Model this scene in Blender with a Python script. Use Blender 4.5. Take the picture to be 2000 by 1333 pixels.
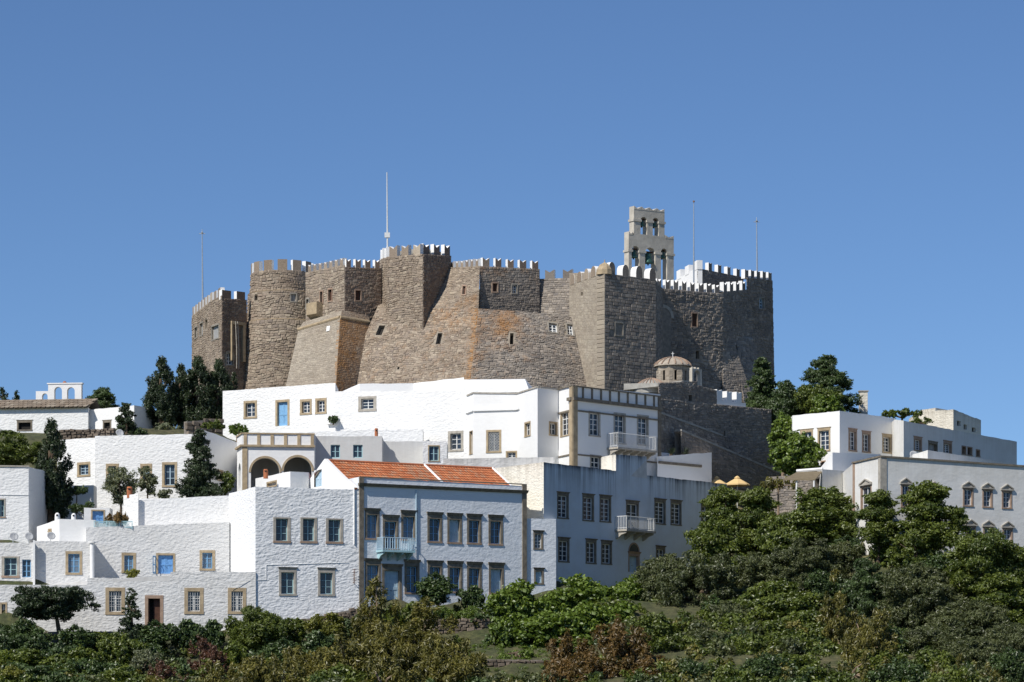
import bpy, math, random
import numpy as np
from mathutils import Vector

random.seed(11)
rng = np.random.default_rng(11)
for o in list(bpy.data.objects):
    bpy.data.objects.remove(o)
scene = bpy.context.scene
COL = scene.collection

# ------------------------------------------------------------------ camera
F, HY, CX = 6500.0, 1500.0, 1000.0       # focal length, horizon row and centre column of the 2000 px photograph
cam_data = bpy.data.cameras.new("camera")
cam_data.sensor_width = 36.0
cam_data.lens = F * 36.0 / 2000.0
cam_data.shift_y = (HY - 666.5) / 2000.0
cam_data.clip_start = 0.5
cam_data.clip_end = 20000.0
cam = bpy.data.objects.new("camera", cam_data)
COL.objects.link(cam)
cam.location = (0, 0, 0)
cam.rotation_euler = (math.radians(90), 0, 0)
scene.camera = cam

# ------------------------------------------------------------------ sky, sun, exposure
SUN_B, SUN_E = math.radians(45.5), math.radians(44)   # to the left and in front of the hill
sdir = Vector((-math.cos(SUN_E) * math.cos(SUN_B), -math.cos(SUN_E) * math.sin(SUN_B), math.sin(SUN_E)))
world = bpy.data.worlds.new("World")
scene.world = world
world.use_nodes = True
wn, wl = world.node_tree.nodes, world.node_tree.links
wn.clear()
sky = wn.new("ShaderNodeTexSky")
sky.sky_type = 'NISHITA'
sky.sun_disc = False
sky.sun_elevation = SUN_E
sky.sun_rotation = math.atan2(sdir.x, sdir.y)
sky.altitude = 3000
sky.air_density = 1.0
sky.dust_density = 0.15
sky.ozone_density = 7.5
bg = wn.new("ShaderNodeBackground")
bg.inputs['Strength'].default_value = 0.094
wo = wn.new("ShaderNodeOutputWorld")
wl.new(sky.outputs[0], bg.inputs[0])
wl.new(bg.outputs[0], wo.inputs[0])
sun_data = bpy.data.lights.new("sun", 'SUN')
sun_data.energy = 4.4
sun_data.angle = math.radians(0.5)
sun_data.color = (1.0, 0.95, 0.87)
sun = bpy.data.objects.new("sun", sun_data)
COL.objects.link(sun)
sun.rotation_euler = (-sdir).to_track_quat('-Z', 'Y').to_euler()
scene.view_settings.view_transform = 'Standard'
scene.view_settings.look = 'None'
scene.view_settings.exposure = 0.10
scene.view_settings.gamma = 1.0
scene.view_settings.use_curve_mapping = False
scene.render.engine = 'CYCLES'


# ------------------------------------------------------------------ helpers
def P(px, py, Y):
    """photo pixel + distance -> world point"""
    return np.array(((px - CX) * Y / F, Y, (HY - py) * Y / F))


def ZP(py, Y):
    return (HY - py) * Y / F


def XY(px, Y):
    return np.array(((px - CX) * Y / F, Y))


ORG = {}


def thing(name, label, cat, loc, group=None):
    o = bpy.data.objects.new(name, None)
    o.empty_display_size = 0.3
    COL.objects.link(o)
    o.location = [float(c) for c in loc]
    o['label'] = label
    o['category'] = cat
    if group:
        o['group'] = group
    ORG[o.name] = np.array(loc, float)
    return o


def mesh_data(name, V, Fc, mats, mi=None, smooth=False, attr=None):
    me = bpy.data.meshes.new(name)
    V = np.asarray(V, np.float32)
    if isinstance(Fc, np.ndarray):
        n, k = Fc.shape
        me.vertices.add(len(V))
        me.vertices.foreach_set('co', V.ravel())
        me.loops.add(n * k)
        me.loops.foreach_set('vertex_index', Fc.astype(np.int32).ravel())
        me.polygons.add(n)
        me.polygons.foreach_set('loop_start', np.arange(0, n * k, k, dtype=np.int32))
        me.update(calc_edges=True)
    else:
        me.from_pydata(V.tolist(), [], Fc)
        me.update()
    for m in (mats if isinstance(mats, (list, tuple)) else [mats]):
        me.materials.append(m)
    if mi is not None:
        me.polygons.foreach_set('material_index', np.asarray(mi, np.int32))
    me.polygons.foreach_set('use_smooth', np.full(len(me.polygons), bool(smooth)))
    if attr:
        for k, a in attr.items():
            a = np.asarray(a, np.float32)
            if a.ndim == 2:
                at = me.attributes.new(k, 'FLOAT_COLOR', 'POINT')
                if a.shape[1] == 3:
                    a = np.concatenate([a, np.ones((len(a), 1), np.float32)], 1)
                at.data.foreach_set('color', a.ravel())
            else:
                at = me.attributes.new(k, 'FLOAT', 'POINT')
                at.data.foreach_set('value', a)
    return me


def part(name, V, Fc, mats, parent=None, mi=None, smooth=False, attr=None, kind=None, label=None, cat=None, group=None, origin=None):
    V = np.asarray(V, float)
    if parent is not None:
        L = ORG[parent.name]
    elif origin is not None:
        L = np.array(origin, float)
    else:
        L = np.array((V[:, 0].mean(), V[:, 1].mean(), V[:, 2].min()))
    o = bpy.data.objects.new(name, mesh_data(name, V - L, Fc, mats, mi, smooth, attr))
    COL.objects.link(o)
    if parent is not None:
        o.parent = parent
    else:
        o.location = L
    ORG[o.name] = L
    if kind:
        o['kind'] = kind
    if label:
        o['label'] = label
    if cat:
        o['category'] = cat
    if group:
        o['group'] = group
    return o


class MB:
    """collects quads, boxes, tubes for one mesh"""

    def __init__(s):
        s.V, s.F, s.M, s.A = [], [], [], []

    def add(s, pts, faces, m=0):
        b = len(s.V)
        s.V.extend([tuple(map(float, p)) for p in pts])
        for f in faces:
            s.F.append([i + b for i in f])
            s.M.append(m)

    def quad(s, a, b, c, d, m=0):
        s.add((a, b, c, d), ((0, 1, 2, 3),), m)

    def hexa(s, p, m=0):
        s.add(p, ((0, 1, 2, 3), (7, 6, 5, 4), (0, 4, 5, 1), (1, 5, 6, 2), (2, 6, 7, 3), (3, 7, 4, 0)), m)

    def box(s, fr, u0, u1, d0, d1, z0, z1, m=0):
        s.hexa([fr.pt(u0, d1, z0), fr.pt(u1, d1, z0), fr.pt(u1, d1, z1), fr.pt(u0, d1, z1),
                fr.pt(u0, d0, z0), fr.pt(u1, d0, z0), fr.pt(u1, d0, z1), fr.pt(u0, d0, z1)], m)

    def wbox(s, x0, x1, y0, y1, z0, z1, m=0):
        s.hexa([(x0, y0, z0), (x1, y0, z0), (x1, y0, z1), (x0, y0, z1), (x0, y1, z0), (x1, y1, z0), (x1, y1, z1), (x0, y1, z1)], m)

    def tube(s, pts, rad, n=8, m=0, cap=True):
        pts = [np.array(p, float) for p in pts]
        rad = rad if hasattr(rad, '__len__') else [rad] * len(pts)
        b = len(s.V)
        for i, p in enumerate(pts):
            t = pts[min(i + 1, len(pts) - 1)] - pts[max(i - 1, 0)]
            t = t / (np.linalg.norm(t) + 1e-9)
            a = np.cross(t, (0.3, 0.9, 0.1) if abs(t[2]) > 0.8 else (0, 0, 1))
            a /= np.linalg.norm(a) + 1e-9
            c = np.cross(t, a)
            for k in range(n):
                th = 2 * math.pi * k / n
                s.V.append(tuple(p + rad[i] * (a * math.cos(th) + c * math.sin(th))))
        for i in range(len(pts) - 1):
            for k in range(n):
                k2 = (k + 1) % n
                s.F.append([b + i * n + k, b + i * n + k2, b + (i + 1) * n + k2, b + (i + 1) * n + k])
                s.M.append(m)
        if cap:
            s.F.append([b + k for k in range(n)][::-1]); s.M.append(m)
            s.F.append([b + (len(pts) - 1) * n + k for k in range(n)]); s.M.append(m)

    def lathe(s, c, prof, n=16, m=0, a0=0.0, a1=2 * math.pi):
        """prof: list of (radius, z); c: centre"""
        b = len(s.V)
        full = abs(a1 - a0 - 2 * math.pi) < 1e-6
        cols = n if full else n + 1
        for r, z in prof:
            for k in range(cols):
                th = a0 + (a1 - a0) * k / n
                s.V.append((c[0] + r * math.cos(th), c[1] + r * math.sin(th), c[2] + z))
        for i in range(len(prof) - 1):
            for k in range(n):
                k2 = (k + 1) % cols
                s.F.append([b + i * cols + k, b + i * cols + k2, b + (i + 1) * cols + k2, b + (i + 1) * cols + k])
                s.M.append(m)

    def build(s, name, mats, parent=None, **kw):
        return part(name, s.V, s.F, mats, parent, mi=s.M, **kw)


class Fr:
    """vertical wall frame from plan point A (left, seen from outside) to B"""

    def __init__(s, A, B):
        s.A, s.B = np.array(A[:2], float), np.array(B[:2], float)
        d = s.B - s.A
        s.L = float(np.linalg.norm(d))
        s.U = d / s.L
        s.N = np.array((s.U[1], -s.U[0]))
        s.rz = math.atan2(s.U[1], s.U[0])

    def pt(s, u, d, z):
        q = s.A + s.U * u + s.N * d
        return np.array((q[0], q[1], z))

    def u_of(s, px):
        k = (px - CX) / F
        d = s.B - s.A
        t = (k * s.A[1] - s.A[0]) / (d[0] - k * d[1])
        return t * s.L

    def Y_at(s, u):
        return s.A[1] + s.U[1] * u

    def boxpx(s, px0, px1, py0, py1):
        u0, u1 = s.u_of(px0), s.u_of(px1)
        Y = s.Y_at((u0 + u1) / 2)
        return u0, u1, ZP(py1, Y), ZP(py0, Y)


# ------------------------------------------------------------------ materials
def nodes(name):
    m = bpy.data.materials.new(name)
    m.use_nodes = True
    nt = m.node_tree
    b = nt.nodes['Principled BSDF']
    return m, nt, b


def N(nt, t, **kw):
    n = nt.nodes.new(t)
    for k, v in kw.items():
        if k.startswith('_'):
            setattr(n, k[1:], v)
        else:
            n.inputs[k.replace('9', ' ')].default_value = v
    return n


def mixc(nt, fac, a, b, mode='MIX'):
    n = nt.nodes.new('ShaderNodeMix')
    n.data_type = 'RGBA'
    n.blend_type = mode
    for i, v in ((0, fac), (6, a), (7, b)):
        if hasattr(v, 'node'):
            nt.links.new(v, n.inputs[i])
        elif i == 0:
            n.inputs[0].default_value = v
        else:
            n.inputs[i].default_value = (*v, 1) if len(v) == 3 else v
    return n.outputs[2]


def mth(nt, op, a, b=0.0, clamp=False):
    n = nt.nodes.new('ShaderNodeMath')
    n.operation = op
    n.use_clamp = clamp
    for i, v in ((0, a), (1, b)):
        if hasattr(v, 'node'):
            nt.links.new(v, n.inputs[i])
        else:
            n.inputs[i].default_value = v
    return n.outputs[0]


def ramp(nt, fac, stops):
    n = nt.nodes.new('ShaderNodeValToRGB')
    nt.links.new(fac, n.inputs[0])
    e = n.color_ramp.elements
    while len(e) < len(stops):
        e.new(0.5)
    for i, (p, c) in enumerate(stops):
        e[i].position = p
        e[i].color = (*c, 1) if len(c) == 3 else c
    return n.outputs[0]


def noise(nt, scale, detail=4, rough=0.55, mapscale=None, off=0.0):
    tc = nt.nodes.new('ShaderNodeTexCoord')
    mp = nt.nodes.new('ShaderNodeMapping')
    mp.inputs['Location'].default_value = (off, off * 0.7, off * 1.3)
    if mapscale:
        mp.inputs['Scale'].default_value = mapscale
    nt.links.new(tc.outputs['Object'], mp.inputs[0])
    n = nt.nodes.new('ShaderNodeTexNoise')
    n.inputs['Scale'].default_value = scale
    n.inputs['Detail'].default_value = detail
    n.inputs['Roughness'].default_value = rough
    nt.links.new(mp.outputs[0], n.inputs['Vector'])
    return n.outputs[0], mp


def simple(name, col, rough=0.7, var=0.15, scale=3.0, metallic=0.0, bump=0.0, spec=0.3):
    m, nt, b = nodes(name)
    f, _ = noise(nt, scale)
    c = [tuple(x * (1 - var) for x in col), tuple(min(1, x * (1 + var)) for x in col)]
    nt.links.new(ramp(nt, f, [(0.3, c[0]), (0.7, c[1])]), b.inputs['Base Color'])
    b.inputs['Roughness'].default_value = rough
    b.inputs['Metallic'].default_value = metallic
    b.inputs['Specular IOR Level'].default_value = spec
    if bump:
        bp = N(nt, 'ShaderNodeBump', Strength=bump, Distance=0.03)
        f2, _ = noise(nt, scale * 4, 5)
        nt.links.new(f2, bp.inputs['Height'])
        nt.links.new(bp.outputs[0], b.inputs['Normal'])
    return m


def whitewash(name, col, rubble=0.0, dirt=0.12, streak=0.0, streakcol=(0.16, 0.16, 0.15), off=0.0, dirtcol=(0.50, 0.47, 0.42)):
    """lime-washed wall; rubble = relief of the stones under the wash; streak = run-off stains from the parapet down"""
    m, nt, b = nodes(name)
    L = nt.links
    f, _ = noise(nt, 0.55, 6, 0.65, (1, 1, 1.3), off)
    f2, _ = noise(nt, 3.5, 4, 0.6, None, off + 4)
    d = mth(nt, 'MULTIPLY', ramp(nt, f, [(0.42, (0, 0, 0)), (0.78, (1, 1, 1))]), dirt * 3)
    c = mixc(nt, d, col, dirtcol)
    c = mixc(nt, mth(nt, 'MULTIPLY', f2, 0.12), c, tuple(x * 0.7 for x in col))
    if streak:
        hd = N(nt, 'ShaderNodeAttribute', _attribute_name='hd').outputs['Fac']
        s1, _ = noise(nt, 1.0, 5, 0.7, (3.2, 3.2, 0.12), off + 2)
        s2, _ = noise(nt, 1.0, 3, 0.5, (0.9, 0.9, 0.10), off + 9)
        sr = ramp(nt, mth(nt, 'ADD', mth(nt, 'MULTIPLY', s1, 0.65), mth(nt, 'MULTIPLY', s2, 0.35)), [(0.44, (0, 0, 0)), (0.62, (1, 1, 1))])
        fall = mth(nt, 'POWER', mth(nt, 'SUBTRACT', 1.0, mth(nt, 'DIVIDE', hd, 4.2), True), 2.2)
        edge = mth(nt, 'POWER', mth(nt, 'SUBTRACT', 1.0, mth(nt, 'DIVIDE', hd, 0.5), True), 1.5)
        k = mth(nt, 'ADD', mth(nt, 'MULTIPLY', sr, fall), mth(nt, 'MULTIPLY', mth(nt, 'MULTIPLY', edge, s2), 0.9))
        c = mixc(nt, mth(nt, 'MULTIPLY', k, streak, True), c, streakcol)
    L.new(c, b.inputs['Base Color'])
    b.inputs['Roughness'].default_value = 0.92
    b.inputs['Specular IOR Level'].default_value = 0.15
    h1, mp = noise(nt, 2.6, 4, 0.55, (1, 1, 1.5), off)
    h = mth(nt, 'MULTIPLY', h1, 0.5 + rubble * 0.5)
    if rubble:
        v = nt.nodes.new('ShaderNodeTexVoronoi')
        v.feature = 'SMOOTH_F1'
        v.inputs['Scale'].default_value = 3.7
        v.inputs['Smoothness'].default_value = 0.8
        wv, _ = noise(nt, 1.3, 3, 0.5, None, off + 7)
        av = nt.nodes.new('ShaderNodeVectorMath'); av.operation = 'MULTIPLY_ADD'
        tc = nt.nodes.new('ShaderNodeTexCoord')
        mp2 = nt.nodes.new('ShaderNodeMapping'); mp2.inputs['Scale'].default_value = (1, 1, 1.9)
        L.new(tc.outputs['Object'], mp2.inputs[0])
        cmb = nt.nodes.new('ShaderNodeCombineXYZ')
        for i in range(3):
            L.new(wv, cmb.inputs[i])
        av.inputs[1].default_value = (0.7, 0.7, 0.7)
        L.new(cmb.outputs[0], av.inputs[0]); L.new(mp2.outputs[0], av.inputs[2])
        L.new(av.outputs[0], v.inputs['Vector'])
        h = mth(nt, 'ADD', h, mth(nt, 'MULTIPLY', v.outputs['Distance'], -1.0 * rubble))
    h3, _ = noise(nt, 14, 3, 0.6)
    h = mth(nt, 'ADD', h, mth(nt, 'MULTIPLY', h3, 0.06))
    bp = N(nt, 'ShaderNodeBump', Strength=0.75, Distance=0.10 if rubble else 0.05)
    L.new(h, bp.inputs['Height'])
    L.new(bp.outputs[0], b.inputs['Normal'])
    return m


def stone_mat(name, palette, lichen=(0.38, 0.17, 0.035), attr=True, rough=0.9):
    """single stones: colour from the piece's own random value, lichen from attribute G"""
    m, nt, b = nodes(name)
    L = nt.links
    if attr:
        a = N(nt, 'ShaderNodeAttribute', _attribute_name='sc')
        sep = nt.nodes.new('ShaderNodeSeparateColor')
        L.new(a.outputs['Color'], sep.inputs[0])
        r, g, bl = sep.outputs
    else:
        r = nt.nodes.new('ShaderNodeObjectInfo').outputs['Random']
        g = bl = None
    n = len(palette)
    c = ramp(nt, r, [((i + 0.5) / n, p) for i, p in enumerate(palette)])
    f1, _ = noise(nt, 0.22, 4, 0.6)
    c = mixc(nt, mth(nt, 'MULTIPLY', ramp(nt, f1, [(0.35, (0, 0, 0)), (0.7, (1, 1, 1))]), 0.55), c, mixc(nt, 1.0, c, (0.62, 0.56, 0.52), 'MULTIPLY'))
    f2, _ = noise(nt, 7, 5, 0.7)
    c = mixc(nt, 0.55, c, mixc(nt, 1.0, c, ramp(nt, f2, [(0.25, (0.5, 0.48, 0.46)), (0.7, (1.3, 1.3, 1.3))]), 'MULTIPLY'))
    if g is not None:
        f3, _ = noise(nt, 1.1, 6, 0.7)
        lf = mth(nt, 'MULTIPLY', mth(nt, 'ADD', g, mth(nt, 'SUBTRACT', f3, 0.62)), 2.4, True)
        lf = mth(nt, 'MULTIPLY', lf, mth(nt, 'GREATER_THAN', g, 0.02))
        c = mixc(nt, mth(nt, 'MULTIPLY', lf, 0.7), c, lichen)
    L.new(c, b.inputs['Base Color'])
    b.inputs['Roughness'].default_value = rough
    b.inputs['Specular IOR Level'].default_value = 0.2
    bp = N(nt, 'ShaderNodeBump', Strength=0.6, Distance=0.03)
    f4, _ = noise(nt, 9, 5, 0.7)
    L.new(f4, bp.inputs['Height'])
    L.new(bp.outputs[0], b.inputs['Normal'])
    return m


def leaf_mat(name, dark, light, trans=0.3):
    m, nt, b = nodes(name)
    nt.nodes.remove(b)
    out = nt.nodes['Material Output']
    a = N(nt, 'ShaderNodeAttribute', _attribute_name='lc').outputs['Fac']
    c = ramp(nt, a, [(0.05, dark), (0.95, light)])
    d = nt.nodes.new('ShaderNodeBsdfDiffuse')
    t = nt.nodes.new('ShaderNodeBsdfTranslucent')
    g = nt.nodes.new('ShaderNodeBsdfGlossy')
    g.inputs['Roughness'].default_value = 0.45
    mx = nt.nodes.new('ShaderNodeMixShader')
    mx.inputs[0].default_value = trans
    nt.links.new(c, d.inputs[0]); nt.links.new(mixc(nt, 1.0, c, (1.25, 1.25, 0.6), 'MULTIPLY'), t.inputs[0])
    nt.links.new(d.outputs[0], mx.inputs[1]); nt.links.new(t.outputs[0], mx.inputs[2])
    m2 = nt.nodes.new('ShaderNodeMixShader')
    m2.inputs[0].default_value = 0.05
    nt.links.new(mx.outputs[0], m2.inputs[1]); nt.links.new(g.outputs[0], m2.inputs[2])
    nt.links.new(m2.outputs[0], out.inputs[0])
    return m


M = {}
M['white_rubble'] = whitewash('whitewash_over_rubble', (0.83, 0.83, 0.82), 0.42, 0.04)
M['white_grey'] = whitewash('greyer_whitewash_over_rubble', (0.69, 0.69, 0.68), 0.50, 0.10, off=51)  # greyer base colour and more dirt than the first rubble wash
M['white_heavy'] = whitewash('whitewash_heavy_relief', (0.84, 0.85, 0.86), 0.52, 0.06, off=5)
M['white'] = whitewash('whitewash_smooth', (0.84, 0.84, 0.83), 0.0, 0.04, off=11)
M['white_stained'] = whitewash('whitewash_stained', (0.74, 0.73, 0.70), 0.25, 0.10, 0.35, off=17)
M['grey_plaster'] = whitewash('grey_lime_plaster', (0.66, 0.66, 0.645), 0.0, 0.12, 0.15, off=23)
M['mansion'] = whitewash('pale_blue_limewash', (0.76, 0.80, 0.85), 0.10, 0.05, off=31)
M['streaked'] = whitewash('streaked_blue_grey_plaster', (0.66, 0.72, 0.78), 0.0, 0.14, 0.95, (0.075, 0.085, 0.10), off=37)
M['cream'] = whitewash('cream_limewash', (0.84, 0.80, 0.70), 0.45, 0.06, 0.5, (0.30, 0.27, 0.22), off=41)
M['lightgrey'] = whitewash('weathered_light_plaster', (0.77, 0.765, 0.74), 0.0, 0.14, 0.22, (0.36, 0.33, 0.24), off=47)
M['sandstone'] = simple('sandstone_trim', (0.40, 0.315, 0.205), 0.9, 0.22, 2.5, bump=0.4)
M['sandstone_dark'] = simple('weathered_sandstone_trim', (0.19, 0.165, 0.13), 0.9, 0.3, 3, bump=0.4)
M['redstone'] = simple('reddish_stone_trim', (0.35, 0.25, 0.185), 0.9, 0.2, 3, bump=0.3)
M['grey_trim'] = simple('grey_stone_trim', (0.40, 0.37, 0.32), 0.9, 0.2, 3, bump=0.3)
M['wood_white'] = simple('white_painted_timber', (0.74, 0.75, 0.74), 0.5, 0.08, 6)
M['wood_pale'] = simple('pale_blue_painted_timber', (0.42, 0.56, 0.66), 0.5, 0.12, 5)
M['wood_blue'] = simple('blue_painted_timber', (0.21, 0.42, 0.66), 0.5, 0.12, 5)
M['wood_bright'] = simple('bright_blue_painted_timber', (0.16, 0.36, 0.68), 0.5, 0.15, 5)
M['wood_aqua'] = simple('aqua_painted_timber', (0.36, 0.55, 0.60), 0.5, 0.12, 5)
M['wood_grey'] = simple('weathered_grey_timber', (0.36, 0.36, 0.35), 0.7, 0.2, 5)
M['wood_brown'] = simple('dark_brown_timber', (0.075, 0.035, 0.022), 0.6, 0.3, 5)
M['iron_white'] = simple('white_painted_iron', (0.66, 0.67, 0.66), 0.5, 0.1, 8)
M['iron_dark'] = simple('dark_iron', (0.05, 0.05, 0.055), 0.5, 0.3, 8, 0.5)
M['steel'] = simple('galvanised_steel', (0.50, 0.52, 0.53), 0.4, 0.1, 6, 0.6)
M['rust'] = simple('rusty_steel', (0.22, 0.13, 0.09), 0.8, 0.35, 6)
M['dish'] = simple('grey_dish_paint', (0.42, 0.43, 0.44), 0.5, 0.08, 4)
M['terracotta'] = simple('terracotta', (0.42, 0.15, 0.07), 0.85, 0.25, 5)
M['concrete'] = simple('grey_concrete', (0.33, 0.32, 0.29), 0.9, 0.22, 1.5, bump=0.4)
M['old_surround'] = simple('weathered_grey_surround', (0.29, 0.265, 0.225), 0.9, 0.2, 3, bump=0.3)
M['dome'] = simple('lead_grey_plaster', (0.37, 0.32, 0.26), 0.9, 0.2, 3, bump=0.4)
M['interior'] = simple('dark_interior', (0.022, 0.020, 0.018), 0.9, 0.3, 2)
M['bronze'] = simple('green_bronze', (0.07, 0.15, 0.12), 0.45, 0.35, 5, 0.6)
M['canvas'] = simple('cream_canvas', (0.70, 0.50, 0.24), 0.9, 0.08, 3)
M['awning'] = simple('brown_awning_cloth', (0.20, 0.16, 0.10), 0.9, 0.15, 3)
M['bark'] = simple('grey_brown_bark', (0.13, 0.095, 0.065), 0.95, 0.4, 6, bump=0.5)
M['bark_pale'] = simple('pale_bark', (0.27, 0.20, 0.14), 0.9, 0.3, 5, bump=0.4)
M['roof_white'] = simple('whitewashed_roof', (0.62, 0.61, 0.59), 0.95, 0.15, 1.5)
gm, gnt, gb = nodes('window_glass')
gb.inputs['Base Color'].default_value = (0.030, 0.042, 0.060, 1)
gb.inputs['Roughness'].default_value = 0.07
gb.inputs['Specular IOR Level'].default_value = 0.6
M['glass'] = gm
gm2, gnt2, gb2 = nodes('pale_blue_window_glass')
gb2.inputs['Base Color'].default_value = (0.16, 0.21, 0.27, 1)  # paler blue-grey base colour than the other glass
gb2.inputs['Roughness'].default_value = 0.1
M['glass_pale'] = gm2
# fort stone; brown and grey put the shaded faces' darker tone into the colour
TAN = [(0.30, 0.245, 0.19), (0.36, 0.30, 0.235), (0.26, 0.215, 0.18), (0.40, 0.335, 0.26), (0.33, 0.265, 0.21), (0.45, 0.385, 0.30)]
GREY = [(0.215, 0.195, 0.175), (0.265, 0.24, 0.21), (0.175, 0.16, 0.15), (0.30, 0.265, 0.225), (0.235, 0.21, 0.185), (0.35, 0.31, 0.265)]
SHADED_TAN = [(0.22, 0.165, 0.13), (0.265, 0.205, 0.16), (0.175, 0.14, 0.12), (0.295, 0.225, 0.17), (0.22, 0.175, 0.15), (0.32, 0.265, 0.21)]
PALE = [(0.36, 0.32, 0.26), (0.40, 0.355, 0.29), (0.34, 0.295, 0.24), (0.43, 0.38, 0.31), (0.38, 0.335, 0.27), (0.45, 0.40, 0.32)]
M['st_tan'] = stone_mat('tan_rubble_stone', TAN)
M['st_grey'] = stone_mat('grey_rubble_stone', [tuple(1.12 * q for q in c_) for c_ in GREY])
M['st_shaded'] = stone_mat('shaded_rubble_stone', SHADED_TAN)
M['st_pale'] = stone_mat('pale_dressed_stone', PALE)
M['st_one'] = stone_mat('single_dressed_stone', [tuple(1.22 * q for q in c_) for c_ in GREY], attr=False)
M['st_one_pale'] = stone_mat('single_pale_stone', PALE, attr=False)
M['st_dry'] = stone_mat('dry_stone', [(0.17, 0.14, 0.11), (0.24, 0.20, 0.16), (0.13, 0.11, 0.09), (0.30, 0.25, 0.20)], attr=False)
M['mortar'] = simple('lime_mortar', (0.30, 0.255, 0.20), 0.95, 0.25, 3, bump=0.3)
M['mortar_dark'] = simple('dark_earth_mortar', (0.23, 0.205, 0.175), 0.95, 0.25, 3, bump=0.3)  # darker, earthier mortar colour

UNIT = None


def unit_box():
    global UNIT
    if UNIT is None:
        UNIT = {}
    return UNIT


def unit_mesh(mat):
    """a 1 x 1 x 1 box with slightly chamfered front, shared by alike pieces (panes, stones, bars)"""
    u = unit_box()
    if mat.name not in u:
        c = 0.10
        V = [(-.5, .5, -.5), (.5, .5, -.5), (.5, .5, .5), (-.5, .5, .5),
             (-.5, -.25, -.5), (.5, -.25, -.5), (.5, -.25, .5), (-.5, -.25, .5),
             (-.5 + c, -.5, -.5 + c), (.5 - c, -.5, -.5 + c), (.5 - c, -.5, .5 - c), (-.5 + c, -.5, .5 - c)]
        Fc = [[3, 2, 1, 0], [0, 1, 5, 4], [1, 2, 6, 5], [2, 3, 7, 6], [3, 0, 4, 7],
              [4, 5, 9, 8], [5, 6, 10, 9], [6, 7, 11, 10], [7, 4, 8, 11], [8, 9, 10, 11]]
        u[mat.name] = mesh_data('block_' + mat.name, V, Fc, mat)
    return u[mat.name]


def block(name, parent, fr, u, d, z, w, t, h, mat, tilt=0.0):
    """shared-mesh piece centred at (u, d, z) of a wall frame"""
    o = bpy.data.objects.new(name, unit_mesh(mat))
    COL.objects.link(o)
    o.parent = parent
    c = fr.pt(u, d, z) - ORG[parent.name]
    o.location = c.tolist()
    o.rotation_euler = (0, tilt, fr.rz)
    o.scale = (w, t, h)
    return o


# ------------------------------------------------------------------ house builder
CTRL = []          # ground control points gathered from the buildings


def wall_cells(mb, at, fr, z0, zA, zB, holes, reveal=0.28, jit=0.03, m=0, zf=None):
    L = fr.L
    us = {0.0, L}
    n = max(1, int(L / 1.1))
    for i in range(1, n):
        us.add(L * i / n)
    zs = {z0}
    for h in holes:
        us.update((h[0], h[1])); zs.update((h[2], h[3]))
    us = sorted(us); zs = sorted(zs)
    us = [u for i, u in enumerate(us) if i == 0 or u - us[i - 1] > 1e-4]
    zt = [zA + (zB - zA) * u / L + (0 if i in (0, len(us) - 1) else random.uniform(-jit, jit)) for i, u in enumerate(us)]
    idx = {}

    def vid(i, j):
        if (i, j) not in idx:
            z = zs[j] if j < len(zs) else zt[i]
            z = min(z, zt[i])
            idx[(i, j)] = len(mb.V)
            mb.V.append(tuple(fr.pt(us[i], 0, z)))
            at.append(zt[i] - z)
        return idx[(i, j)]
    for i in range(len(us) - 1):
        for j in range(len(zs)):
            uc = (us[i] + us[i + 1]) / 2
            zc = (zs[j] + (zs[j + 1] if j + 1 < len(zs) else zt[i])) / 2
            if any(h[0] < uc < h[1] and h[2] < zc < h[3] for h in holes):
                continue
            mb.F.append([vid(i, j), vid(i + 1, j), vid(i + 1, j + 1), vid(i, j + 1)]); mb.M.append(m)
    for h in holes:
        u0, u1, a, b = h[:4]
        r = h[4] if len(h) > 4 else reveal
        for q in ((fr.pt(u0, 0, a), fr.pt(u0, 0, b), fr.pt(u0, -r, b), fr.pt(u0, -r, a)),
                  (fr.pt(u1, 0, b), fr.pt(u1, 0, a), fr.pt(u1, -r, a), fr.pt(u1, -r, b)),
                  (fr.pt(u0, 0, b), fr.pt(u1, 0, b), fr.pt(u1, -r, b), fr.pt(u0, -r, b)),
                  (fr.pt(u1, 0, a), fr.pt(u0, 0, a), fr.pt(u0, -r, a), fr.pt(u1, -r, a))):
            b0 = len(mb.V)
            mb.V.extend([tuple(x) for x in q]); at.extend([3.0] * 4)
            mb.F.append([b0, b0 + 1, b0 + 2, b0 + 3]); mb.M.append(m)


ST = {}
ST['plain'] = dict(sw=0.16, st='sandstone', wood='wood_white', cols=2, rows=3, lintel=0, kind='glass')


def style(name, base='plain', **kw):
    d = dict(ST[base]); d.update(kw); ST[name] = d


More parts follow.
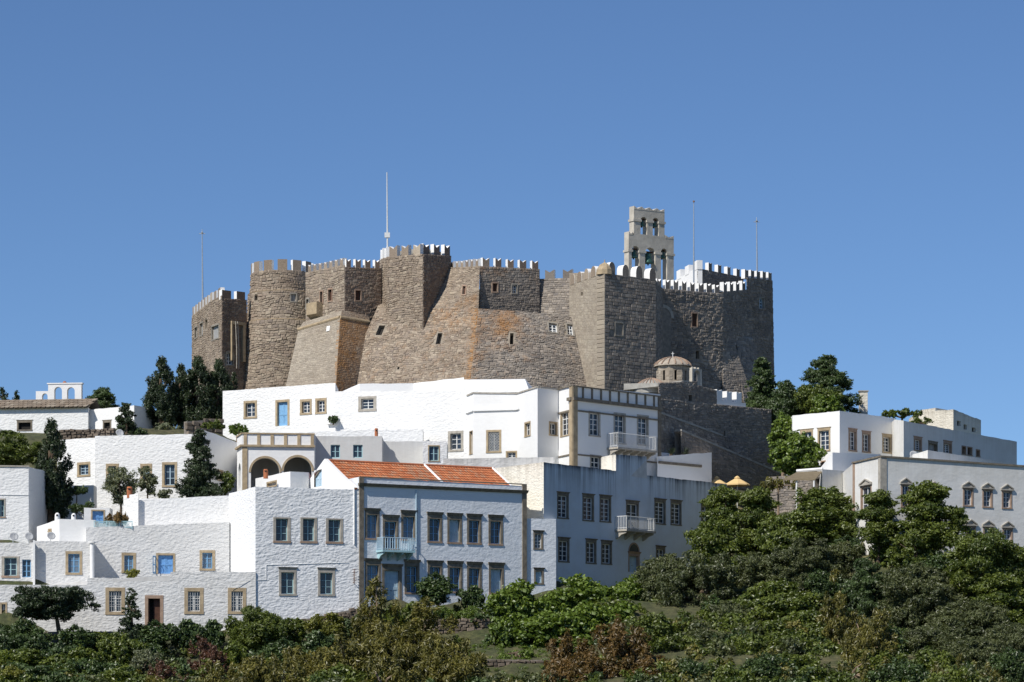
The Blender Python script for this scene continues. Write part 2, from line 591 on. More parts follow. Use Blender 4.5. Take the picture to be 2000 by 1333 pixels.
def window(root, fr, box, st, name='window'):
    """builds one window or door as a part with surround, sill, panes; returns the hole for the wall"""
    s = ST[st] if isinstance(st, str) else st
    u0, u1, z0, z1 = fr.boxpx(*box[:4])
    sw = s['sw']
    kind = s['kind']
    nm = 'door' if kind in ('door', 'dark_door') else 'window'
    top = s.get('top', sw)
    lh = s['lintel']
    if lh:
        top = sw + lh
    zi1 = z1 - top
    zi0 = z0 if nm == 'door' else z0 + sw * s.get('sillf', 0.8)
    ui0, ui1 = u0 + sw, u1 - sw
    rc = s.get('recess', 0.16)
    hole = (ui0, ui1, zi0, zi1, rc + 0.14)
    w, h = ui1 - ui0, zi1 - zi0
    wood = M[s['wood']]
    fw = min(0.07, w * 0.09)
    cols, rows = s['cols'], s['rows']
    mb = MB()
    d0, d1 = -rc - 0.06, -rc
    # timber frame and glazing bars
    if kind in ('glass', 'bars'):
        mb.box(fr, ui0 + .002, ui0 + fw, d0, d1, zi0 + .002, zi1 - .002)
        mb.box(fr, ui1 - fw, ui1 - .002, d0, d1, zi0 + .002, zi1 - .002)
        mb.box(fr, ui0 + fw, ui1 - fw, d0, d1, zi1 - fw, zi1 - .002)
        mb.box(fr, ui0 + fw, ui1 - fw, d0, d1, zi0 + .002, zi0 + fw)
        bw = 0.05
        zr = [zi0 + fw + (h - 2 * fw) * (k / rows) for k in range(rows + 1)]
        if s.get('transom'):
            tz = zi1 - h * s['transom']
            zr = [zi0 + fw + (tz - zi0 - fw) * (k / rows) for k in range(rows + 1)] + [zi1 - fw]
        uc = [ui0 + fw + (w - 2 * fw) * (k / cols) for k in range(cols + 1)]
        for k in range(1, cols):
            b2 = bw * (1.5 if k * 2 == cols else 1.0)
            mb.box(fr, uc[k] - b2 / 2, uc[k] + b2 / 2, d0 + .005, d1 + .006, zi0 + fw, zi1 - fw)
        for k in range(1, len(zr) - 1):
            b2 = bw * (1.6 if s.get('transom') and k == len(zr) - 2 else 1.0) * 0.8
            mb.box(fr, ui0 + fw, ui1 - fw, d0 + .01, d1 - .006, zr[k] - b2 / 2, zr[k] + b2 / 2)
    elif kind in ('shutter', 'door'):
        pn = 2 if w > 0.55 else 1
        for k in range(pn):
            a, b = ui0 + w * k / pn + .004, ui0 + w * (k + 1) / pn - .004
            mb.box(fr, a, b, d0, d1 - .02, zi0 + .003, zi1 - .003)
            for (q0, q1) in ((0, .09), (.45, .53), (.91, 1)):
                mb.box(fr, a, b, d1 - .02, d1 + .01, zi0 + .003 + (h - .006) * q0, zi0 + .003 + (h - .006) * q1)
            mb.box(fr, a, a + .09, d1 - .02, d1 + .006, zi0 + .005, zi1 - .005)
            mb.box(fr, b - .09, b, d1 - .02, d1 + .006, zi0 + .005, zi1 - .005)
    elif kind == 'dark_door':
        mb.box(fr, ui0 + w * 0.45, ui1 - .004, d0 - .1, d1 - .1, zi0 + .003, zi1 - .003)
        mb.box(fr, ui0 + .004, ui0 + w * 0.12, d0 - .1, d1 - .1, zi0 + .003, zi1 - .003)
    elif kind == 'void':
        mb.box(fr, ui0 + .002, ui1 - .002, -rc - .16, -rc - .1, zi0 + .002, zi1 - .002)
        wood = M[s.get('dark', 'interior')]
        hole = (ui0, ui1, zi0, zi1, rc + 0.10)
    win = mb.build(nm, wood, root)
    if kind in ('glass', 'bars'):
        gl = M[s.get('glass', 'glass')]
        for i in range(cols):
            for j in range(len(zr) - 1):
                block('pane', win, fr, (uc[i] + uc[i + 1]) / 2, -rc - .045, (zr[j] + zr[j + 1]) / 2, uc[i + 1] - uc[i], .02, zr[j + 1] - zr[j], gl)
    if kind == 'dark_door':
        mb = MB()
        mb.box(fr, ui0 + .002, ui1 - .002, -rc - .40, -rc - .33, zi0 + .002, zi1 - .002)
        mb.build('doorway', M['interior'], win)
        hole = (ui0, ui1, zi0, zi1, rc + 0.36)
    if kind == 'door':
        mb = MB(); uu = ui0 + w * 0.47
        mb.tube([fr.pt(uu, -rc + .01, zi0 + h * .42), fr.pt(uu, -rc + .07, zi0 + h * .42), fr.pt(uu + .1, -rc + .07, zi0 + h * .42)], .014, 6)
        mb.build('handle', M['iron_dark'], win)
    if kind == 'bars':
        mb = MB()
        nb = max(4, int(w / 0.16))
        for k in range(1, nb):
            uu = ui0 + w * k / nb
            mb.tube([fr.pt(uu, -.05, zi0), fr.pt(uu, -.05, zi1)], .014, 5)
        for k in range(1, 4):
            zz = zi0 + h * k / 4
            mb.tube([fr.pt(ui0, -.035, zz), fr.pt(ui1, -.035, zz)], .012, 5)
        mb.build('window_bars', M['iron_white'], win)
    if kind == 'glass' and s.get('lattice'):
        mb = MB()
        nl = 7
        for k in range(-nl, nl * 2):
            for sg in (1, -1):
                a0, b0 = ui0 + w * k / nl, zi0
                ds = h * 0.62
                p, q = [], []
                t0, t1 = 0.0, 1.0
                x0, x1 = a0 if sg > 0 else ui1 - (a0 - ui0), 0
                dx = sg * w
                # clip line x0..x0+dx over full height
                if dx > 0:
                    t0, t1 = max(0, (ui0 - x0) / dx), min(1, (ui1 - x0) / dx)
                else:
                    t0, t1 = max(0, (ui1 - x0) / dx), min(1, (ui0 - x0) / dx)
                if t1 - t0 > .05:
                    mb.tube([fr.pt(x0 + dx * t0, -.04 - .01 * sg, zi0 + h * t0), fr.pt(x0 + dx * t1, -.04 - .01 * sg, zi0 + h * t1)], .012, 4, cap=False)
        mb.build('window_grille', M['iron_white'], win)
    # stone surround: jambs, lintel, sill
    if sw > 0.03 and not s.get('bare'):
        stn = M[s['st']]
        pr = s.get('proud', 0.025)
        mb = MB()
        for (q0, q1) in ((u0, ui0), (ui1, u1)):
            mb = MB()
            mb.box(fr, q0, q1, -rc - .08, pr, zi0, zi1)
            mb.build('jamb', stn, win)
        mb = MB()
        mb.box(fr, u0 - .004, u1 + .004, -rc - .08, pr + .004, zi1, z1 - (lh * .6 if lh else 0))
        if lh:
            e = s.get('ear', 0.08)
            q = s.get('throw', 0.15)
            zz = z1 - lh * .6
            mb.hexa([fr.pt(u0 - e * .4, q * .4, zz), fr.pt(u1 + e * .4, q * .4, zz), fr.pt(u1 + e, q, z1), fr.pt(u0 - e, q, z1),
                     fr.pt(u0 - e * .4, -.05, zz), fr.pt(u1 + e * .4, -.05, zz), fr.pt(u1 + e, -.05, z1), fr.pt(u0 - e, -.05, z1)])
        mb.build('lintel', stn, win)
        if nm == 'window':
            mb = MB()
            so = s.get('sillout', 0.03)
            mb.box(fr, u0 - .005 - so * .4, u1 + .005 + so * .4, -rc + .02, pr + so, z0, zi0)
            mb.build('sill', M[s.get('sillm', s['st'])], win)
        hole = (u0 + .001, u1 - .001, (zi0 if nm == 'door' else z0 + .001), z1 - (lh * .6 if lh else 0) - .001, hole[4])
        # fill reveal behind the surround with the stone itself: surround reaches back to the frame
    if s.get('ped'):
        # triangular pediment over the window
        mb = MB()
        ph, e, q = s['ped'], 0.10, 0.14
        uc_ = (u0 + u1) / 2
        zb = z1
        tri = lambda d, e_, hh, zz: [fr.pt(u0 - e_, d, zz), fr.pt(u1 + e_, d, zz), fr.pt(uc_, d, zz + hh)]
        a, b = tri(q * .35, e * .7, ph * .85, zb + .05), tri(-.02, e * .7, ph * .85, zb + .05)
        mb.add(a + b, ((0, 1, 2), (0, 3, 4, 1), (1, 4, 5, 2), (2, 5, 3, 0)), 0)
        mb.box(fr, u0 - e, u1 + e, -.02, q, zb - .02, zb + .07, 0)
        for (ua, ub) in ((u0 - e, uc_), (u1 + e, uc_)):
            sgn = 1 if ua < ub else -1
            p = [fr.pt(ua, q, zb + .06), fr.pt(ub, q, zb + ph), fr.pt(ub, q, zb + ph + .09), fr.pt(ua, q, zb + .15)]
            pb = [fr.pt(ua, -.02, zb + .06), fr.pt(ub, -.02, zb + ph), fr.pt(ub, -.02, zb + ph + .09), fr.pt(ua, -.02, zb + .15)]
            if sgn < 0:
                p, pb = p[::-1], pb[::-1]
            mb.hexa(p + pb)
        mb.build('pediment', M[s.get('pedm', 'grey_trim')], win)
    return hole


class House:
    def __init__(s, name, label, pts, tops, base, mat, depth=6.0, wins=None, cat='house', roof='roof_white', group=None, parapet=0.25, holes=None, jit=0.03, ctrl=True, wallname='wall', back=None):
        """pts: [(px, Y)] visible corners left to right; tops: photo rows of the wall top there; base: z of wall foot"""
        s.C = [XY(*p) for p in pts]
        s.Z = [ZP(t, p[1]) for t, p in zip(tops, pts)]
        cen = np.mean(s.C, axis=0)
        cz = base + 0.0
        s.root = thing(name, label, cat, (cen[0], cen[1] + depth * .4, cz), group)
        s.base = base
        s.frs = [Fr(s.C[i], s.C[i + 1]) for i in range(len(s.C) - 1)]
        wins = wins or {}
        mb, at = MB(), []
        foot = base - 3.0
        for i, fr in enumerate(s.frs):
            hl = [window(s.root, fr, w[:4], w[4] if len(w) > 4 else 'plain') for w in wins.get(i, [])]
            hl += (holes or {}).get(i, [])
            wall_cells(mb, at, fr, foot, s.Z[i], s.Z[i + 1], hl, jit=jit)
            if ctrl:
                for t in (0.1, 0.5, 0.9):
                    q = fr.pt(fr.L * t, 0.8, base)
                    CTRL.append(tuple(q))
        # back and sides
        bk = back or [(0, depth), (0, depth)]
        R, Lf = s.C[-1] + np.array(bk[1]), s.C[0] + np.array(bk[0])
        ring = s.C + [R, Lf]
        zr = s.Z + [s.Z[-1], s.Z[0]]
        k = len(s.C)
        for (i, j) in ((k - 1, k), (k, k + 1), (k + 1, 0)):
            fr = Fr(ring[i], ring[j])
            wall_cells(mb, at, fr, foot, zr[i], zr[j], [], jit=0)
        s.wall = part(wallname, mb.V, mb.F, M[mat], s.root, attr={'hd': at})
        if roof:
            V = [(c[0], c[1], z - parapet) for c, z in zip(ring, zr)]
            part('roof', V, [list(range(len(V)))], M[roof], s.root)

    def strip(s, i, name, px0, px1, py0, py1, mat, d0=-.02, d1=.05, parent=None, py0b=None, py1b=None):
        """raised band/pilaster on wall i; py0b/py1b give rows at the right end (sloping in the picture, level in space)"""
        fr = s.frs[i]
        u0, u1 = fr.u_of(px0), fr.u_of(px1)
        za1, za0 = ZP(py0, fr.Y_at(u0)), ZP(py1, fr.Y_at(u0))
        mb = MB()
        mb.box(fr, u0, u1, d0, d1, za0, za1)
        return mb.build(name, M[mat] if isinstance(mat, str) else mat, parent or s.root)


# ------------------------------------------------------------------ masonry surfaces
def bil(bl, br, tr, tl, bulge=0.0):
    bl, br, tr, tl = [np.array(c, float) for c in (bl, br, tr, tl)]
    nrm = np.cross(br - bl, tl - bl); nrm /= np.linalg.norm(nrm)

    def S(u, v):
        u = np.asarray(u, float)[..., None]; v = np.asarray(v, float)[..., None]
        p = bl * (1 - u) * (1 - v) + br * u * (1 - v) + tr * u * v + tl * (1 - u) * v
        if bulge:
            p = p + nrm * bulge * np.sin(np.pi * u) * np.sin(np.pi * np.clip(v, 0, 1) * .9 + .1)
        return p
    return S


def conic(c, r0, r1, z0, z1, a0, a1):
    def S(u, v):
        u = np.asarray(u, float); v = np.asarray(v, float)
        th = a0 + (a1 - a0) * u
        r = r0 + (r1 - r0) * v
        return np.stack([c[0] + r * np.cos(th), c[1] + r * np.sin(th), z0 + (z1 - z0) * v], -1)
    return S


def snorm(S, u, v):
    e = 1e-3
    a = S(u + e, v) - S(u - e, v); b = S(u, v + e) - S(u, v - e)
    n = np.cross(a, b)
    return n / (np.linalg.norm(n, axis=-1, keepdims=True) + 1e-12)


def uv_of(S, px, py):
    """surface parameters seen at a photo pixel (Newton)"""
    u = v = 0.5
    for _ in range(25):
        def pr(a, b):
            p = S(a, b)
            return np.array((CX + F * p[0] / p[1], HY - F * p[2] / p[1]))
        f0 = pr(u, v); e = 1e-4
        J = np.stack([(pr(u + e, v) - f0) / e, (pr(u, v + e) - f0) / e], 1)
        d = np.linalg.solve(J, np.array((px, py)) - f0)
        u, v = u + d[0], v + d[1]
    return u, v


def stones(S, h, l, holes, lichen=None, irr=0.14, proud=(.02, .07), gap=.035, vmax=1.0, vmin=0.0, bias=0.0, seed=1):
    r = np.random.default_rng(seed)
    H = np.linalg.norm(S(.5, 1.) - S(.5, 0.))
    rows = []
    v = vmin
    while v < vmax - 1e-6:
        dv = h / H * r.uniform(.75, 1.3)
        if v + dv * 1.5 > vmax:
            dv = vmax - v
        Lw = np.linalg.norm(S(1., v + dv / 2) - S(.5, v + dv / 2)) + np.linalg.norm(S(.5, v + dv / 2) - S(0., v + dv / 2))
        u = 0.0
        while u < 1 - 1e-6:
            du = l / Lw * r.uniform(.5, 1.6)
            if u + du * 1.4 > 1:
                du = 1 - u
            rows.append((u, u + du, v, v + dv, Lw))
            u += du
        v += dv
    R = np.array(rows)
    keep = np.ones(len(R), bool)
    for hh in holes:
        keep &= ~((R[:, 1] > hh[0]) & (R[:, 0] < hh[1]) & (R[:, 3] > hh[2]) & (R[:, 2] < hh[3]))
    R = R[keep]
    n = len(R)
    gu, gv = gap / R[:, 4], gap / H
    u0, u1, v0, v1 = R[:, 0] + gu / 2, R[:, 1] - gu / 2, R[:, 2] + gv / 2, R[:, 3] - gv / 2
    U = np.stack([u0, u1, u1, u0], 1); V = np.stack([v0, v0, v1, v1], 1)
    du, dv = (u1 - u0)[:, None], (v1 - v0)[:, None]
    U = U + r.uniform(-irr, irr, (n, 4)) * du * .6
    V = V + r.uniform(-irr, irr, (n, 4)) * dv
    wob = .55 * irr * (np.sin(U * R[:, 4:5] * 1.9 + V * H * 1.3 + seed) + np.sin(U * R[:, 4:5] * .83 - V * H * 2.1 + seed * 2.3)) * h / H * 4
    V = V + wob * np.clip(np.minimum(V - vmin, vmax - V) * H / .6, 0, 1)
    U = np.clip(U, 0, 1); V = np.clip(V, vmin, vmax)
    cu, cv = U.mean(1, keepdims=True), V.mean(1, keepdims=True)
    Ui = cu + (U - cu) * .74; Vi = cv + (V - cv) * .66
    nn = snorm(S, cu[:, 0], cv[:, 0])[:, None, :]
    pr = r.uniform(*proud, (n, 1, 1))
    base = S(U, V) - nn * .03
    mid = S(U, V) + nn * pr * .45
    top = S(Ui, Vi) + nn * (pr + r.uniform(-.008, .008, (n, 4, 1)))
    VV = np.concatenate([base, mid, top], 1).reshape(-1, 3)
    q = []
    for k in range(4):
        k2 = (k + 1) % 4
        q.append((k, k2, 4 + k2, 4 + k)); q.append((4 + k, 4 + k2, 8 + k2, 8 + k))
    q.append((8, 9, 10, 11))
    Fc = (np.arange(n)[:, None, None] * 12 + np.array(q)[None]).reshape(-1, 4)
    col = np.zeros((n, 12, 3), np.float32)
    col[:, :, 0] = np.clip(r.random(n) + bias, 0, 1)[:, None]
    if lichen is not None:
        col[:, :, 1] = np.clip(lichen(cu[:, 0], cv[:, 0]), 0, 1)[:, None]
    col[:, :, 2] = r.random(n)[:, None]
    return VV, Fc, col.reshape(-1, 3)


def grid_surface(S, holes, nu=10, nv=8, reveal=.45):
    us = sorted(set([i / nu for i in range(nu + 1)] + [c for h in holes for c in h[:2]]))
    vs = sorted(set([i / nv for i in range(nv + 1)] + [c for h in holes for c in h[2:4]]))
    mb = MB()
    for i in range(len(us) - 1):
        for j in range(len(vs) - 1):
            uc, vc = (us[i] + us[i + 1]) / 2, (vs[j] + vs[j + 1]) / 2
            if any(h[0] < uc < h[1] and h[2] < vc < h[3] for h in holes):
                continue
            mb.quad(S(us[i], vs[j]), S(us[i + 1], vs[j]), S(us[i + 1], vs[j + 1]), S(us[i], vs[j + 1]))
    for h in holes:
        n = snorm(S, np.array((h[0] + h[1]) / 2), np.array((h[2] + h[3]) / 2)) * reveal
        c = [S(h[0], h[2]), S(h[1], h[2]), S(h[1], h[3]), S(h[0], h[3])]
        for k in range(4):
            a, b = c[k], c[(k + 1) % 4]
            mb.quad(a, b, b - n, a - n)
    return mb


def fort_window(root, S, hole, kind):
    u0, u1, v0, v1 = hole[:4]
    c = [S(u0, v0), S(u1, v0), S(u1, v1), S(u0, v1)]
    n = snorm(S, np.array((u0 + u1) / 2), np.array((v0 + v1) / 2))
    ex = (c[1] - c[0] + c[2] - c[3]) / 2; ey = (c[3] - c[0] + c[2] - c[1]) / 2
    o = sum(c) / 4

    def q(a, b, d):
        return o + ex * a + ey * b + n * d

    def bx(mb, a0, a1, b0, b1, d0, d1):
        mb.hexa([q(a0, b0, d1), q(a1, b0, d1), q(a1, b1, d1), q(a0, b1, d1), q(a0, b0, d0), q(a1, b0, d0), q(a1, b1, d0), q(a0, b1, d0)])
    mb = MB()
    if kind in ('white', 'blue'):
        for a in (-.5, -.06, .40):
            bx(mb, a, a + .1, -.5, .5, -.2, -.12)
        for b in (-.5, -.2, .1, .42):
            bx(mb, -.5, .5, b, b + .06, -.19, -.13)
        w = mb.build('window', M['wood_white' if kind == 'white' else 'wood_pale'], root)
        mb = MB(); bx(mb, -.5, .5, -.5, .5, -.25, -.18)
        mb.build('pane', M['glass'], w)
    elif kind == 'wood':
        bx(mb, -.5, .5, -.5, .5, -.25, -.15); bx(mb, -.03, .03, -.5, .5, -.15, -.12)
        w = mb.build('window', M['wood_brown'], root)
    elif kind == 'grey':
        bx(mb, -.5, .5, -.5, .5, -.25, -.15); bx(mb, -.03, .03, -.5, .5, -.15, -.12)
        w = mb.build('window', M['wood_grey'], root)
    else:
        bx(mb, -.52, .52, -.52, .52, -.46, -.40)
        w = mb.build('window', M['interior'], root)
    if kind != 'slit':
        wu, wv = .055 / np.linalg.norm(ex) * 2, .055 / np.linalg.norm(ey) * 2
        mb = MB()
        bx(mb, -.5 - wu, -.5, -.5 - wv, .5 + wv, -.1, .075)
        bx(mb, .5, .5 + wu, -.5 - wv, .5 + wv, -.1, .075)
        bx(mb, -.5, .5, .5, .5 + wv * 1.3, -.1, .085)
        bx(mb, -.5, .5, -.5 - wv, -.5, -.1, .085)
        mb.build('stone_surround', M['redstone' if kind == 'wood' else 'old_surround'], w)


def section(root, name, corners, mat, h=.26, l=.44, wins=(), lichen=None, S=None, mortar='mortar', bulge=0.0, irr=.14, proud=(.02, .07), gap=.028, vmin=0.0, bias=0.0, seed=1, label=None, nu=10):
    """one wall face: mortar bed (the part) with its stones as real geometry (sub-part)"""
    if S is None:
        S = bil(*[P(*c) for c in corners], bulge=bulge)
    hl = []
    for w in wins:
        ua, va = uv_of(S, w[0], (w[2] + w[3]) / 2); ub, vb = uv_of(S, w[1], (w[2] + w[3]) / 2)
        _, vt = uv_of(S, (w[0] + w[1]) / 2, w[2]); _, vbm = uv_of(S, (w[0] + w[1]) / 2, w[3])
        hl.append((ua, ub, vbm, vt))
    g = grid_surface(S, hl, nu=nu)
    wall = g.build(name, M[mortar], root, label=label)
    VV, Fc, col = stones(S, h * .82, l * .80, hl, lichen, irr, proud, gap, vmin=vmin, bias=bias, seed=seed)
    part('stonework', VV, Fc, M[mat], wall, attr={'sc': col}, kind='stuff')
    for w, hh in zip(wins, hl):
        fort_window(root, S, hh, w[4])
    return wall, S


def merlons(parent, A, B, n, shape='swallow', fill=.58, hgt=1.0, thick=.40, front='mortar', side='white', start=0.5, jit=.05, stone=None):
    """n merlons from A to B (3-D points on the wall head), each its own mesh"""
    A, B = np.array(A, float), np.array(B, float)
    fr = Fr(A, B)
    step = fr.L / n
    for k in range(n):
        uc = step * (k + start)
        w = step * fill * random.uniform(.92, 1.08)
        zb = A[2] + (B[2] - A[2]) * uc / fr.L
        hh = hgt * random.uniform(1 - jit, 1 + jit)
        u0, u1 = uc - w / 2, uc + w / 2
        if shape == 'swallow':
            prof = [(u0, -.12), (u1, -.12), (u1, hh), (u1 - w * .25, hh * .86), (uc, hh * .70), (u0 + w * .25, hh * .86), (u0, hh)]
        elif shape == 'round':
            prof = [(u0, -.12), (u1, -.12)] + [(uc + w / 2 * math.cos(t), hh * .45 + hh * .55 * math.sin(t)) for t in np.linspace(0, math.pi, 9)]
        elif shape == 'dip':
            prof = [(u0, -.12), (u1, -.12), (u1, hh), (uc, hh * .9), (u0, hh)]
        else:
            prof = [(u0, -.12), (u1, -.12), (u1, hh), (u0, hh)]
        m = len(prof)
        V = [fr.pt(u, .035, zb + z) for u, z in prof] + [fr.pt(u, -thick, zb + z) for u, z in prof]
        Fc = [list(range(m)), list(range(2 * m - 1, m - 1, -1))]
        mi = [0, 1]
        for i in range(m):
            j = (i + 1) % m
            Fc.append([i, i + m, j + m, j]); mi.append(1)
        part('merlon', V, Fc, [M[front], M[side]], parent, mi=mi)


M['merlon_tan'] = stone_mat('merlon_tan_stone', TAN, attr=False)
M['merlon_grey'] = stone_mat('merlon_grey_stone', GREY, attr=False)
M['merlon_shaded'] = stone_mat('merlon_shaded_stone', SHADED_TAN, attr=False)

# ------------------------------------------------------------------ the fortress monastery
fort = thing('fortress_monastery', 'huge tan stone fortress monastery with crenellated towers and battered bastions on the hilltop', 'fortress', P(900, 790, 318))
B0 = 800
# left wing
sw1, S = section(fort, 'wing_wall', [(375, 770, 332), (409, 770, 324), (409, 590, 324), (375, 617, 332)], 'st_tan', .24, .40, [(381, 386, 640, 660, 'grey'), (391, 397, 632, 655, 'grey'), (400, 405, 625, 642, 'slit')], seed=2)
merlons(sw1, P(375, 617, 332), P(409, 590, 324), 6, 'square', .5, .75, .38, 'merlon_tan')
sw2, S = section(fort, 'wing_wall', [(409, 770, 324), (433, 770, 318), (433, 577, 318), (409, 590, 324)], 'st_tan', .26, .42, [(414, 428, 637, 662, 'grey')], seed=3)
merlons(sw2, P(409, 590, 324), P(433, 577, 318), 3, 'square', .5, .75, .38, 'merlon_tan')
sw3, S = section(fort, 'wing_wall', [(433, 770, 318), (482, 770, 320.5), (482, 586, 320.5), (433, 583, 318)], 'st_shaded', .26, .42, [(442, 454, 690, 713, 'white')], seed=4)
merlons(sw3, P(428, 583, 318), P(484, 586, 320.5), 2, 'square', .62, .78, .38, 'merlon_shaded')
# stone chute and pipes on the wing wall
fr = Fr(XY(433, 318), XY(482, 320.5))
mb = MB()
ua, ub = fr.u_of(449), fr.u_of(476)
mb.box(fr, ua, ua + .16, -.05, .28, ZP(705, 319), ZP(628, 319)); mb.box(fr, ub - .35, ub, -.05, .28, ZP(705, 319), ZP(628, 319)); mb.box(fr, ua + .16, ub - .35, -.05, .3, ZP(634, 319), ZP(628, 319))
mb.build('buttress_frame', M['sandstone'], fort)
mb = MB()
for px in (455, 459):
    u = fr.u_of(px)
    mb.tube([fr.pt(u, .36, ZP(628, 319)), fr.pt(u + .15, .36, ZP(680, 319)), fr.pt(u + .2, .3, ZP(720, 319))], .05, 6)
mb.build('drain_pipe', M['grey_trim'], fort)

# round tower
RC = P(552, 700, 322.5)
zt, zb = ZP(527, 319.4), ZP(B0, 319)
zk1, zk2 = ZP(567, 319), ZP(624, 319)
a0, a1 = math.pi * .98, math.pi * 2.06
prof = [(4.75, zb), (4.12, ZP(755, 319)), (3.62, zk2), (3.46, zk2 + .05), (3.30, zk1), (3.12, zk1 + .05), (3.02, zt)]


def rt_lich(u, v):
    return 0 * u


tower = None
k = 0
for (i0, i1, m_, w_) in ((0, 1, 'st_tan', ()), (1, 2, 'st_tan', ((485, 488.5, 683, 689, 'slit'),)), (3, 4, 'st_tan', ((497, 503, 577, 587, 'slit'), (568, 578, 575, 589, 'grey'))), (5, 6, 'st_tan', ())):
    S = conic(RC, prof[i0][0], prof[i1][0], prof[i0][1], prof[i1][1], a0, a1)
    w, _ = section(fort, 'round_tower_wall', None, m_, .27, .46, w_, S=S, seed=20 + k, nu=26, proud=(.02, .10), irr=.22)
    k += 1
    if i0 == 5:
        tower = w
mb = MB()
for i in (2, 4):
    mb.lathe((RC[0], RC[1], 0), [(prof[i][0] + .02, prof[i][1] - .02), (prof[i][0] + .05, prof[i][1] + .03), (prof[i + 1][0], prof[i + 1][1] + .05)], 40, 0, a0, a1)
mb.build('string_course', M['sandstone'], fort)
for ang in np.linspace(math.pi * 1.06, math.pi * 1.98, 7):
    r = 3.04
    tA = ang - .155; tB = ang + .155
    A = RC + np.array((r * math.cos(tA), r * math.sin(tA), 0)); Bq = RC + np.array((r * math.cos(tB), r * math.sin(tB), 0))
    A[2] = Bq[2] = zt
    merlons(tower, A, Bq, 1, 'square', 1.0, .98, .38, 'merlon_tan', start=.5)

# keep left of the central tower
k1, S = section(fort, 'keep_wall', [(597, 720, 312.8), (673, 720, 308), (673, 517, 308), (597, 533, 312.8)], 'st_tan', .25, .42,
                [(599, 604, 585, 603, 'grey'), (626, 631, 570, 592, 'wood'), (642, 649, 566, 588, 'wood')], seed=30, irr=.2)
merlons(k1, P(600, 532, 312.6), P(673, 517, 308), 7, 'swallow', .52, .62, .38, 'merlon_tan')
k2, S = section(fort, 'keep_wall', [(673, 720, 308), (745, 720, 310.4), (745, 524, 310.4), (673, 522, 308)], 'st_shaded', .25, .42, [(694, 704, 568, 587, 'wood')], seed=31, irr=.2)
merlons(k2, P(671, 522, 308), P(746, 525, 310.4), 4, 'swallow', .52, .78, .38, 'merlon_shaded')
mb = MB()
A = P(612, 592, 311.4)
fr = Fr(XY(597, 312.8), XY(673, 308))
u0, u1 = fr.u_of(611), fr.u_of(631)
za, zb2 = ZP(592, 311), ZP(617, 311)
mb.hexa([fr.pt(u0, .75, zb2 + .1), fr.pt(u1, .75, zb2 + .1), fr.pt(u1, .75, za), fr.pt(u0, .75, za), fr.pt(u0, -.05, zb2 - .5), fr.pt(u1, -.05, zb2 - .5), fr.pt(u1, -.05, za), fr.pt(u0, -.05, za)])
mb.build('box_machicolation', M['sandstone'], fort)

# battered bastion under the keep
T, TL, TR = (664, 620, 306.6), (583, 644, 311.2), (722, 630, 309.2)
Bc, BL, BR = (653, B0, 300.6), (548, B0, 307.0), (684, B0, 303.0)
b1, S = section(fort, 'bastion_wall', [BL, Bc, T, TL], 'st_pale', .24, .50, (), lichen=lambda u, v: np.where(u > .97, .35, 0), seed=40, irr=.08, proud=(.01, .035), gap=.03)
pq = [P(*uvp) for uvp in ((638, 641, 308.6),)]
mb = MB()
u_, v_ = uv_of(S, 642, 643); ctr = S(u_, v_); nn = snorm(S, np.array(u_), np.array(v_)); ex = S(u_ + .035, v_) - ctr; ey = S(u_, v_ + .028) - ctr
pp = lambda a, b, d: ctr + ex * a + ey * b + nn * d
mb.hexa([pp(-1, -1, .09), pp(1, -1, .09), pp(1, 1, .09), pp(-1, 1, .09), pp(-1, -1, 0), pp(1, -1, 0), pp(1, 1, 0), pp(-1, 1, 0)])
mb.build('marble_plaque', M['white'], fort)
b2, S = section(fort, 'bastion_wall', [Bc, BR, TR, T], 'st_tan', .24, .46, (), lichen=lambda u, v: .50 - .25 * u + .1 * (v - .4), seed=41, irr=.1, proud=(.01, .04), gap=.03, label='orange lichen-stained bastion face')
c1, _ = section(fort, 'bastion_coping', [TL, T, (668, 607, 307.7), (592, 630, 312)], 'st_pale', .2, .5, (), seed=42, irr=.08, proud=(.01, .03), nu=4)
c2, _ = section(fort, 'bastion_coping', [T, TR, (722, 612, 309.9), (668, 607, 307.7)], 'st_tan', .2, .5, (), lichen=lambda u, v: u * 0 + .12, seed=43, irr=.08, proud=(.01, .03), nu=4)
mb = MB()
mb.tube([P(*TL), P(*T)], .17, 8); mb.tube([P(*T), P(*TR)], .17, 8)
mb.build('roll_moulding', M['sandstone'], fort)

# central tower
ca = P(742, 506, 312); cb = P(757, 502, 308); cc = P(826, 496, 305); cd = P(881, 500, 309)
s1, _ = section(fort, 'central_tower_wall', [(742, 700, 312), (757, 700, 308), (757, 502, 308), (742, 506, 312)], 'st_tan', .25, .42, (), seed=50, nu=3)
s2, _ = section(fort, 'central_tower_wall', [(757, 760, 308), (826, 760, 305), (826, 496, 305), (757, 502, 308)], 'st_tan', .25, .42, [(746.5, 749, 536, 548, 'slit')][:0], seed=51, irr=.2, proud=(.02, .09), lichen=lambda u, v: .10 * (1 - v))
s3, _ = section(fort, 'central_tower_wall', [(826, 760, 305), (881, 760, 309), (881, 500, 309), (826, 496, 305)], 'st_shaded', .25, .42, (), seed=52, irr=.2, proud=(.02, .09))
merlons(s1, ca, cb, 2, 'swallow', .55, .9, .55, 'white')
merlons(s2, cb, cc, 3, 'swallow', .62, .95, .38, 'merlon_tan')
merlons(s3, P(820, 496, 305.4), cd, 3, 'swallow', .56, .95, .38, 'merlon_shaded', start=.6)

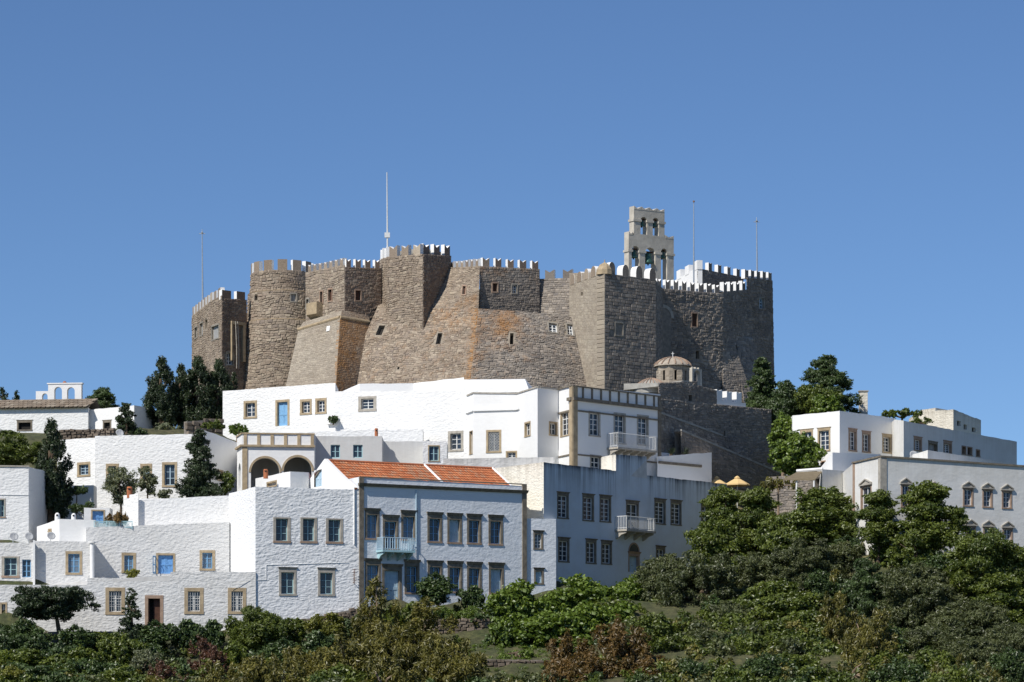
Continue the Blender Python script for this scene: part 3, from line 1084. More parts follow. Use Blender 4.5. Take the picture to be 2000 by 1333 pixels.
# big middle bastion: battered left face, upper and lower right faces
m1, SL = section(fort, 'bastion_wall', [(736, 603, 309.6), (935, 603, 303.1), (937, 520, 304), (770, 530, 318)], 'st_tan', .25, .42,
                 [(904, 910, 560, 576, 'wood')], seed=60, irr=.2, proud=(.02, .07), lichen=lambda u, v: .03 + .24 * np.exp(-((u - .9) / .2) ** 2 - ((v - .1) / .3) ** 2), nu=10)
m1b, SL = section(fort, 'bastion_wall', [(650, B0, 304.4), (913, B0, 297.2), (935, 603, 303.1), (736, 603, 309.6)], 'st_tan', .25, .42,
                  [(853, 862, 651, 673, 'slit'), (737, 749, 636, 655, 'slit'), (776, 780, 717, 722, 'slit')], seed=64, irr=.2, proud=(.02, .08),
                  lichen=lambda u, v: .08 + .36 * np.exp(-((u - 1.0) / .045) ** 2) + .20 * np.exp(-((u - .75) / .25) ** 2 - ((v - .95) / .2) ** 2), nu=14)
merlons(m1, P(879, 527, 309.4), P(937, 521, 304), 6, 'swallow', .55, .72, .38, 'merlon_tan')
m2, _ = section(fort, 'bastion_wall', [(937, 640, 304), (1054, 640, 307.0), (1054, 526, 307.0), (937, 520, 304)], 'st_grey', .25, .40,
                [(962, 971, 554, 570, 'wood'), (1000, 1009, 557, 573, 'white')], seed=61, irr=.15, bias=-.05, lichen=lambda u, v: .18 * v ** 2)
merlons(m2, P(934, 520, 304), P(1054, 526, 307.0), 5, 'swallow', .52, .78, .38, 'merlon_shaded', start=.62)
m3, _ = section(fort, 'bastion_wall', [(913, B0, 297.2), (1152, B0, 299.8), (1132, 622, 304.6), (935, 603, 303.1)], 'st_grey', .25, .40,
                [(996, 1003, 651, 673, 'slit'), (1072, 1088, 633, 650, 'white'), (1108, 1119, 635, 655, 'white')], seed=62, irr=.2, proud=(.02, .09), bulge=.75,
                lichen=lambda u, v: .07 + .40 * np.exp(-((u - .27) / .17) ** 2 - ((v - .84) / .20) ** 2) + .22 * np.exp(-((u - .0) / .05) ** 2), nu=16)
# recessed wall beside the tall square tower
m4, _ = section(fort, 'curtain_wall', [(1054, 640, 307.0), (1128, 640, 304.5), (1119, 543, 306.6), (1054, 545, 307.6)], 'st_grey', .26, .44, (), seed=63, irr=.1)
merlons(m4, P(1051, 545, 307.6), P(1121, 543, 306.6), 2, 'swallow', .55, .8, .38, 'merlon_grey', start=.65)

# tall square tower of dressed stone: the larger stones are pieces of their own
fl = Fr(XY(1112, 304.8), XY(1166, 298.7)); fq = Fr(XY(1166, 298.7), XY(1180, 298.0)); fR = Fr(XY(1180, 298), XY(1281, 301.9)); fB = Fr(XY(1281, 301.9), XY(1296, 313))
ztw = ZP(534, 298)
t1, _ = section(fort, 'square_tower_wall', [(1112, B0, 304.8), (1166, B0, 298.7), (1166, 532, 298.7), (1112, 534, 304.8)], 'st_pale', .30, .50, [(1135, 1138, 571, 578, 'slit')], seed=70, irr=.05, gap=.016, proud=(.004, .012), bias=.12)
zq0, zq1 = ZP(B0, 298), ztw
g = MB(); g.box(fq, 0, fq.L, -.3, -.02, zq0, zq1); g.box(fR, 0, fR.L, -.3, -.02, zq0, zq1)
tow = g.build('square_tower_wall', M['mortar_dark'], fort)
zz = ZP(770, 298); j = 0
while zz < ztw - .05:
    hq = random.uniform(.36, .46)
    hq = min(hq, ztw - zz)
    block('quoin', tow, fq, fq.L / 2, -.05, zz + hq / 2, fq.L + .08, .16, hq - .015, M['st_one_pale'])
    zz += hq; j += 1
wz = (1202, 1216, 632, 655)
hu0, hu1, hz0, hz1 = fR.boxpx(*wz)
zz = ZP(770, 298); cnt = 0
Sr = bil(fR.pt(0, 0, zq0), fR.pt(fR.L, 0, zq0), fR.pt(fR.L, 0, zz), fR.pt(0, 0, zz))
bigR = random.Random(5)
blk = []
while zz < ztw - .05:
    hq = min(bigR.uniform(.25, .36), ztw - zz)
    u = bigR.uniform(-.2, 0)
    while u < fR.L - .12:
        w = bigR.uniform(.32, .78)
        a, b = max(u, 0), min(u + w, fR.L)
        if fR.L - b < .2:
            b = fR.L
        if not (b > hu0 - .08 and a < hu1 + .08 and zz + hq > hz0 - .08 and zz < hz1 + .08):
            blk.append((a, b, zz, hq, bigR.uniform(-.012, .018), bigR.random()))
        u = b
    zz += hq
blk.sort(key=lambda q: -(q[1] - q[0]) * q[3])
for (a, b, z_, hq, dd, rn) in blk[:290]:        # the largest stones are pieces of their own
    block('stone', tow, fR, (a + b) / 2, -.03 + dd, z_ + hq / 2, b - a - .022, .14, hq - .025, M['st_one'], (rn - .5) * .015)
mb, sc_ = MB(), []
for (a, b, z_, hq, dd, rn) in blk[290:]:
    mb.box(fR, a + .011, b - .011, -.1, .035 + dd, z_ + .012, z_ + hq - .012)
    sc_ += [(rn, 0, 0)] * 8
part('small_stones', mb.V, mb.F, M['st_grey'], tow, attr={'sc': np.array(sc_)}, kind='stuff')
SR = bil(fR.pt(0, -.02, zq0), fR.pt(fR.L, -.02, zq0), fR.pt(fR.L, -.02, ztw), fR.pt(0, -.02, ztw))
ua, va = uv_of(SR, 1202, 644); ub, _ = uv_of(SR, 1216, 644); _, vt = uv_of(SR, 1209, 632); _, vb = uv_of(SR, 1209, 655)
fort_window(fort, SR, (ua, ub, vb, vt), 'grey')
t3, _ = section(fort, 'square_tower_wall', [(1281, B0, 301.9), (1296, B0, 313), (1296, 566, 313), (1281, 548, 301.9)], 'st_grey', .3, .5, (), seed=72, nu=3)
V = [fl.pt(0, -.05, ztw - .06), fl.pt(fl.L, -.05, ztw - .06), fR.pt(0, -.05, ztw - .06), fR.pt(fR.L, -.05, ztw - .06), fB.pt(fB.L, 0, ztw - .06), np.array((*XY(1130, 313), ztw - .06))]
part('tower_roof', V, [list(range(6))], M['concrete'], fort)
merlons(t1, fl.pt(0, 0, ztw), fl.pt(fl.L, 0, ztw), 4, 'round', .62, .85, .38, 'merlon_tan', side='white')
merlons(tow, fR.pt(-.1, 0, ztw), fR.pt(fR.L + .2, 0, ztw), 4, 'round', .48, 1.05, .75, 'merlon_grey', start=.62)
mb = MB()
mb.lathe((fq.pt(fq.L / 2, -.5, ztw)), [(.75, -.05), (.72, .4), (.45, .85), (.1, 1.05), (.0, 1.1)], 10); mb.tube([fq.pt(fq.L / 2, -.5, ztw + 1.0), fq.pt(fq.L / 2, -.5, ztw + 1.3)], .05, 6)
mb.build('corner_cap', M['sandstone'], fort)

# right curtain wall, in the shade of the tower
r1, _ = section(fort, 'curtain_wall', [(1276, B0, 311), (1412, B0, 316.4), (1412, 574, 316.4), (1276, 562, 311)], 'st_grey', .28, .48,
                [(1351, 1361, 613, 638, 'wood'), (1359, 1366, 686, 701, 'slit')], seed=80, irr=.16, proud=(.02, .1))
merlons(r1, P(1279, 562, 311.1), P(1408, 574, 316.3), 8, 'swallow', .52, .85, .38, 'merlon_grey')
fr = Fr(XY(1276, 311), XY(1412, 316.4))
mb = MB()   # blind arch in the corner
u0, u1 = fr.u_of(1283), fr.u_of(1310)
uc, ra = (u0 + u1) / 2 - .1, (u1 - u0) / 2 + .05
za = ZP(620, 311.5)
arc = [(uc + ra * math.cos(t), za + ra * math.sin(t)) for t in np.linspace(0, math.pi, 13)]
arc2 = [(uc + (ra + .3) * math.cos(t), za + (ra + .3) * math.sin(t)) for t in np.linspace(0, math.pi, 13)]
for i in range(12):
    a, b, c, d = arc[i], arc[i + 1], arc2[i + 1], arc2[i]
    mb.hexa([fr.pt(*a[:1], .16, a[1]), fr.pt(b[0], .16, b[1]), fr.pt(c[0], .16, c[1]), fr.pt(d[0], .16, d[1]), fr.pt(a[0], 0, a[1]), fr.pt(b[0], 0, b[1]), fr.pt(c[0], 0, c[1]), fr.pt(d[0], 0, d[1])])
mb.build('blind_arch', M['grey_trim'], fort)
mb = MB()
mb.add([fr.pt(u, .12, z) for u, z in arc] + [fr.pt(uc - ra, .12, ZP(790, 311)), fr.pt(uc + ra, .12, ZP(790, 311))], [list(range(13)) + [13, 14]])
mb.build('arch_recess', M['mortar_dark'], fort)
# right end in full shade
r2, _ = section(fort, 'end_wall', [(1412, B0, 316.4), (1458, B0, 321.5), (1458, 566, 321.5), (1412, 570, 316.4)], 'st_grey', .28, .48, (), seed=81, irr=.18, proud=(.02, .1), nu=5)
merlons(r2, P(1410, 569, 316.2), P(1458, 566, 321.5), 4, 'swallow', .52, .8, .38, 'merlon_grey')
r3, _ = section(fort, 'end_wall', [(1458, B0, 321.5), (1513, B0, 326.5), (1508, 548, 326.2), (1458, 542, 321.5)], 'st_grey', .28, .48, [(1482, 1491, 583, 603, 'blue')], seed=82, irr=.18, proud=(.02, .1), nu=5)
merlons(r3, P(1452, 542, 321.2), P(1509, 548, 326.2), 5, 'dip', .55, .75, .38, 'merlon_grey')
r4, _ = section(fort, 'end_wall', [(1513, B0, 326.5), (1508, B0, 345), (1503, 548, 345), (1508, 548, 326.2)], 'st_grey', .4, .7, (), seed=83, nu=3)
# sloping buttresses
for (q, sd) in (([(1412, B0, 315.5), (1478, B0, 318), (1420, 628, 318), (1410, 628, 317.2)], 84), ([(1454, B0, 316.4), (1515, B0, 321.5), (1470, 662, 322), (1437, 656, 319.5)], 85)):
    section(fort, 'buttress', q, 'st_grey', .26, .46, (), seed=sd, irr=.15, nu=5)
mb = MB()
q = [P(1437, 656, 319.5), P(1454, B0, 316.4), P(1454, B0, 322), P(1437, 656, 322)]
mb.add(q, [(0, 1, 2, 3)]); q2 = [P(1515, B0, 321.5), P(1470, 662, 322), P(1470, 662, 325), P(1515, B0, 326)]
mb.add(q2, [(0, 1, 2, 3)])
mb.add([P(1437, 656, 319.5), P(1470, 662, 322), P(1470, 655, 324), P(1437, 650, 322)], [(0, 1, 2, 3)])
mb.build('buttress_flank', M['concrete'], fort)
# upper block with a whitewashed face
fw = Fr(XY(1313, 331), XY(1362, 322)); fd = Fr(XY(1362, 322), XY(1452, 328))
zub = ZP(524, 322)
mb = MB()
mb.box(fw, 0, fw.L, -.5, 0, ZP(640, 326), zub)
ub = mb.build('upper_block_wall', M['white'], fort)
merlons(ub, fw.pt(0, 0, zub), fw.pt(fw.L, 0, zub), 3, 'square', .45, .75, .5, 'white', start=.8)
ub2, _ = section(fort, 'upper_block_wall', [(1362, 640, 322), (1452, 640, 328), (1452, HY - zub * F / 328, 328), (1362, 524, 322)], 'st_grey', .26, .46, (), seed=90, irr=.12, nu=6)
merlons(ub2, fd.pt(-.1, 0, zub), fd.pt(fd.L, 0, zub), 5, 'dip', .34, .72, .38, 'merlon_grey', start=.4)
# roofs / mass of the fortress behind the wall heads
core = [XY(380, 333), XY(411, 325.5), XY(434, 320), XY(484, 322), XY(600, 321), XY(600, 314), XY(673, 309.2), XY(743, 311.6), XY(880, 311), XY(938, 306), XY(1052, 310.2), XY(1125, 308), XY(1278, 312.6), XY(1410, 319), XY(1500, 328), XY(1500, 372), XY(420, 380)]
zc = 44.0
mb = MB()
n = len(core)
for i in range(n):
    a, b = core[i], core[(i + 1) % n]
    mb.quad((*a, 28), (*b, 28), (*b, zc), (*a, zc))
mb.add([(*c, zc) for c in core], [list(range(n))])
mb.build('roof', M['concrete'], fort)
mb = MB()
mb.lathe((RC[0], RC[1], 0), [(2.95, 40), (2.95, zt - .15), (0, zt - .1)], 24)
tw = [XY(744, 313), XY(758, 309.2), XY(826, 306.2), XY(879, 310), XY(860, 318), XY(760, 320)]
mb.add([(*c, 48.2 - .35) for c in tw], [list(range(6))])
for i in range(6):
    a, b = tw[i], tw[(i + 1) % 6]
    mb.quad((*a, 43), (*b, 43), (*b, 47.85), (*a, 47.85))
kp = [XY(602, 314), XY(673, 309.4), XY(744, 311.8), XY(744, 322), XY(602, 322)]
zk = ZP(522, 308) - .3
mb.add([(*c, zk) for c in kp], [list(range(5))])
for i in range(5):
    a, b = kp[i], kp[(i + 1) % 5]
    mb.quad((*a, 43), (*b, 43), (*b, zk), (*a, zk))
mb.build('tower_roof', M['concrete'], fort)

# ------------------------------------------------------------------ bell gable on the fortress roof
fb = Fr(XY(1228, 313.6), XY(1316, 316.4))
belf = thing('bell_gable', 'two-tiered concrete bell gable with five arched openings rising from the fortress roof', 'belfry', fb.pt(fb.L / 2, -.5, 44.0))
D = .75


def tier(u0, u1, z0, z1, arches, name):
    """wall tier pierced by arched openings: list of (ua, ub, zbottom, zspring)"""
    mb = MB()
    cuts = [u0] + [c for a in arches for c in a[:2]] + [u1]
    for i in range(0, len(cuts), 2):
        mb.box(fb, cuts[i], cuts[i + 1], -D, 0, z0, z1)
    for (ua, ub, zb_, zs) in arches:
        r, c = (ub - ua) / 2, (ua + ub) / 2
        ts = np.linspace(math.pi, 0, 13)
        for d, fl_ in ((0, 1), (-D, -1)):
            for i in range(12):
                x0, y0, x1, y1 = c + r * math.cos(ts[i]), zs + r * math.sin(ts[i]), c + r * math.cos(ts[i + 1]), zs + r * math.sin(ts[i + 1])
                mb.quad(fb.pt(x0, d, y0), fb.pt(x1, d, y1), fb.pt(x1, d, z1), fb.pt(x0, d, z1))
        for i in range(12):
            x0, y0, x1, y1 = c + r * math.cos(ts[i]), zs + r * math.sin(ts[i]), c + r * math.cos(ts[i + 1]), zs + r * math.sin(ts[i + 1])
            mb.quad(fb.pt(x0, 0, y0), fb.pt(x1, 0, y1), fb.pt(x1, -D, y1), fb.pt(x0, -D, y0))
        mb.quad(fb.pt(ua, 0, z1), fb.pt(ub, 0, z1), fb.pt(ub, -D, z1), fb.pt(ua, -D, z1))
        if zb_ > z0 + .01:
            mb.box(fb, ua, ub, -D, 0, z0, zb_)
    return mb.build(name, M['belfry'], belf)


M['belfry'] = simple('weathered_belfry_stone', (0.49, 0.455, 0.39), 0.9, 0.2, 1.2, bump=0.5)


def fbox(px0, px1, py0, py1):
    return fb.boxpx(px0, px1, py0, py1)


z0 = 42.5
zl1 = fbox(1228, 1316, 463, 548)[3]
L = fb.L
ar = []
for (a, b, pt, pb) in ((1234, 1249, 481, 545), (1260, 1280, 484, 545), (1291, 1303, 486, 545)):
    u0, u1, zz0, zz1 = fbox(a, b, pt, pb)
    ar.append((u0, u1, z0, zz1 - (u1 - u0) / 2))
tier(0, L, z0, zl1, ar, 'lower_tier')
ua, ub, zu0, zu1 = fbox(1238, 1298, 412, 466)
ar2 = []
for (a, b, pt, pb) in ((1251, 1264, 424, 462), (1275, 1287, 426, 464)):
    u0, u1, zz0, zz1 = fbox(a, b, pt, pb)
    ar2.append((u0, u1, zl1 + .15, zz1 - (u1 - u0) / 2))
tier(ua, ub, zl1, zu1, ar2, 'upper_tier')
mb = MB()   # impost mouldings
for t_ in (ar, ar2):
    lo, hi = (0, L) if t_ is ar else (ua, ub)
    cuts = [lo] + [c for a in t_ for c in a[:2]] + [hi]
    for i in range(0, len(cuts), 2):
        zs = np.mean([a[3] for a in t_])
        mb = MB()
        mb.box(fb, cuts[i] - .09, cuts[i + 1] + .09, -D - .08, .08, zs - .13, zs + .08)
        mb.build('impost_moulding', M['belfry'], belf)
for (u0, u1, zz, n) in ((ua, ub, zu1, 4), (0, ua - .1, zl1, 1), (ub + .05, L, zl1, 1)):
    w = (u1 - u0) / n
    for k_ in range(n):
        a, b = u0 + w * k_ + .02, u0 + w * (k_ + 1) - .02
        pr_ = [(a, -.01), (b, -.01), (b, .30), ((a + b) / 2, .08), (a, .30)]
        V = [fb.pt(u, .02, zz + z) for u, z in pr_] + [fb.pt(u, -D - .02, zz + z) for u, z in pr_]
        part('merlon', V, [[0, 1, 2, 3, 4], [9, 8, 7, 6, 5]] + [[i, i + 5, (i + 1) % 5 + 5, (i + 1) % 5] for i in range(5)], M['belfry'], belf)
for (a, sc, lo) in ((ar[0], .42, .35), (ar[1], .56, .35), (ar[2], .36, .35), (ar2[0], .33, .2), (ar2[1], .33, .2)):
    c = fb.pt((a[0] + a[1]) / 2, -D / 2, a[3] + .15)
    mb = MB()
    sc_ = sc
    mb.lathe(c, [(0.0, 0), (.28 * sc_, -.02), (.52 * sc_, -.22 * sc_), (.60 * sc_, -.9 * sc_), (.74 * sc_, -1.4 * sc_), (1.0 * sc_, -1.75 * sc_), (.95 * sc_, -1.8 * sc_), (.5 * sc_, -1.2 * sc_)], 18)
    be = mb.build('bell', M['bronze'], belf, smooth=True)
    mb = MB(); mb.box(fb, a[0], a[1], -D / 2 - .07, -D / 2 + .07, a[3] + .12, a[3] + .27); mb.build('headstock', M['wood_brown'], be)
    mb = MB(); mb.tube([c + (0, 0, -.5 * sc_), c + (0, 0, -2.05 * sc_)], .03, 6); mb.lathe(c + (0, 0, -2.05 * sc_), [(0, .09), (.07, .05), (.08, -.03), (0, -.09)], 8); mb.build('clapper', M['iron_dark'], be)

# masts on the fortress
def mast(label, px, pyt, pyb, Y, r=.06, kind=0):
    p0, p1 = P(px + (2 if kind != 3 else 0), pyb, Y), P(px, pyt, Y)
    p1[0] = p0[0] + (p1[0] - p0[0]) * .6
    t = thing('flag_pole' if kind != 2 else 'lightning_mast', label, 'pole', p0)
    mb = MB()
    n = 4
    mb.tube([p0 + (p1 - p0) * k / n for k in range(n + 1)], [r, r, r * .8, r * .65, r * .5], 8)
    mb.build('pole', M['steel'] if kind != 1 else M['iron_white'], t)
    mb = MB()
    top = p1
    if kind == 3:
        mb.lathe(top, [(0, .12), (.1, .06), (.1, -.06), (0, -.12)], 8)
        mb.build('finial', M['rust'], t)
    elif kind == 1:
        mb.wbox(p0[0] - .28, p0[0] + .22, p0[1] - .15, p0[1] + .15, p0[2] + 1.7, p0[2] + 2.15)
        mb.build('antenna_box', M['iron_white'], t)
    else:
        mb.tube([top + (-.3, 0, -.1), top + (.3, 0, -.1)], .035, 6); mb.tube([top + (0, 0, -.3), top + (0, 0, .35)], .035, 6); mb.lathe(top, [(0, .14), (.13, 0), (0, -.14)], 8)
        mb.build('finial', M['steel'], t)
    return t


mast('slim steel pole with crosswise finial behind the low left wing of the fortress', 394, 455, 600, 330, .09, 2)
mast('tall white antenna mast with a box on the central tower of the fortress', 755, 337, 500, 311, .085, 1)
mast('bare flagpole between the bell gable and the whitewashed block', 1355, 394, 555, 321, .075, 3)
mast('cross-topped steel mast on the far end wall of the fortress', 1477, 432, 545, 329, .08, 2)


# ------------------------------------------------------------------ houses
style('mansion', sw=.17, st='sandstone_dark', wood='wood_blue', rows=3, lintel=.34, throw=.17, glass='glass', recess=.24, proud=.03, sillm='redstone')
style('mansion_pale', 'mansion', glass='glass_pale')
style('mansion_shutter', 'mansion', kind='shutter', wood='wood_pale')
style('mansion_door', 'mansion', kind='door', wood='wood_pale', lintel=.30, sw=.20)
style('balcony_door', 'mansion', kind='glass', rows=4, lintel=.34)
style('rough', sw=.20, st='grey_trim', wood='wood_aqua', rows=3, recess=.26, sillm='redstone', top=.10)
style('small_lintel', sw=.17, st='grey_trim', wood='wood_aqua', rows=3, lintel=.22, throw=.13, recess=.22)
style('barred', sw=.26, st='sandstone', wood='wood_white', rows=3, cols=2, kind='bars', recess=.20)
style('entry', sw=.24, st='redstone', wood='wood_brown', kind='dark_door', recess=.3)
style('sky_blue', sw=.20, st='sandstone', wood='wood_blue', rows=3, recess=.14, glass='glass_pale')
style('sky_bare', sw=.05, st='white', wood='wood_blue', rows=3, recess=.14, bare=1)
style('blue_door', sw=.15, st='sandstone', wood='wood_bright', kind='door', recess=.14)
style('teal', sw=.03, st='white', wood='wood_aqua', rows=2, recess=.12, bare=1)
style('upper', sw=.20, st='sandstone', wood='wood_white', rows=3, recess=.22)
style('upper_door', sw=.20, st='sandstone', wood='wood_blue', kind='door', recess=.2)
style('grand', sw=.15, st='grey_trim', wood='wood_white', rows=3, transom=.28, recess=.16, lintel=0)
style('grand_door', 'grand', rows=4, transom=.22)
style('lattice', sw=.17, st='sandstone', wood='wood_grey', rows=2, recess=.2, lattice=1)
style('tiny', sw=.13, st='sandstone', wood='wood_white', rows=2, recess=.18)
style('streak', sw=.13, st='sandstone_dark', wood='wood_white', rows=4, transom=.24, recess=.14, lintel=.16, throw=.13, proud=.02)
style('streak_low', 'streak', transom=0, rows=4)
style('streak_door', 'streak', kind='glass', rows=3, transom=0)
style('right_win', sw=.15, st='sandstone', wood='wood_white', rows=4, recess=.18, lintel=.12, throw=.08)
style('right_grey', 'right_win', st='redstone')
style('void', sw=.14, st='sandstone_dark', kind='void', lintel=.10, throw=.06)
style('void_bare', sw=.03, st='sandstone_dark', kind='void', bare=1)
style('void_red', sw=.10, st='redstone', kind='void')
style('pedi', sw=.13, st='redstone', wood='wood_white', rows=3, recess=.14, ped=.40)
style('left_win', sw=.20, st='sandstone', wood='wood_pale', rows=3, recess=.18)

# --- mansion with the tiled roof
man = House('tiled_mansion', 'two-storey blue-white mansion with orange tiled roof, stone pilasters and pale blue balcony', [(702, 250), (1027, 256.8)], [932, 950.5], 12.0, 'mansion', 7.0,
            {0: [(713, 741, 993, 1055, 'mansion_pale'), (747.5, 778, 1006, 1076, 'balcony_door'), (783.5, 813, 997, 1057, 'mansion_pale'), (834.6, 863.5, 1000.6, 1061, 'mansion'),
                 (873.6, 902, 1002.4, 1063, 'mansion_shutter'), (912, 940, 1004, 1064, 'mansion'), (954, 982, 1006, 1066, 'mansion'),
                 (713, 743.5, 1091, 1159, 'mansion_pale'), (746, 784.7, 1102, 1182, 'mansion_door'), (790, 819, 1093.6, 1161, 'mansion'), (835, 864, 1095, 1158, 'mansion'), (874, 903, 1096, 1159, 'mansion'),
                 (912, 940.7, 1097.6, 1160, 'mansion'), (954.6, 984, 1099, 1162, 'mansion_shutter')]}, roof=None, back=[(-4.0, 7.9), (-4.6, 8.5)])
fr = man.frs[0]
zt = man.Z[0]
mb = MB()
mb.box(fr, -.03, .33, -.05, .10, 8.5, zt + .04)
mb.build('pilaster', M['sandstone_dark'], man.root)
mb = MB()
mb.box(fr, fr.L - .33, fr.L + .04, -.05, .10, 8.5, zt + .04)
mb.build('pilaster', M['sandstone_dark'], man.root)
mb = MB()
zc1 = ZP(944, 250)
mb.hexa([fr.pt(-.1, .13, zc1 - .22), fr.pt(fr.L + .1, .13, zc1 - .22), fr.pt(fr.L + .12, .30, zc1), fr.pt(-.12, .30, zc1), fr.pt(-.1, -.03, zc1 - .22), fr.pt(fr.L + .1, -.03, zc1 - .22), fr.pt(fr.L + .12, -.03, zc1), fr.pt(-.12, -.03, zc1)])
mb.build('cornice', M['sandstone_dark'], man.root)
mb = MB()
mb.box(fr, .33, fr.L - .33, -.06, .05, zt - .02, zt + .06)
mb.build('parapet_coping', M['sandstone_dark'], man.root)
mb = MB()
for (px, a, b) in ((812, 958, 1075),):
    u = fr.u_of(px)
    Yq = fr.Y_at(u)
    mb.tube([fr.pt(u, .08, ZP(a, Yq)), fr.pt(u, .08, ZP(b, Yq))], .05, 8)
mb.build('drain_pipe', M['wood_pale'], man.root)
# roof: two slopes, tiles in rows
RU = fr.U; RBk = np.array((-fr.U[1], fr.U[0]))
Wd = 10.4


def rp(u, b, z):
    q = fr.A + RU * u + RBk * b
    return np.array((q[0], q[1], z))


ze, zrg = ZP(955, 250) + .0, 23.5
e0, e1 = .45, Wd - .3
mid = Wd / 2
mb = MB()
mb.hexa([rp(-.4, e0, ze - .12), rp(fr.L, e0, ze - .12), rp(fr.L, mid, zrg - .12), rp(-.4, mid, zrg - .12), rp(-.4, e0, ze - .25), rp(fr.L, e0, ze - .25), rp(fr.L, mid, zrg - .25), rp(-.4, mid, zrg - .25)])
mb.hexa([rp(-.4, e1, ze - .12), rp(fr.L, e1, ze - .12), rp(fr.L, mid, zrg - .12), rp(-.4, mid, zrg - .12), rp(-.4, e1, ze - .25), rp(fr.L, e1, ze - .25), rp(fr.L, mid, zrg - .25), rp(-.4, mid, zrg - .25)])
rf = mb.build('roof', M['sandstone_dark'], man.root)
# individual roof tiles: shallow S-profile pans, too small to pick out singly
mtile = stone_mat('orange_roof_tile', [(0.50, 0.17, 0.075), (0.56, 0.21, 0.10), (0.42, 0.135, 0.06), (0.60, 0.25, 0.12), (0.50, 0.19, 0.09), (0.44, 0.24, 0.15)])
r_ = np.random.default_rng(3)
nr, nc = 11, int((fr.L + .4) / .235)
TV, TF, TC = [], [], []
for sgn, b0 in ((1, e0), (-1, e1)):
    for i in range(nr):
        for j in range(nc):
            t0, t1 = i / nr, (i + 1.10) / nr
            u0 = -.4 + j * .235
            col = r_.random()
            if sgn > 0 and 5.0 + .12 * i < u0 < 9.0 - .05 * i and r_.random() < .5:
                col = .95
            lift = r_.uniform(-.008, .012)
            base = len(TV)
            for t, up in ((t0, .10), (t1, .02)):
                bb = b0 + (mid - b0) * t
                zz = ze + (zrg - ze) * t - .1
                for (du, hz) in ((0, .015), (.06, .055), (.12, .06), (.18, .02), (.235, .015)):
                    TV.append(rp(u0 + du, bb, zz + hz + up + lift)); TC.append((col, 0, 0))
            for k in range(4):
                TF.append((base + k, base + k + 1, base + 6 + k, base + 5 + k))
            b2 = len(TV)
            for k in range(5):
                v = TV[base + k]
                TV.append((v[0], v[1], v[2] - .10)); TC.append((col * .6, 0, 0))
            for k in range(4):
                TF.append((b2 + k, b2 + k + 1, base + k + 1, base + k))
part('roof_tiles', TV, np.array(TF), mtile, rf, attr={'sc': np.array(TC)}, kind='stuff')
mb = MB()
mb.tube([rp(-.4, mid, zrg), rp(fr.L, mid, zrg)], .11, 8)
mb.build('ridge_tiles', M['terracotta'], rf)
for u in (8.1, fr.L - .15):   # white mortar verge lines
    mb = MB()
    mb.tube([rp(u + .1, e0, ze + .02), rp(u, mid, zrg + .05)], .09, 6)
    mb.build('mortar_verge', M['white'], rf)
# gable wall, left end
g0, g1 = fr.A + RBk * (-.05) - RU * .45, fr.A + RBk * Wd - RU * .45
gfr = Fr(g1, g0)
mb, at = MB(), []
sw_hole = None
gz = ze - 1.2
hole = window(man.root, gfr, (613, 629, 917, 952, None), dict(ST['sky_bare'], kind='shutter', wood='wood_pale'))
# gable polygon around the shutter (strip-wise)
ucs = sorted({0.0, gfr.L / 2, gfr.L, hole[0], hole[1]} | {gfr.L * k / 12 for k in range(13)})


def gtop(u):
    t = abs(u - gfr.L / 2) / (gfr.L / 2)
    return zrg + .12 - (zrg - ze + .15) * t + .10 * (t ** 3)


for i in range(len(ucs) - 1):
    a, b = ucs[i], ucs[i + 1]
    inh = hole[0] - 1e-6 < (a + b) / 2 < hole[1] + 1e-6
    if inh:
        mb.quad(gfr.pt(a, 0, gz - 3), gfr.pt(b, 0, gz - 3), gfr.pt(b, 0, hole[2]), gfr.pt(a, 0, hole[2]))
        mb.quad(gfr.pt(a, 0, hole[3]), gfr.pt(b, 0, hole[3]), gfr.pt(b, 0, gtop(b)), gfr.pt(a, 0, gtop(a)))
    else:
        mb.quad(gfr.pt(a, 0, gz - 3), gfr.pt(b, 0, gz - 3), gfr.pt(b, 0, gtop(b)), gfr.pt(a, 0, gtop(a)))
    mb.quad(gfr.pt(a, 0, gtop(a)), gfr.pt(b, 0, gtop(b)), gfr.pt(b, -.3, gtop(b)), gfr.pt(a, -.3, gtop(a)))
mb.build('gable_wall', M['white'], man.root)


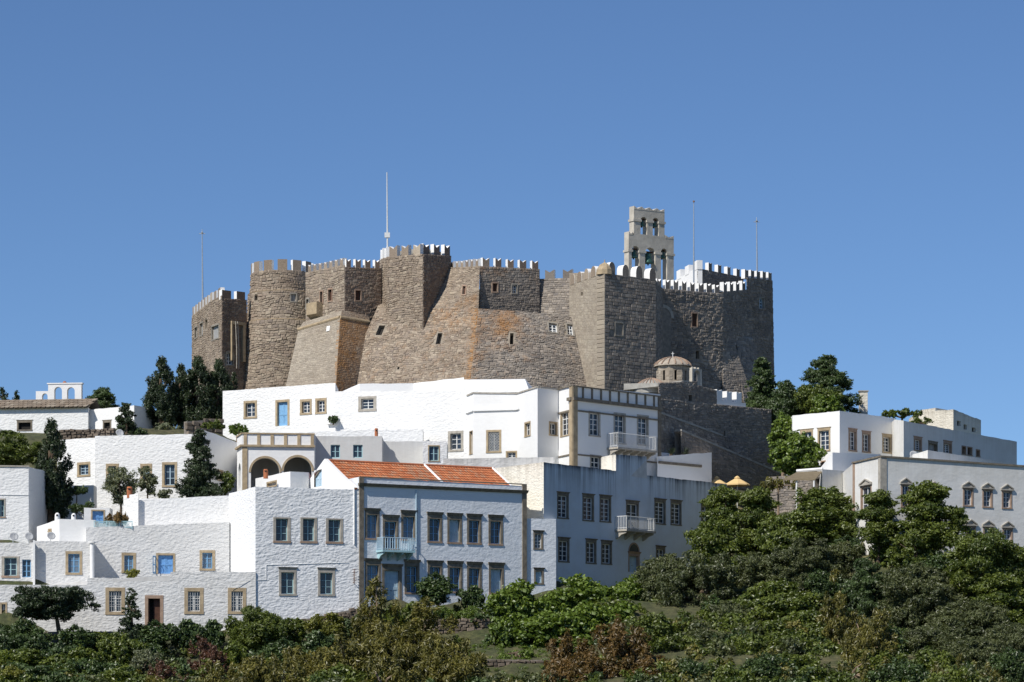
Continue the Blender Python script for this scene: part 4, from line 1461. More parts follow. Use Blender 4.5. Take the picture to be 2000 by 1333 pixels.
def balcony(house, i, px0, px1, py_rail, py_floor, out, mat, floorm, nbr, posts=0, baluster=.16, rot=True):
    """balcony with floor slab, brackets, top rail, balusters on three sides (each side its own part)"""
    fr = house.frs[i]
    # px0..px1 is the front edge, standing 'out' in front of the wall
    f2 = Fr(fr.pt(0, out, 0), fr.pt(fr.L, out, 0))
    u0, u1 = f2.u_of(px0), f2.u_of(px1)
    Yc = f2.Y_at((u0 + u1) / 2)
    zf, zr = ZP(py_floor, Yc), ZP(py_rail, Yc)
    mb = MB()
    mb.box(fr, u0 - .05, u1 + .05, -.02, out + .05, zf - .16, zf)
    fl_ = mb.build('balcony_floor', M[floorm], house.root)
    for k in range(nbr):
        u = u0 + .12 + (u1 - u0 - .24) * k / (nbr - 1)
        mb = MB()
        pr_ = [(0, -.17), (out - .08, -.17), (out - .1, -.30), (out * .5, -.42), (out * .25, -.62), (0, -.75)]
        V = [fr.pt(u - .06, d, zf + z) for d, z in pr_] + [fr.pt(u + .06, d, zf + z) for d, z in pr_]
        m_ = len(pr_)
        mb.add(V, [list(range(m_)), list(range(2 * m_ - 1, m_ - 1, -1))] + [[q, q + m_, (q + 1) % m_ + m_, (q + 1) % m_] for q in range(m_)])
        mb.build('bracket', M[floorm], fl_)
    sides = [((u0, out), (u1, out)), ((u0, .05), (u0, out)), ((u1, out), (u1, .05))]
    for (a, b) in sides:
        A, Bq = np.array(a), np.array(b)
        Ls = np.linalg.norm(Bq - A)
        n = max(2, int(Ls / baluster))
        mb = MB()
        mb.tube([fr.pt(a[0], a[1], zr), fr.pt(b[0], b[1], zr)], .035, 6)
        mb.build('top_rail', M[mat], fl_)
        mb = MB()
        mb.tube([fr.pt(a[0], a[1], zf + .10), fr.pt(b[0], b[1], zf + .10)], .025, 6)
        mb.build('bottom_rail', M[mat], fl_)
        for k in range(n + 1):
            q = A + (Bq - A) * k / n
            th = .055 if k in (0, n) else .030
            if posts:
                th = .055
            o = bpy.data.objects.new('baluster', unit_mesh(M[mat]))
            COL.objects.link(o); o.parent = fl_
            o.location = (fr.pt(q[0], q[1], (zf + zr) / 2) - ORG[fl_.name]).tolist()
            o.rotation_euler = (0, 0, fr.rz); o.scale = (th, th, zr - zf)
    return fl_


balcony(man, 0, 748, 809.5, 1051, 1075, 1.05, 'wood_pale', 'wood_aqua', 4, 1, .20)

# --- heavy-textured white house at its side
hB = House('whitewashed_house', 'white rubble-textured house with five stone-framed windows beside the tiled mansion', [(447, 253.3), (499, 247.3), (701.5, 250)], [964, 951, 957], 10.6, 'white_heavy', 4.0,
           {1: [(533.7, 567.7, 1010.7, 1061, 'rough'), (586.6, 619.5, 1011, 1061.5, 'rough'), (636.5, 670, 1013, 1062.5, 'rough'), (544.8, 579, 1108, 1164, 'small_lintel'), (621, 654, 1109, 1164.5, 'small_lintel')]}, back=[(1.5, 4), (-3.2, 4.5)])
# corroded wall antenna
f = hB.frs[1]
u = f.u_of(690)
mb = MB()
Yq = f.Y_at(u)
mb.tube([f.pt(u, .25, ZP(1141, Yq)), f.pt(u, .25, ZP(1112, Yq))], .03, 6)
for py in (1113, 1118, 1124, 1130, 1134):
    mb.tube([f.pt(u - .12, .25, ZP(py, Yq)), f.pt(u + .17, .25, ZP(py, Yq))], .022, 5)
mb.tube([f.pt(u, .25, ZP(1138, Yq)), f.pt(u, 0, ZP(1138, Yq))], .025, 5)
mb.build('wall_antenna', M['rust'], None, label='rusty aerial fixed to the rubble-textured house by the mansion corner', cat='antenna')
mb = MB()
for (a, b, c, d_) in ((520, 1104, 680, 1099), (520, 1104, 520, 1133), (442, 1136, 520, 1133)):
    q0, q1 = f.u_of(a), f.u_of(c)
    mb.tube([f.pt(q0, .02, ZP(b, f.Y_at(q0))), f.pt(q1, .02, ZP(d_, f.Y_at(q1)))], .018, 5)
mb.build('wall_cable', M['white'], hB.root)

# roof hut on it
hut = House('roof_hut', 'small white hut with one low window on the flat roof before the arched loggia', [(499, 262), (567, 254.8), (603, 256.5)], [935, 921.5, 923], 20.3, 'white', 2.5, {0: [(521, 541, 940, 952, 'tiny')]}, ctrl=False)

# --- long low house at the left with barred windows
hC1 = House('low_terrace_house', 'long low white house with barred windows and a dark doorway behind the shrubs', [(-60, 245.6), (170, 246.2), (171, 246.2), (332, 246.6), (333, 246.6), (499.5, 247.2)], [1143, 1143, 1129, 1129, 1117.5, 1117.5], 10.2, 'white_grey', 3.6,
            {2: [(206, 244, 1148, 1201, 'barred'), (283, 319, 1163, 1224, 'entry')], 4: [(360, 397.6, 1148.5, 1200, 'barred'), (445, 481, 1148.5, 1200, 'barred')], 0: [(0, 14, 1177, 1205, 'tiny')]}, jit=.02, ctrl=False)
hC2 = House('set_back_house', 'white rubble house with blue window, open blue door and blue casement behind the low terrace', [(168, 250.8), (448, 252.8)], [1031, 1020], 14.0, 'white_grey', 3.0,
            {0: [(237.5, 265.5, 1080, 1120, 'sky_blue'), (305, 342, 1081, 1121, 'blue_door'), (390, 420, 1075, 1115, 'sky_blue')]}, ctrl=False)
# opened door leaf
f = hC2.frs[0]
u = f.u_of(305)
mb = MB()
zd0, zd1 = ZP(1121, 251.5), ZP(1086, 251.5)
q = lambda a, z: f.pt(u - .05 - .25 * a, .02 + .45 * a, z)
for (a, b, z0_, z1_) in ((0, .15, zd0, zd1), (.85, 1, zd0, zd1), (.15, .85, zd0, zd0 + .12), (.15, .85, zd1 - .1, zd1), (.15, .85, (zd0 + zd1) / 2 - .05, (zd0 + zd1) / 2 + .05)):
    mb.hexa([q(a, z0_), q(b, z0_), q(b, z1_), q(a, z1_)] + [q(a, z0_) + (.03, .04, 0), q(b, z0_) + (.03, .04, 0), q(b, z1_) + (.03, .04, 0), q(a, z1_) + (.03, .04, 0)])
mb.build('door_leaf', M['wood_blue'], hC2.root)
hC3 = House('annexe_house', 'white rubble annexe with one blue six-pane window and a round drain column', [(65, 248.6), (178, 249)], [1057, 1058], 14.0, 'white_grey', 2.5, {0: [(128, 160.5, 1077, 1123, 'sky_blue')]}, ctrl=False)
mb = MB()
c0 = P(180, 1130, 248.7)
mb.tube([c0, c0 + (0, 0, 2.6)], .17, 10); mb.lathe(c0 + (0, 0, 2.6), [(.17, 0), (.3, .05), (.3, .13), (0, .15)], 12)
mb.build('drain_column', M['white'], hC3.root)
hC4 = House('end_house', 'white end house with a wide and a narrow blue-green window beside a buttress', [(-60, 247.8), (66, 248.2)], [1060, 1060], 14.0, 'white_grey', 2.5, {0: [(3, 38, 1087, 1129, 'rough'), (42, 61.6, 1092, 1129, 'sky_bare')]}, ctrl=False)
mb = MB()
f = hC4.frs[0]
u = f.u_of(66)
mb.box(f, u - .05, u + .1, -.05, .25, 11.5, ZP(1056, 248.2)); mb.build('buttress', M['white'], hC4.root)
# upper terrace blocks behind
hC5 = House('terrace_block', 'low white roof terrace block with two small whitewashed chimneys', [(72, 252.8), (116, 250.9), (186, 251.4)], [1029, 1014, 1016], 15.5, 'white', 2.2, {0: [(94, 101, 1033, 1040, 'tiny')]}, ctrl=False)


def chimney(label, px, py0, py1, Y, w, kind='white'):
    c = P(px, py1, Y)
    h = ZP(py0, Y) - c[2]
    t = thing('chimney', label, 'chimney', c)
    mb = MB()
    if kind == 'white':
        mb.lathe(c, [(w * .55, -.3), (w * .5, h * .7), (w * .42, h * .85), (w * .2, h), (0, h * 1.02)], 10)
        mb.build('stack', M['white'], t, smooth=True)
        mb = MB(); mb.wbox(c[0] - w * .18, c[0] + w * .18, c[1] - w * .52, c[1] - w * .3, c[2] + h * .5, c[2] + h * .75)
        mb.build('vent', M['interior'], t)
    elif kind == 'pot':
        mb.lathe(c, [(w * .5, -.2), (w * .5, h * .7), (w * .42, h * .75), (w * .55, h * .8), (w * .4, h), (w * .3, h)], 12)
        mb.build('pot', M['terracotta'], t, smooth=False)
        mb = MB(); mb.wbox(c[0] - w * .2, c[0] + w * .2, c[1] - w * .56, c[1] - w * .4, c[2] + h * .62, c[2] + h * .8)
        mb.build('vent', M['interior'], t)
    else:
        mb.wbox(c[0] - w / 2, c[0] + w / 2, c[1] - w / 2, c[1] + w / 2, c[2] - .5, c[2] + h)
        mb.build('stack', M['cream' if kind == 'cream' else 'white'], t)
        mb = MB(); mb.wbox(c[0] - w * .6, c[0] + w * .6, c[1] - w * .6, c[1] + w * .6, c[2] + h, c[2] + h + .1)
        mb.build('cap', M['grey_trim'], t)
    return t


chimney('small white chimney at the gabled end of the roof terrace block', 112, 1002, 1016, 251.6, .38)
chimney('small white chimney in the middle of the roof terrace block', 144, 1003, 1016, 251.9, .36)
chimney('orange clay chimney pot on the corner pier of the tall terrace wall', 253, 951, 968, 254.4, .42, 'pot')
chimney('orange clay chimney pot below the left loggia arch', 519, 917, 930, 256.5, .36, 'pot')
hC6 = House('garden_hut', 'tiny white garden hut with a blue door above the lattice fence', [(164, 256.5), (214, 257)], [992, 992], 18.0, 'white', 2.0, {0: [(178, 205, 996, 1022, dict(ST['blue_door'], sw=.10))]}, ctrl=False)
hD = House('terrace_wall_house', 'tall plain white terrace wall house with a corner pier', [(241, 254.6), (270, 253.6), (271, 254.0), (452, 254.8)], [968, 965, 977, 968], 16.0, 'white_rubble', 3.0, ctrl=False)
# lattice fence
fl = Fr(XY(184, 251.2), XY(258, 251.4))
fence = thing('lattice_fence', 'blue-grey diagonal lattice fence along the roof edge', 'fence', fl.pt(fl.L / 2, 0, ZP(1032, 251.3)))
zf0, zf1 = ZP(1031, 251.3), ZP(1018, 251.3)
mb = MB()
mb.box(fl, 0, fl.L, -.03, .03, zf1 - .05, zf1); mb.box(fl, 0, fl.L, -.03, .03, zf0, zf0 + .05)
for k in range(4):
    mb.box(fl, fl.L * k / 3 - .03, fl.L * k / 3 + .03, -.035, .035, zf0 - .1, zf1 + .02)
mb.build('frame', M['wood_aqua'], fence)
mb = MB()
n = 30
for k in range(n):
    a = fl.L * k / n
    for sg in (1, -1):
        b = a + sg * .42
        if 0 <= b <= fl.L:
            mb.tube([fl.pt(a, .008 * sg, zf0 + .03), fl.pt(b, .008 * sg, zf1 - .03)], .014, 4, cap=False)
mb.build('lattice', M['wood_aqua'], fence, kind='stuff')


def dish(label, px, py, Y, r, base=.6):
    c = P(px, py, Y)
    t = thing('satellite_dish', label, 'satellite dish', c - (0, 0, base))
    ax = np.array((.35, -.8, .45)); ax /= np.linalg.norm(ax)
    a = np.cross(ax, (0, 0, 1)); a /= np.linalg.norm(a); b = np.cross(a, ax)
    V, Fc = [], []
    for (rr, d) in ((0.02, -.12), (.4, -.10), (.75, -.05), (1.0, .03), (1.0, .05), (.75, -.03), (.4, -.08), (.02, -.10)):
        for k in range(18):
            th = 2 * math.pi * k / 18
            V.append(c + r * (rr * (a * math.cos(th) + b * math.sin(th)) + ax * d * 1.6))
    for i in range(7):
        for k in range(18):
            Fc.append([i * 18 + k, i * 18 + (k + 1) % 18, (i + 1) * 18 + (k + 1) % 18, (i + 1) * 18 + k])
    part('reflector', V, Fc, M['dish'], t, smooth=True)
    mb = MB(); mb.tube([c - b * r * .8, c + ax * r * .9 - b * r * .15], .018, 5); mb.tube([c + ax * r * .82, c + ax * r * .98], .05, 6); mb.build('feed_arm', M['steel'], t)
    mb = MB(); mb.tube([c - ax * .15, c - ax * .25 - (0, 0, .1), c - ax * .25 - (0, 0, base)], .03, 6); mb.build('mounting_pole', M['steel'], t)


dish('satellite dish on the end house roof', 27, 1048, 249.8, .34)
dish('satellite dish on the house roof left of the buttress', 57, 1048, 250, .34)
dish('satellite dish on the annexe roof before the terrace block', 100, 1047, 249.9, .33)
dish('satellite dish on the wide white wall behind the cypress', 234, 846, 271, .34)
dish('large satellite dish on the low parapet before the long right house', 1786, 890, 262.5, .42)

# --- arched loggia
lg = [(463, 270.5), (473, 267.6), (614, 268.2)]
ff = Fr(XY(473, 267.6), XY(614, 268.2))
arch = []
for (a, b, t) in ((490, 546, 895), (554, 609, 893)):
    u0, u1, z0_, z1_ = ff.boxpx(a, b, t, 960)
    arch.append((u0, u1, 20.5, z1_, .5))
f0 = Fr(XY(463, 270.5), XY(473, 267.6))
sa = [(f0.L * .25, f0.L * .72, 22.5, ZP(905, 269), .4)]
lo = House('arched_loggia', 'white loggia house with two round arches and a panelled stone balustrade', lg, [849, 848, 847], 21.6, 'white', 5.0, holes={1: arch, 0: sa}, ctrl=True)
for i, (fr_, hs) in enumerate(((ff, arch), (f0, sa))):
    for (u0, u1, z0_, z1_, dd) in hs:
        mb = MB()
        r, c = (u1 - u0) / 2, (u0 + u1) / 2
        zs = z1_ - r
        ts = np.linspace(math.pi, 0, 17)
        for k in range(16):
            x0, y0, x1, y1 = c + r * math.cos(ts[k]), zs + r * math.sin(ts[k]), c + r * math.cos(ts[k + 1]), zs + r * math.sin(ts[k + 1])
            mb.quad(fr_.pt(x0, -.003, y0), fr_.pt(x1, -.003, y1), fr_.pt(x1, -.003, z1_), fr_.pt(x0, -.003, z1_))
            mb.quad(fr_.pt(x0, 0, y0), fr_.pt(x1, 0, y1), fr_.pt(x1, -.5, y1), fr_.pt(x0, -.5, y0))
        mb.build('spandrel', M['white'], lo.root)
for (u0, u1, z0_, z1_, dd) in arch:
    mb = MB()
    r, c = (u1 - u0) / 2, (u0 + u1) / 2
    zs = z1_ - r
    ts = np.linspace(math.pi, 0, 17)
    for k in range(16):
        p = lambda t, rr, d: fr_pt(c + rr * math.cos(t), d, zs + rr * math.sin(t))
        fr_pt = ff.pt
        mb.hexa([p(ts[k], r, .05), p(ts[k + 1], r, .05), p(ts[k + 1], r + .17, .05), p(ts[k], r + .17, .05), p(ts[k], r, -.02), p(ts[k + 1], r, -.02), p(ts[k + 1], r + .17, -.02), p(ts[k], r + .17, -.02)])
    mb.build('arch_ring', M['sandstone'], lo.root)
mb = MB()
mb.box(ff, .1, ff.L - .1, -4.7, -4.6, 19.0, ZP(880, 268)); mb.build('loggia_back_wall', M['grey_plaster'], lo.root)
mb = MB(); mb.box(ff, .1, ff.L - .1, -4.6, -.55, ZP(880, 268), ZP(880, 268) + .15); mb.build('loggia_shade_ceiling', M['wood_brown'], lo.root)  # ceiling added to keep skylight out of the loggia
mb = MB()
zt_ = lo.Z[1]
mb.box(ff, 0, .42, -.05, .07, 19, zt_ - 1.0); mb.box(ff, ff.u_of(547), ff.u_of(553), -.05, .03, 19, ZP(925, 268))
mb.build('pilaster', M['sandstone'], lo.root)
mb = MB()
mb.box(ff, -.12, ff.L + .05, -.05, .18, zt_ - 1.02, zt_ - .86); mb.box(f0, -.05, f0.L + .12, -.05, .18, zt_ - 1.02, zt_ - .86)
mb.build('cornice', M['sandstone'], lo.root)
mb = MB()
mb.box(ff, -.06, ff.L + .03, -.3, .09, zt_, zt_ + .11); mb.box(f0, -.03, f0.L + .03, -.3, .09, zt_, zt_ + .11)
mb.build('coping', M['sandstone'], lo.root)
for k in range(6):
    u = .25 + (ff.L - .42) * k / 5
    mb = MB(); mb.box(ff, u - .13, u + .13, -.03, .06, zt_ - .86, zt_); mb.build('baluster_pier', M['sandstone'], lo.root)

# --- grey plaster blocks behind the tiled roof
q1 = House('plaster_block', 'grey plastered block with two small teal windows behind the tiled roof ridge', [(613, 270), (746, 270.5)], [852, 852.5], 22.2, 'grey_plaster', 4.0, {0: [(645, 665, 868.5, 895.5, 'teal'), (689, 709, 868.5, 895, 'teal')]}, ctrl=False)
q2 = House('plain_plaster_block', 'windowless grey plaster block recessed between two taller blocks', [(744, 273.2), (828, 273.6)], [862, 863], 22.5, 'grey_plaster', 4.0, ctrl=False)
q3 = House('stair_block', 'narrow plaster block with a small teal window under a stone lintel', [(826, 270.8), (873, 271.1)], [862, 862], 22.5, 'white_rubble', 4.5, {0: [(836, 859, 870, 902, dict(ST['teal'], sw=.08, bare=0, st='sandstone'))]}, ctrl=False)
chimney('rusty flue on the grey plaster block roof', 735, 837, 853, 272, .28, 'pot')

# --- upper long house
hF = House('upper_white_house', 'long white house with a blue door and three stone-framed windows under the bastion', [(435, 290), (655, 284)], [764, 748.5], 28.0, 'white_rubble', 5.0,
           {0: [(476, 502, 783, 818, 'upper'), (538, 565.5, 781, 832, 'upper_door'), (586, 609, 780, 810.5, 'upper'), (616, 638, 778, 809, 'upper')]}, back=[(0, 5), (0, 5)])
f = hF.frs[0]
mb = MB(); mb.box(f, f.u_of(641), f.u_of(662) if f.u_of(662) < f.L else f.L, -.05, .45, ZP(829, 284), ZP(825.5, 284)); mb.build('ledge', M['white'], hF.root)
hF2 = House('rubble_white_house', 'broad white rubble-walled house with two stone-framed windows beside the vaulted chapel', [(655, 284), (873, 280.6), (926, 279.5)], [765, 763, 763], 24.5, 'white_rubble', 5.0,
            {0: [(700, 735, 774.5, 804, dict(ST['upper'], sw=.26, top=.2, st='grey_trim')), (770, 792, 845, 863, 'teal')], 1: [(875, 905, 842, 882.5, dict(ST['upper'], sw=.22, st='grey_trim'))]})
pF = House('roof_parapet_house', 'white stepped parapet block on the roof behind the rubble-walled house', [(668, 290), (702, 288), (808, 288.5), (906, 284)], [765, 750, 749, 737.5], 30.5, 'white', 3.0, ctrl=False)
hF3 = House('terrace_step', 'low white terrace step below the upper house door', [(520, 283), (655, 281.5)], [839, 836], 26.5, 'white', 2.0, ctrl=False)
hF4 = House('lower_terrace_block', 'plain white terrace block between loggia roof and rubble-walled house', [(520, 279.5), (660, 278.5), (826, 278.2)], [848, 842, 838], 24.0, 'white_rubble', 2.5, ctrl=False)

# --- vaulted house and the grand house
G = House('vaulted_house', 'smooth white house of folded walls with a barrel-vaulted roof and a grated window', [(905, 281), (925, 278), (1010, 277), (1050, 272.5), (1091, 274.3)], [777, 768.5, 769.5, 757, 762], 25.2, 'white', 5.5,
          {1: [(949.5, 979, 840, 885, 'lattice'), (988, 1010, 881, 897, 'tiny')], 2: [(1024.5, 1036.5, 824, 853.5, 'tiny')], 3: [(1072, 1089, 824, 852, 'tiny')], 0: [(917, 923.5, 842, 888, dict(ST['tiny'], sw=.05))]})
f = G.frs[1]
mb = MB()
for i, f_ in enumerate(G.frs[:3]):
    z_ = ZP(799, 277)
    mb.box(f_, -.02, f_.L if i < 2 else .6, -.03, .14, z_ - .10, z_ + .06)
mb.build('string_course', M['white'], G.root)
mb = MB()
for i, f_ in enumerate(G.frs):
    mb.hexa([f_.pt(0, .08, G.Z[i] - .02), f_.pt(f_.L, .08, G.Z[i + 1] - .02), f_.pt(f_.L, .08, G.Z[i + 1] + .09), f_.pt(0, .08, G.Z[i] + .09), f_.pt(0, -.3, G.Z[i] - .02), f_.pt(f_.L, -.3, G.Z[i + 1] - .02), f_.pt(f_.L, -.3, G.Z[i + 1] + .09), f_.pt(0, -.3, G.Z[i] + .09)])
mb.build('coping', M['grey_trim'], G.root)
# barrel vault
c0, c1 = P(903, 762, 283), P(1016, 764, 282.6)
vf = Fr(c0, c1)
mb = MB()
R_ = 2.2
zv = ZP(768, 281)
for k in range(10):
    t0, t1 = math.pi * k / 10, math.pi * (k + 1) / 10
    p = lambda t, u: vf.pt(u, R_ * math.cos(t) * 1.0, zv + 1.35 * math.sin(t))
    mb.quad(p(t0, .2), p(t0, vf.L + 1.0 - .55 * math.sin(t0)), p(t1, vf.L + 1.0 - .55 * math.sin(t1)), p(t1, .2))
    mb.add([p(t0, .2), p(t1, .2), vf.pt(.2, 0, zv)], [(0, 1, 2)])
    mb.add([p(t0, vf.L + 1.0 - .55 * math.sin(t0)), p(t1, vf.L + 1.0 - .55 * math.sin(t1)), vf.pt(vf.L + 1.6, 0, zv)], [(0, 1, 2)])
mb.build('vaulted_roof', M['white_rubble'], G.root, smooth=True)
# terrace wall in front
tw_ = House('rough_parapet_wall', 'rough white parapet wall in front of the vaulted house', [(866, 268.6), (1083, 269.8)], [896, 893], 23.5, 'white_stained', 1.0, cat='wall', ctrl=False)

Hh = House('grand_house', 'white grand house with stone pilasters, panelled parapet and a long iron balcony', [(1091, 274.3), (1118, 271.7), (1290, 279.6)], [762, 755, 770.5], 24.0, 'white', 6.0,
           {0: [(1094.5, 1111.5, 803, 853, dict(ST['grand'], st='sandstone', sw=.12))], 1: [(1149.5, 1172.5, 804, 853.5, 'grand'), (1198.5, 1222, 807, 868, 'grand_door'), (1244, 1267, 811, 871, 'grand_door'), (1152, 1174.5, 889, 935, 'grand')]})
f0, f1 = Hh.frs
zt_ = Hh.Z[1]
mb = MB()
mb.box(f1, 0, .55, -.05, .09, 22, zt_); mb.box(f0, f0.L - .45, f0.L + .09, -.05, .09, 22, zt_)
mb.build('corner_pilaster', M['sandstone'], Hh.root)
mb = MB(); mb.box(f1, f1.L - .35, f1.L + .02, -.05, .09, 22, zt_); mb.build('corner_pilaster', M['sandstone_dark'], Hh.root)
for (pyc, hgt, out) in ((776, .26, .22), (800, .13, .08), (886, .12, .07)):
    zc_ = ZP(pyc, 271.7)
    mb = MB()
    mb.box(f1, -.05, f1.L + .05, -.04, out, zc_ - hgt, zc_); mb.box(f0, f0.L * (.75 if pyc == 776 else .02), f0.L + .05, -.04, out, zc_ - hgt, zc_)
    mb.build('cornice', M['sandstone_dark'], Hh.root)
mb = MB(); mb.box(f1, -.05, f1.L + .05, -.3, .12, zt_, zt_ + .09); mb.box(f0, -.05, f0.L + .05, -.3, .12, zt_, zt_ + .09); mb.build('coping', M['sandstone_dark'], Hh.root)
for k in range(9):
    u = .7 + (f1.L - 1.0) * (k + .5) / 9
    mb = MB(); mb.box(f1, u - .1, u + .1, -.03, .06, ZP(776, 271.7), zt_); mb.build('parapet_pier', M['sandstone_dark'], Hh.root)
balcony(Hh, 1, 1207, 1283.5, 850, 877, 1.2, 'iron_white', 'grey_trim', 6, 0, .15)

# --- big streaked facade
I_ = House('streaked_house', 'big blue-grey house with rain-streaked parapet, tall white windows and small balcony', [(966, 263.3), (1062, 258), (1203, 264.6), (1203.5, 264.62), (1263, 267.8), (1263.5, 267.82), (1420, 277.9)], [915, 903, 920, 888, 892, 929, 946], 14.0, 'streaked', 6.0,
           {1: [(1088, 1110.6, 961, 1014, 'streak'), (1137.5, 1160, 964.6, 1018.7, 'streak'), (1171, 1193.4, 967, 1021, 'streak'), (1090, 1112, 1049.5, 1099, 'streak_low'), (1143.8, 1164.7, 1052.5, 1102, 'streak_low'), (1174, 1195, 1055.5, 1103.5, 'streak_low')],
            3: [(1222.6, 1247.5, 977.7, 1038, 'streak_door'), (1227, 1249, 1078, 1118, dict(ST['mansion_door'], lintel=.22, st='redstone', sw=.13))],
            5: [(1278, 1300, 974, 1025, 'streak'), (1309.6, 1331, 976.6, 1027, 'streak'), (1369, 1390.5, 983, 1030, 'streak'), (1281, 1299, 1066, 1110, 'streak_low')]}, back=[(0, 3), (-1, 5)])
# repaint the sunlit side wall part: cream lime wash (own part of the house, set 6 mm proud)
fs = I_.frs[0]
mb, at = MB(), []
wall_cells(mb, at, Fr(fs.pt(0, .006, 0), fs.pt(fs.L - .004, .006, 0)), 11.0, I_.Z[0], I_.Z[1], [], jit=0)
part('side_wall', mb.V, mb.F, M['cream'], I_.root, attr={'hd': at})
f3 = I_.frs[3]
# fanlight over the lower door
u0, u1, z0_, z1_ = f3.boxpx(1227, 1249, 1054, 1078)
mb = MB()
c, r = (u0 + u1) / 2, (u1 - u0) / 2
ts = np.linspace(0, math.pi, 13)
for k in range(12):
    p = lambda t, rr, d: f3.pt(c + rr * math.cos(t), d, z0_ - .02 + rr * 1.0 * math.sin(t))
    mb.hexa([p(ts[k], r - .13, .03), p(ts[k], r, .03), p(ts[k + 1], r, .03), p(ts[k + 1], r - .13, .03), p(ts[k], r - .13, -.02), p(ts[k], r, -.02), p(ts[k + 1], r, -.02), p(ts[k + 1], r - .13, -.02)])
fa = mb.build('fanlight', M['redstone'], I_.root)
mb = MB()
mb.add([f3.pt(c + (r - .12) * math.cos(t), .012, z0_ - .02 + (r - .12) * math.sin(t)) for t in ts], [list(range(13))])
mb.build('pane', M['glass'], fa)
balcony(I_, 3, 1224, 1279.5, 1011, 1036, 1.15, 'iron_white', 'grey_trim', 4, 0, .15)
# round stain plaque on the raised block
# lit return of the raised block and low link building
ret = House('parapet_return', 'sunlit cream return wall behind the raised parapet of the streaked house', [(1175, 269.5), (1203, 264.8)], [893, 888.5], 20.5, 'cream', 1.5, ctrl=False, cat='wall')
I2 = House('link_house', 'narrow white link house with two stone-framed windows between mansion and streaked house', [(1028, 256.9), (1086, 257.9)], [1013, 1014], 13.5, 'mansion', 3.2, {0: [(1041.6, 1061, 1036, 1074, 'streak_low'), (1043, 1062, 1109, 1142, dict(ST['streak_low'], kind='shutter', wood='wood_pale'))]}, ctrl=False)

# --- white terrace with agaves right of the grand house
O_ = House('agave_terrace', 'white terrace wall with a stone ledge carrying two agaves', [(1284, 277.9), (1390, 282.5)], [892, 884], 22.0, 'white', 3.0, cat='terrace wall')
f = O_.frs[0]
mb = MB(); mb.box(f, .1, f.L * .8, -.03, .12, ZP(908, 279), ZP(903, 279)); mb.build('ledge', M['sandstone_dark'], O_.root)
mb = MB(); mb.box(f, .3, f.L - .02, -2.2, -1.9, 22.5, ZP(884, 281)); mb.build('back_parapet', M['white'], O_.root)

# ------------------------------------------------------------------ domed chapel and its retaining wall
jr = thing('retaining_wall', 'tall dark stone retaining wall below the domed chapel', 'wall', P(1400, 930, 290))
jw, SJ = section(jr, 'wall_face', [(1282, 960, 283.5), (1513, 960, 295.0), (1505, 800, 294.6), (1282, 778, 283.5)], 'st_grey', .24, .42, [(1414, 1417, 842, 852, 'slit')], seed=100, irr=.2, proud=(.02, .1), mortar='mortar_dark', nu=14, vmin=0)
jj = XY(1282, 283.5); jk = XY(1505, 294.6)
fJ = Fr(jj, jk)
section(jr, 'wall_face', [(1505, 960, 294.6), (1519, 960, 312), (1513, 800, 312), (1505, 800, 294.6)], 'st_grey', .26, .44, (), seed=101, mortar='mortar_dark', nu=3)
zj0, zj1 = ZP(778, 283.5), ZP(800, 294.6)
part('wall_top', [(*jj, zj0 - .05), (*jk, zj1 - .05), (*(jk + (3, 17)), zj1 - .05), (*(jj + (-2, 22)), zj0 - .05)], [[0, 1, 2, 3]], M['concrete'], jr)
ch = thing('domed_chapel', 'small stone chapel with a ribbed dome on an eight-sided drum', 'chapel', P(1315, 770, 289))
ca_, cb_ = XY(1276, 284.2), XY(1400, 290.2)
u1 = fJ.u_of(1400)
cw, _ = section(ch, 'chapel_wall', [(1286, 790, 283.8), (1362, 800, 287.4), (1362, 745, 287.4), (1286, 748, 283.8)], 'st_grey', .22, .36, [(1345, 1352, 772, 784, 'slit')], seed=102, irr=.2, mortar='mortar_dark', nu=6)
cw2, _ = section(ch, 'chapel_wall', [(1362, 800, 287.4), (1400, 800, 289.4), (1400, 763, 289.4), (1362, 752, 287.4)], 'st_grey', .22, .36, (), seed=103, irr=.2, mortar='mortar_dark', nu=4)
mb = MB()
cfr = Fr(XY(1286, 283.8), XY(1362, 287.4))
z_a = ZP(748, 283.8)
mb.hexa([cfr.pt(0, -.02, z_a - .02), cfr.pt(cfr.L, -.02, z_a - .02), cfr.pt(cfr.L, -4, z_a + .25), cfr.pt(0, -4, z_a + .25), cfr.pt(0, -.02, z_a - .3), cfr.pt(cfr.L, -.02, z_a - .3), cfr.pt(cfr.L, -4, z_a - .3), cfr.pt(0, -4, z_a - .3)])
for k in range(8):   # arched gable swell over the chapel wall
    t0, t1 = math.pi * k / 8, math.pi * (k + 1) / 8
    p = lambda t, d: cfr.pt(cfr.L * .72 - 1.0 * math.cos(t), d, z_a - .05 + .55 * math.sin(t))
    mb.quad(p(t0, .02), p(t1, .02), p(t1, -3), p(t0, -3)); mb.add([p(t0, .02), p(t1, .02), cfr.pt(cfr.L * .72, .02, z_a - .05)], [(0, 1, 2)])
mb.build('chapel_roof', M['concrete'], ch)
dc = P(1314, 752, 288.5)
zd0, zd1, zd2 = ZP(758, 288.5), ZP(717.5, 288.5), ZP(698, 288.5)
R8 = 1.46
ang = [math.radians(22.5 + 45 * k + 8) for k in range(8)]
pts8 = [dc[:2] + R8 * np.array((math.cos(a), math.sin(a))) for a in ang]
dr = None
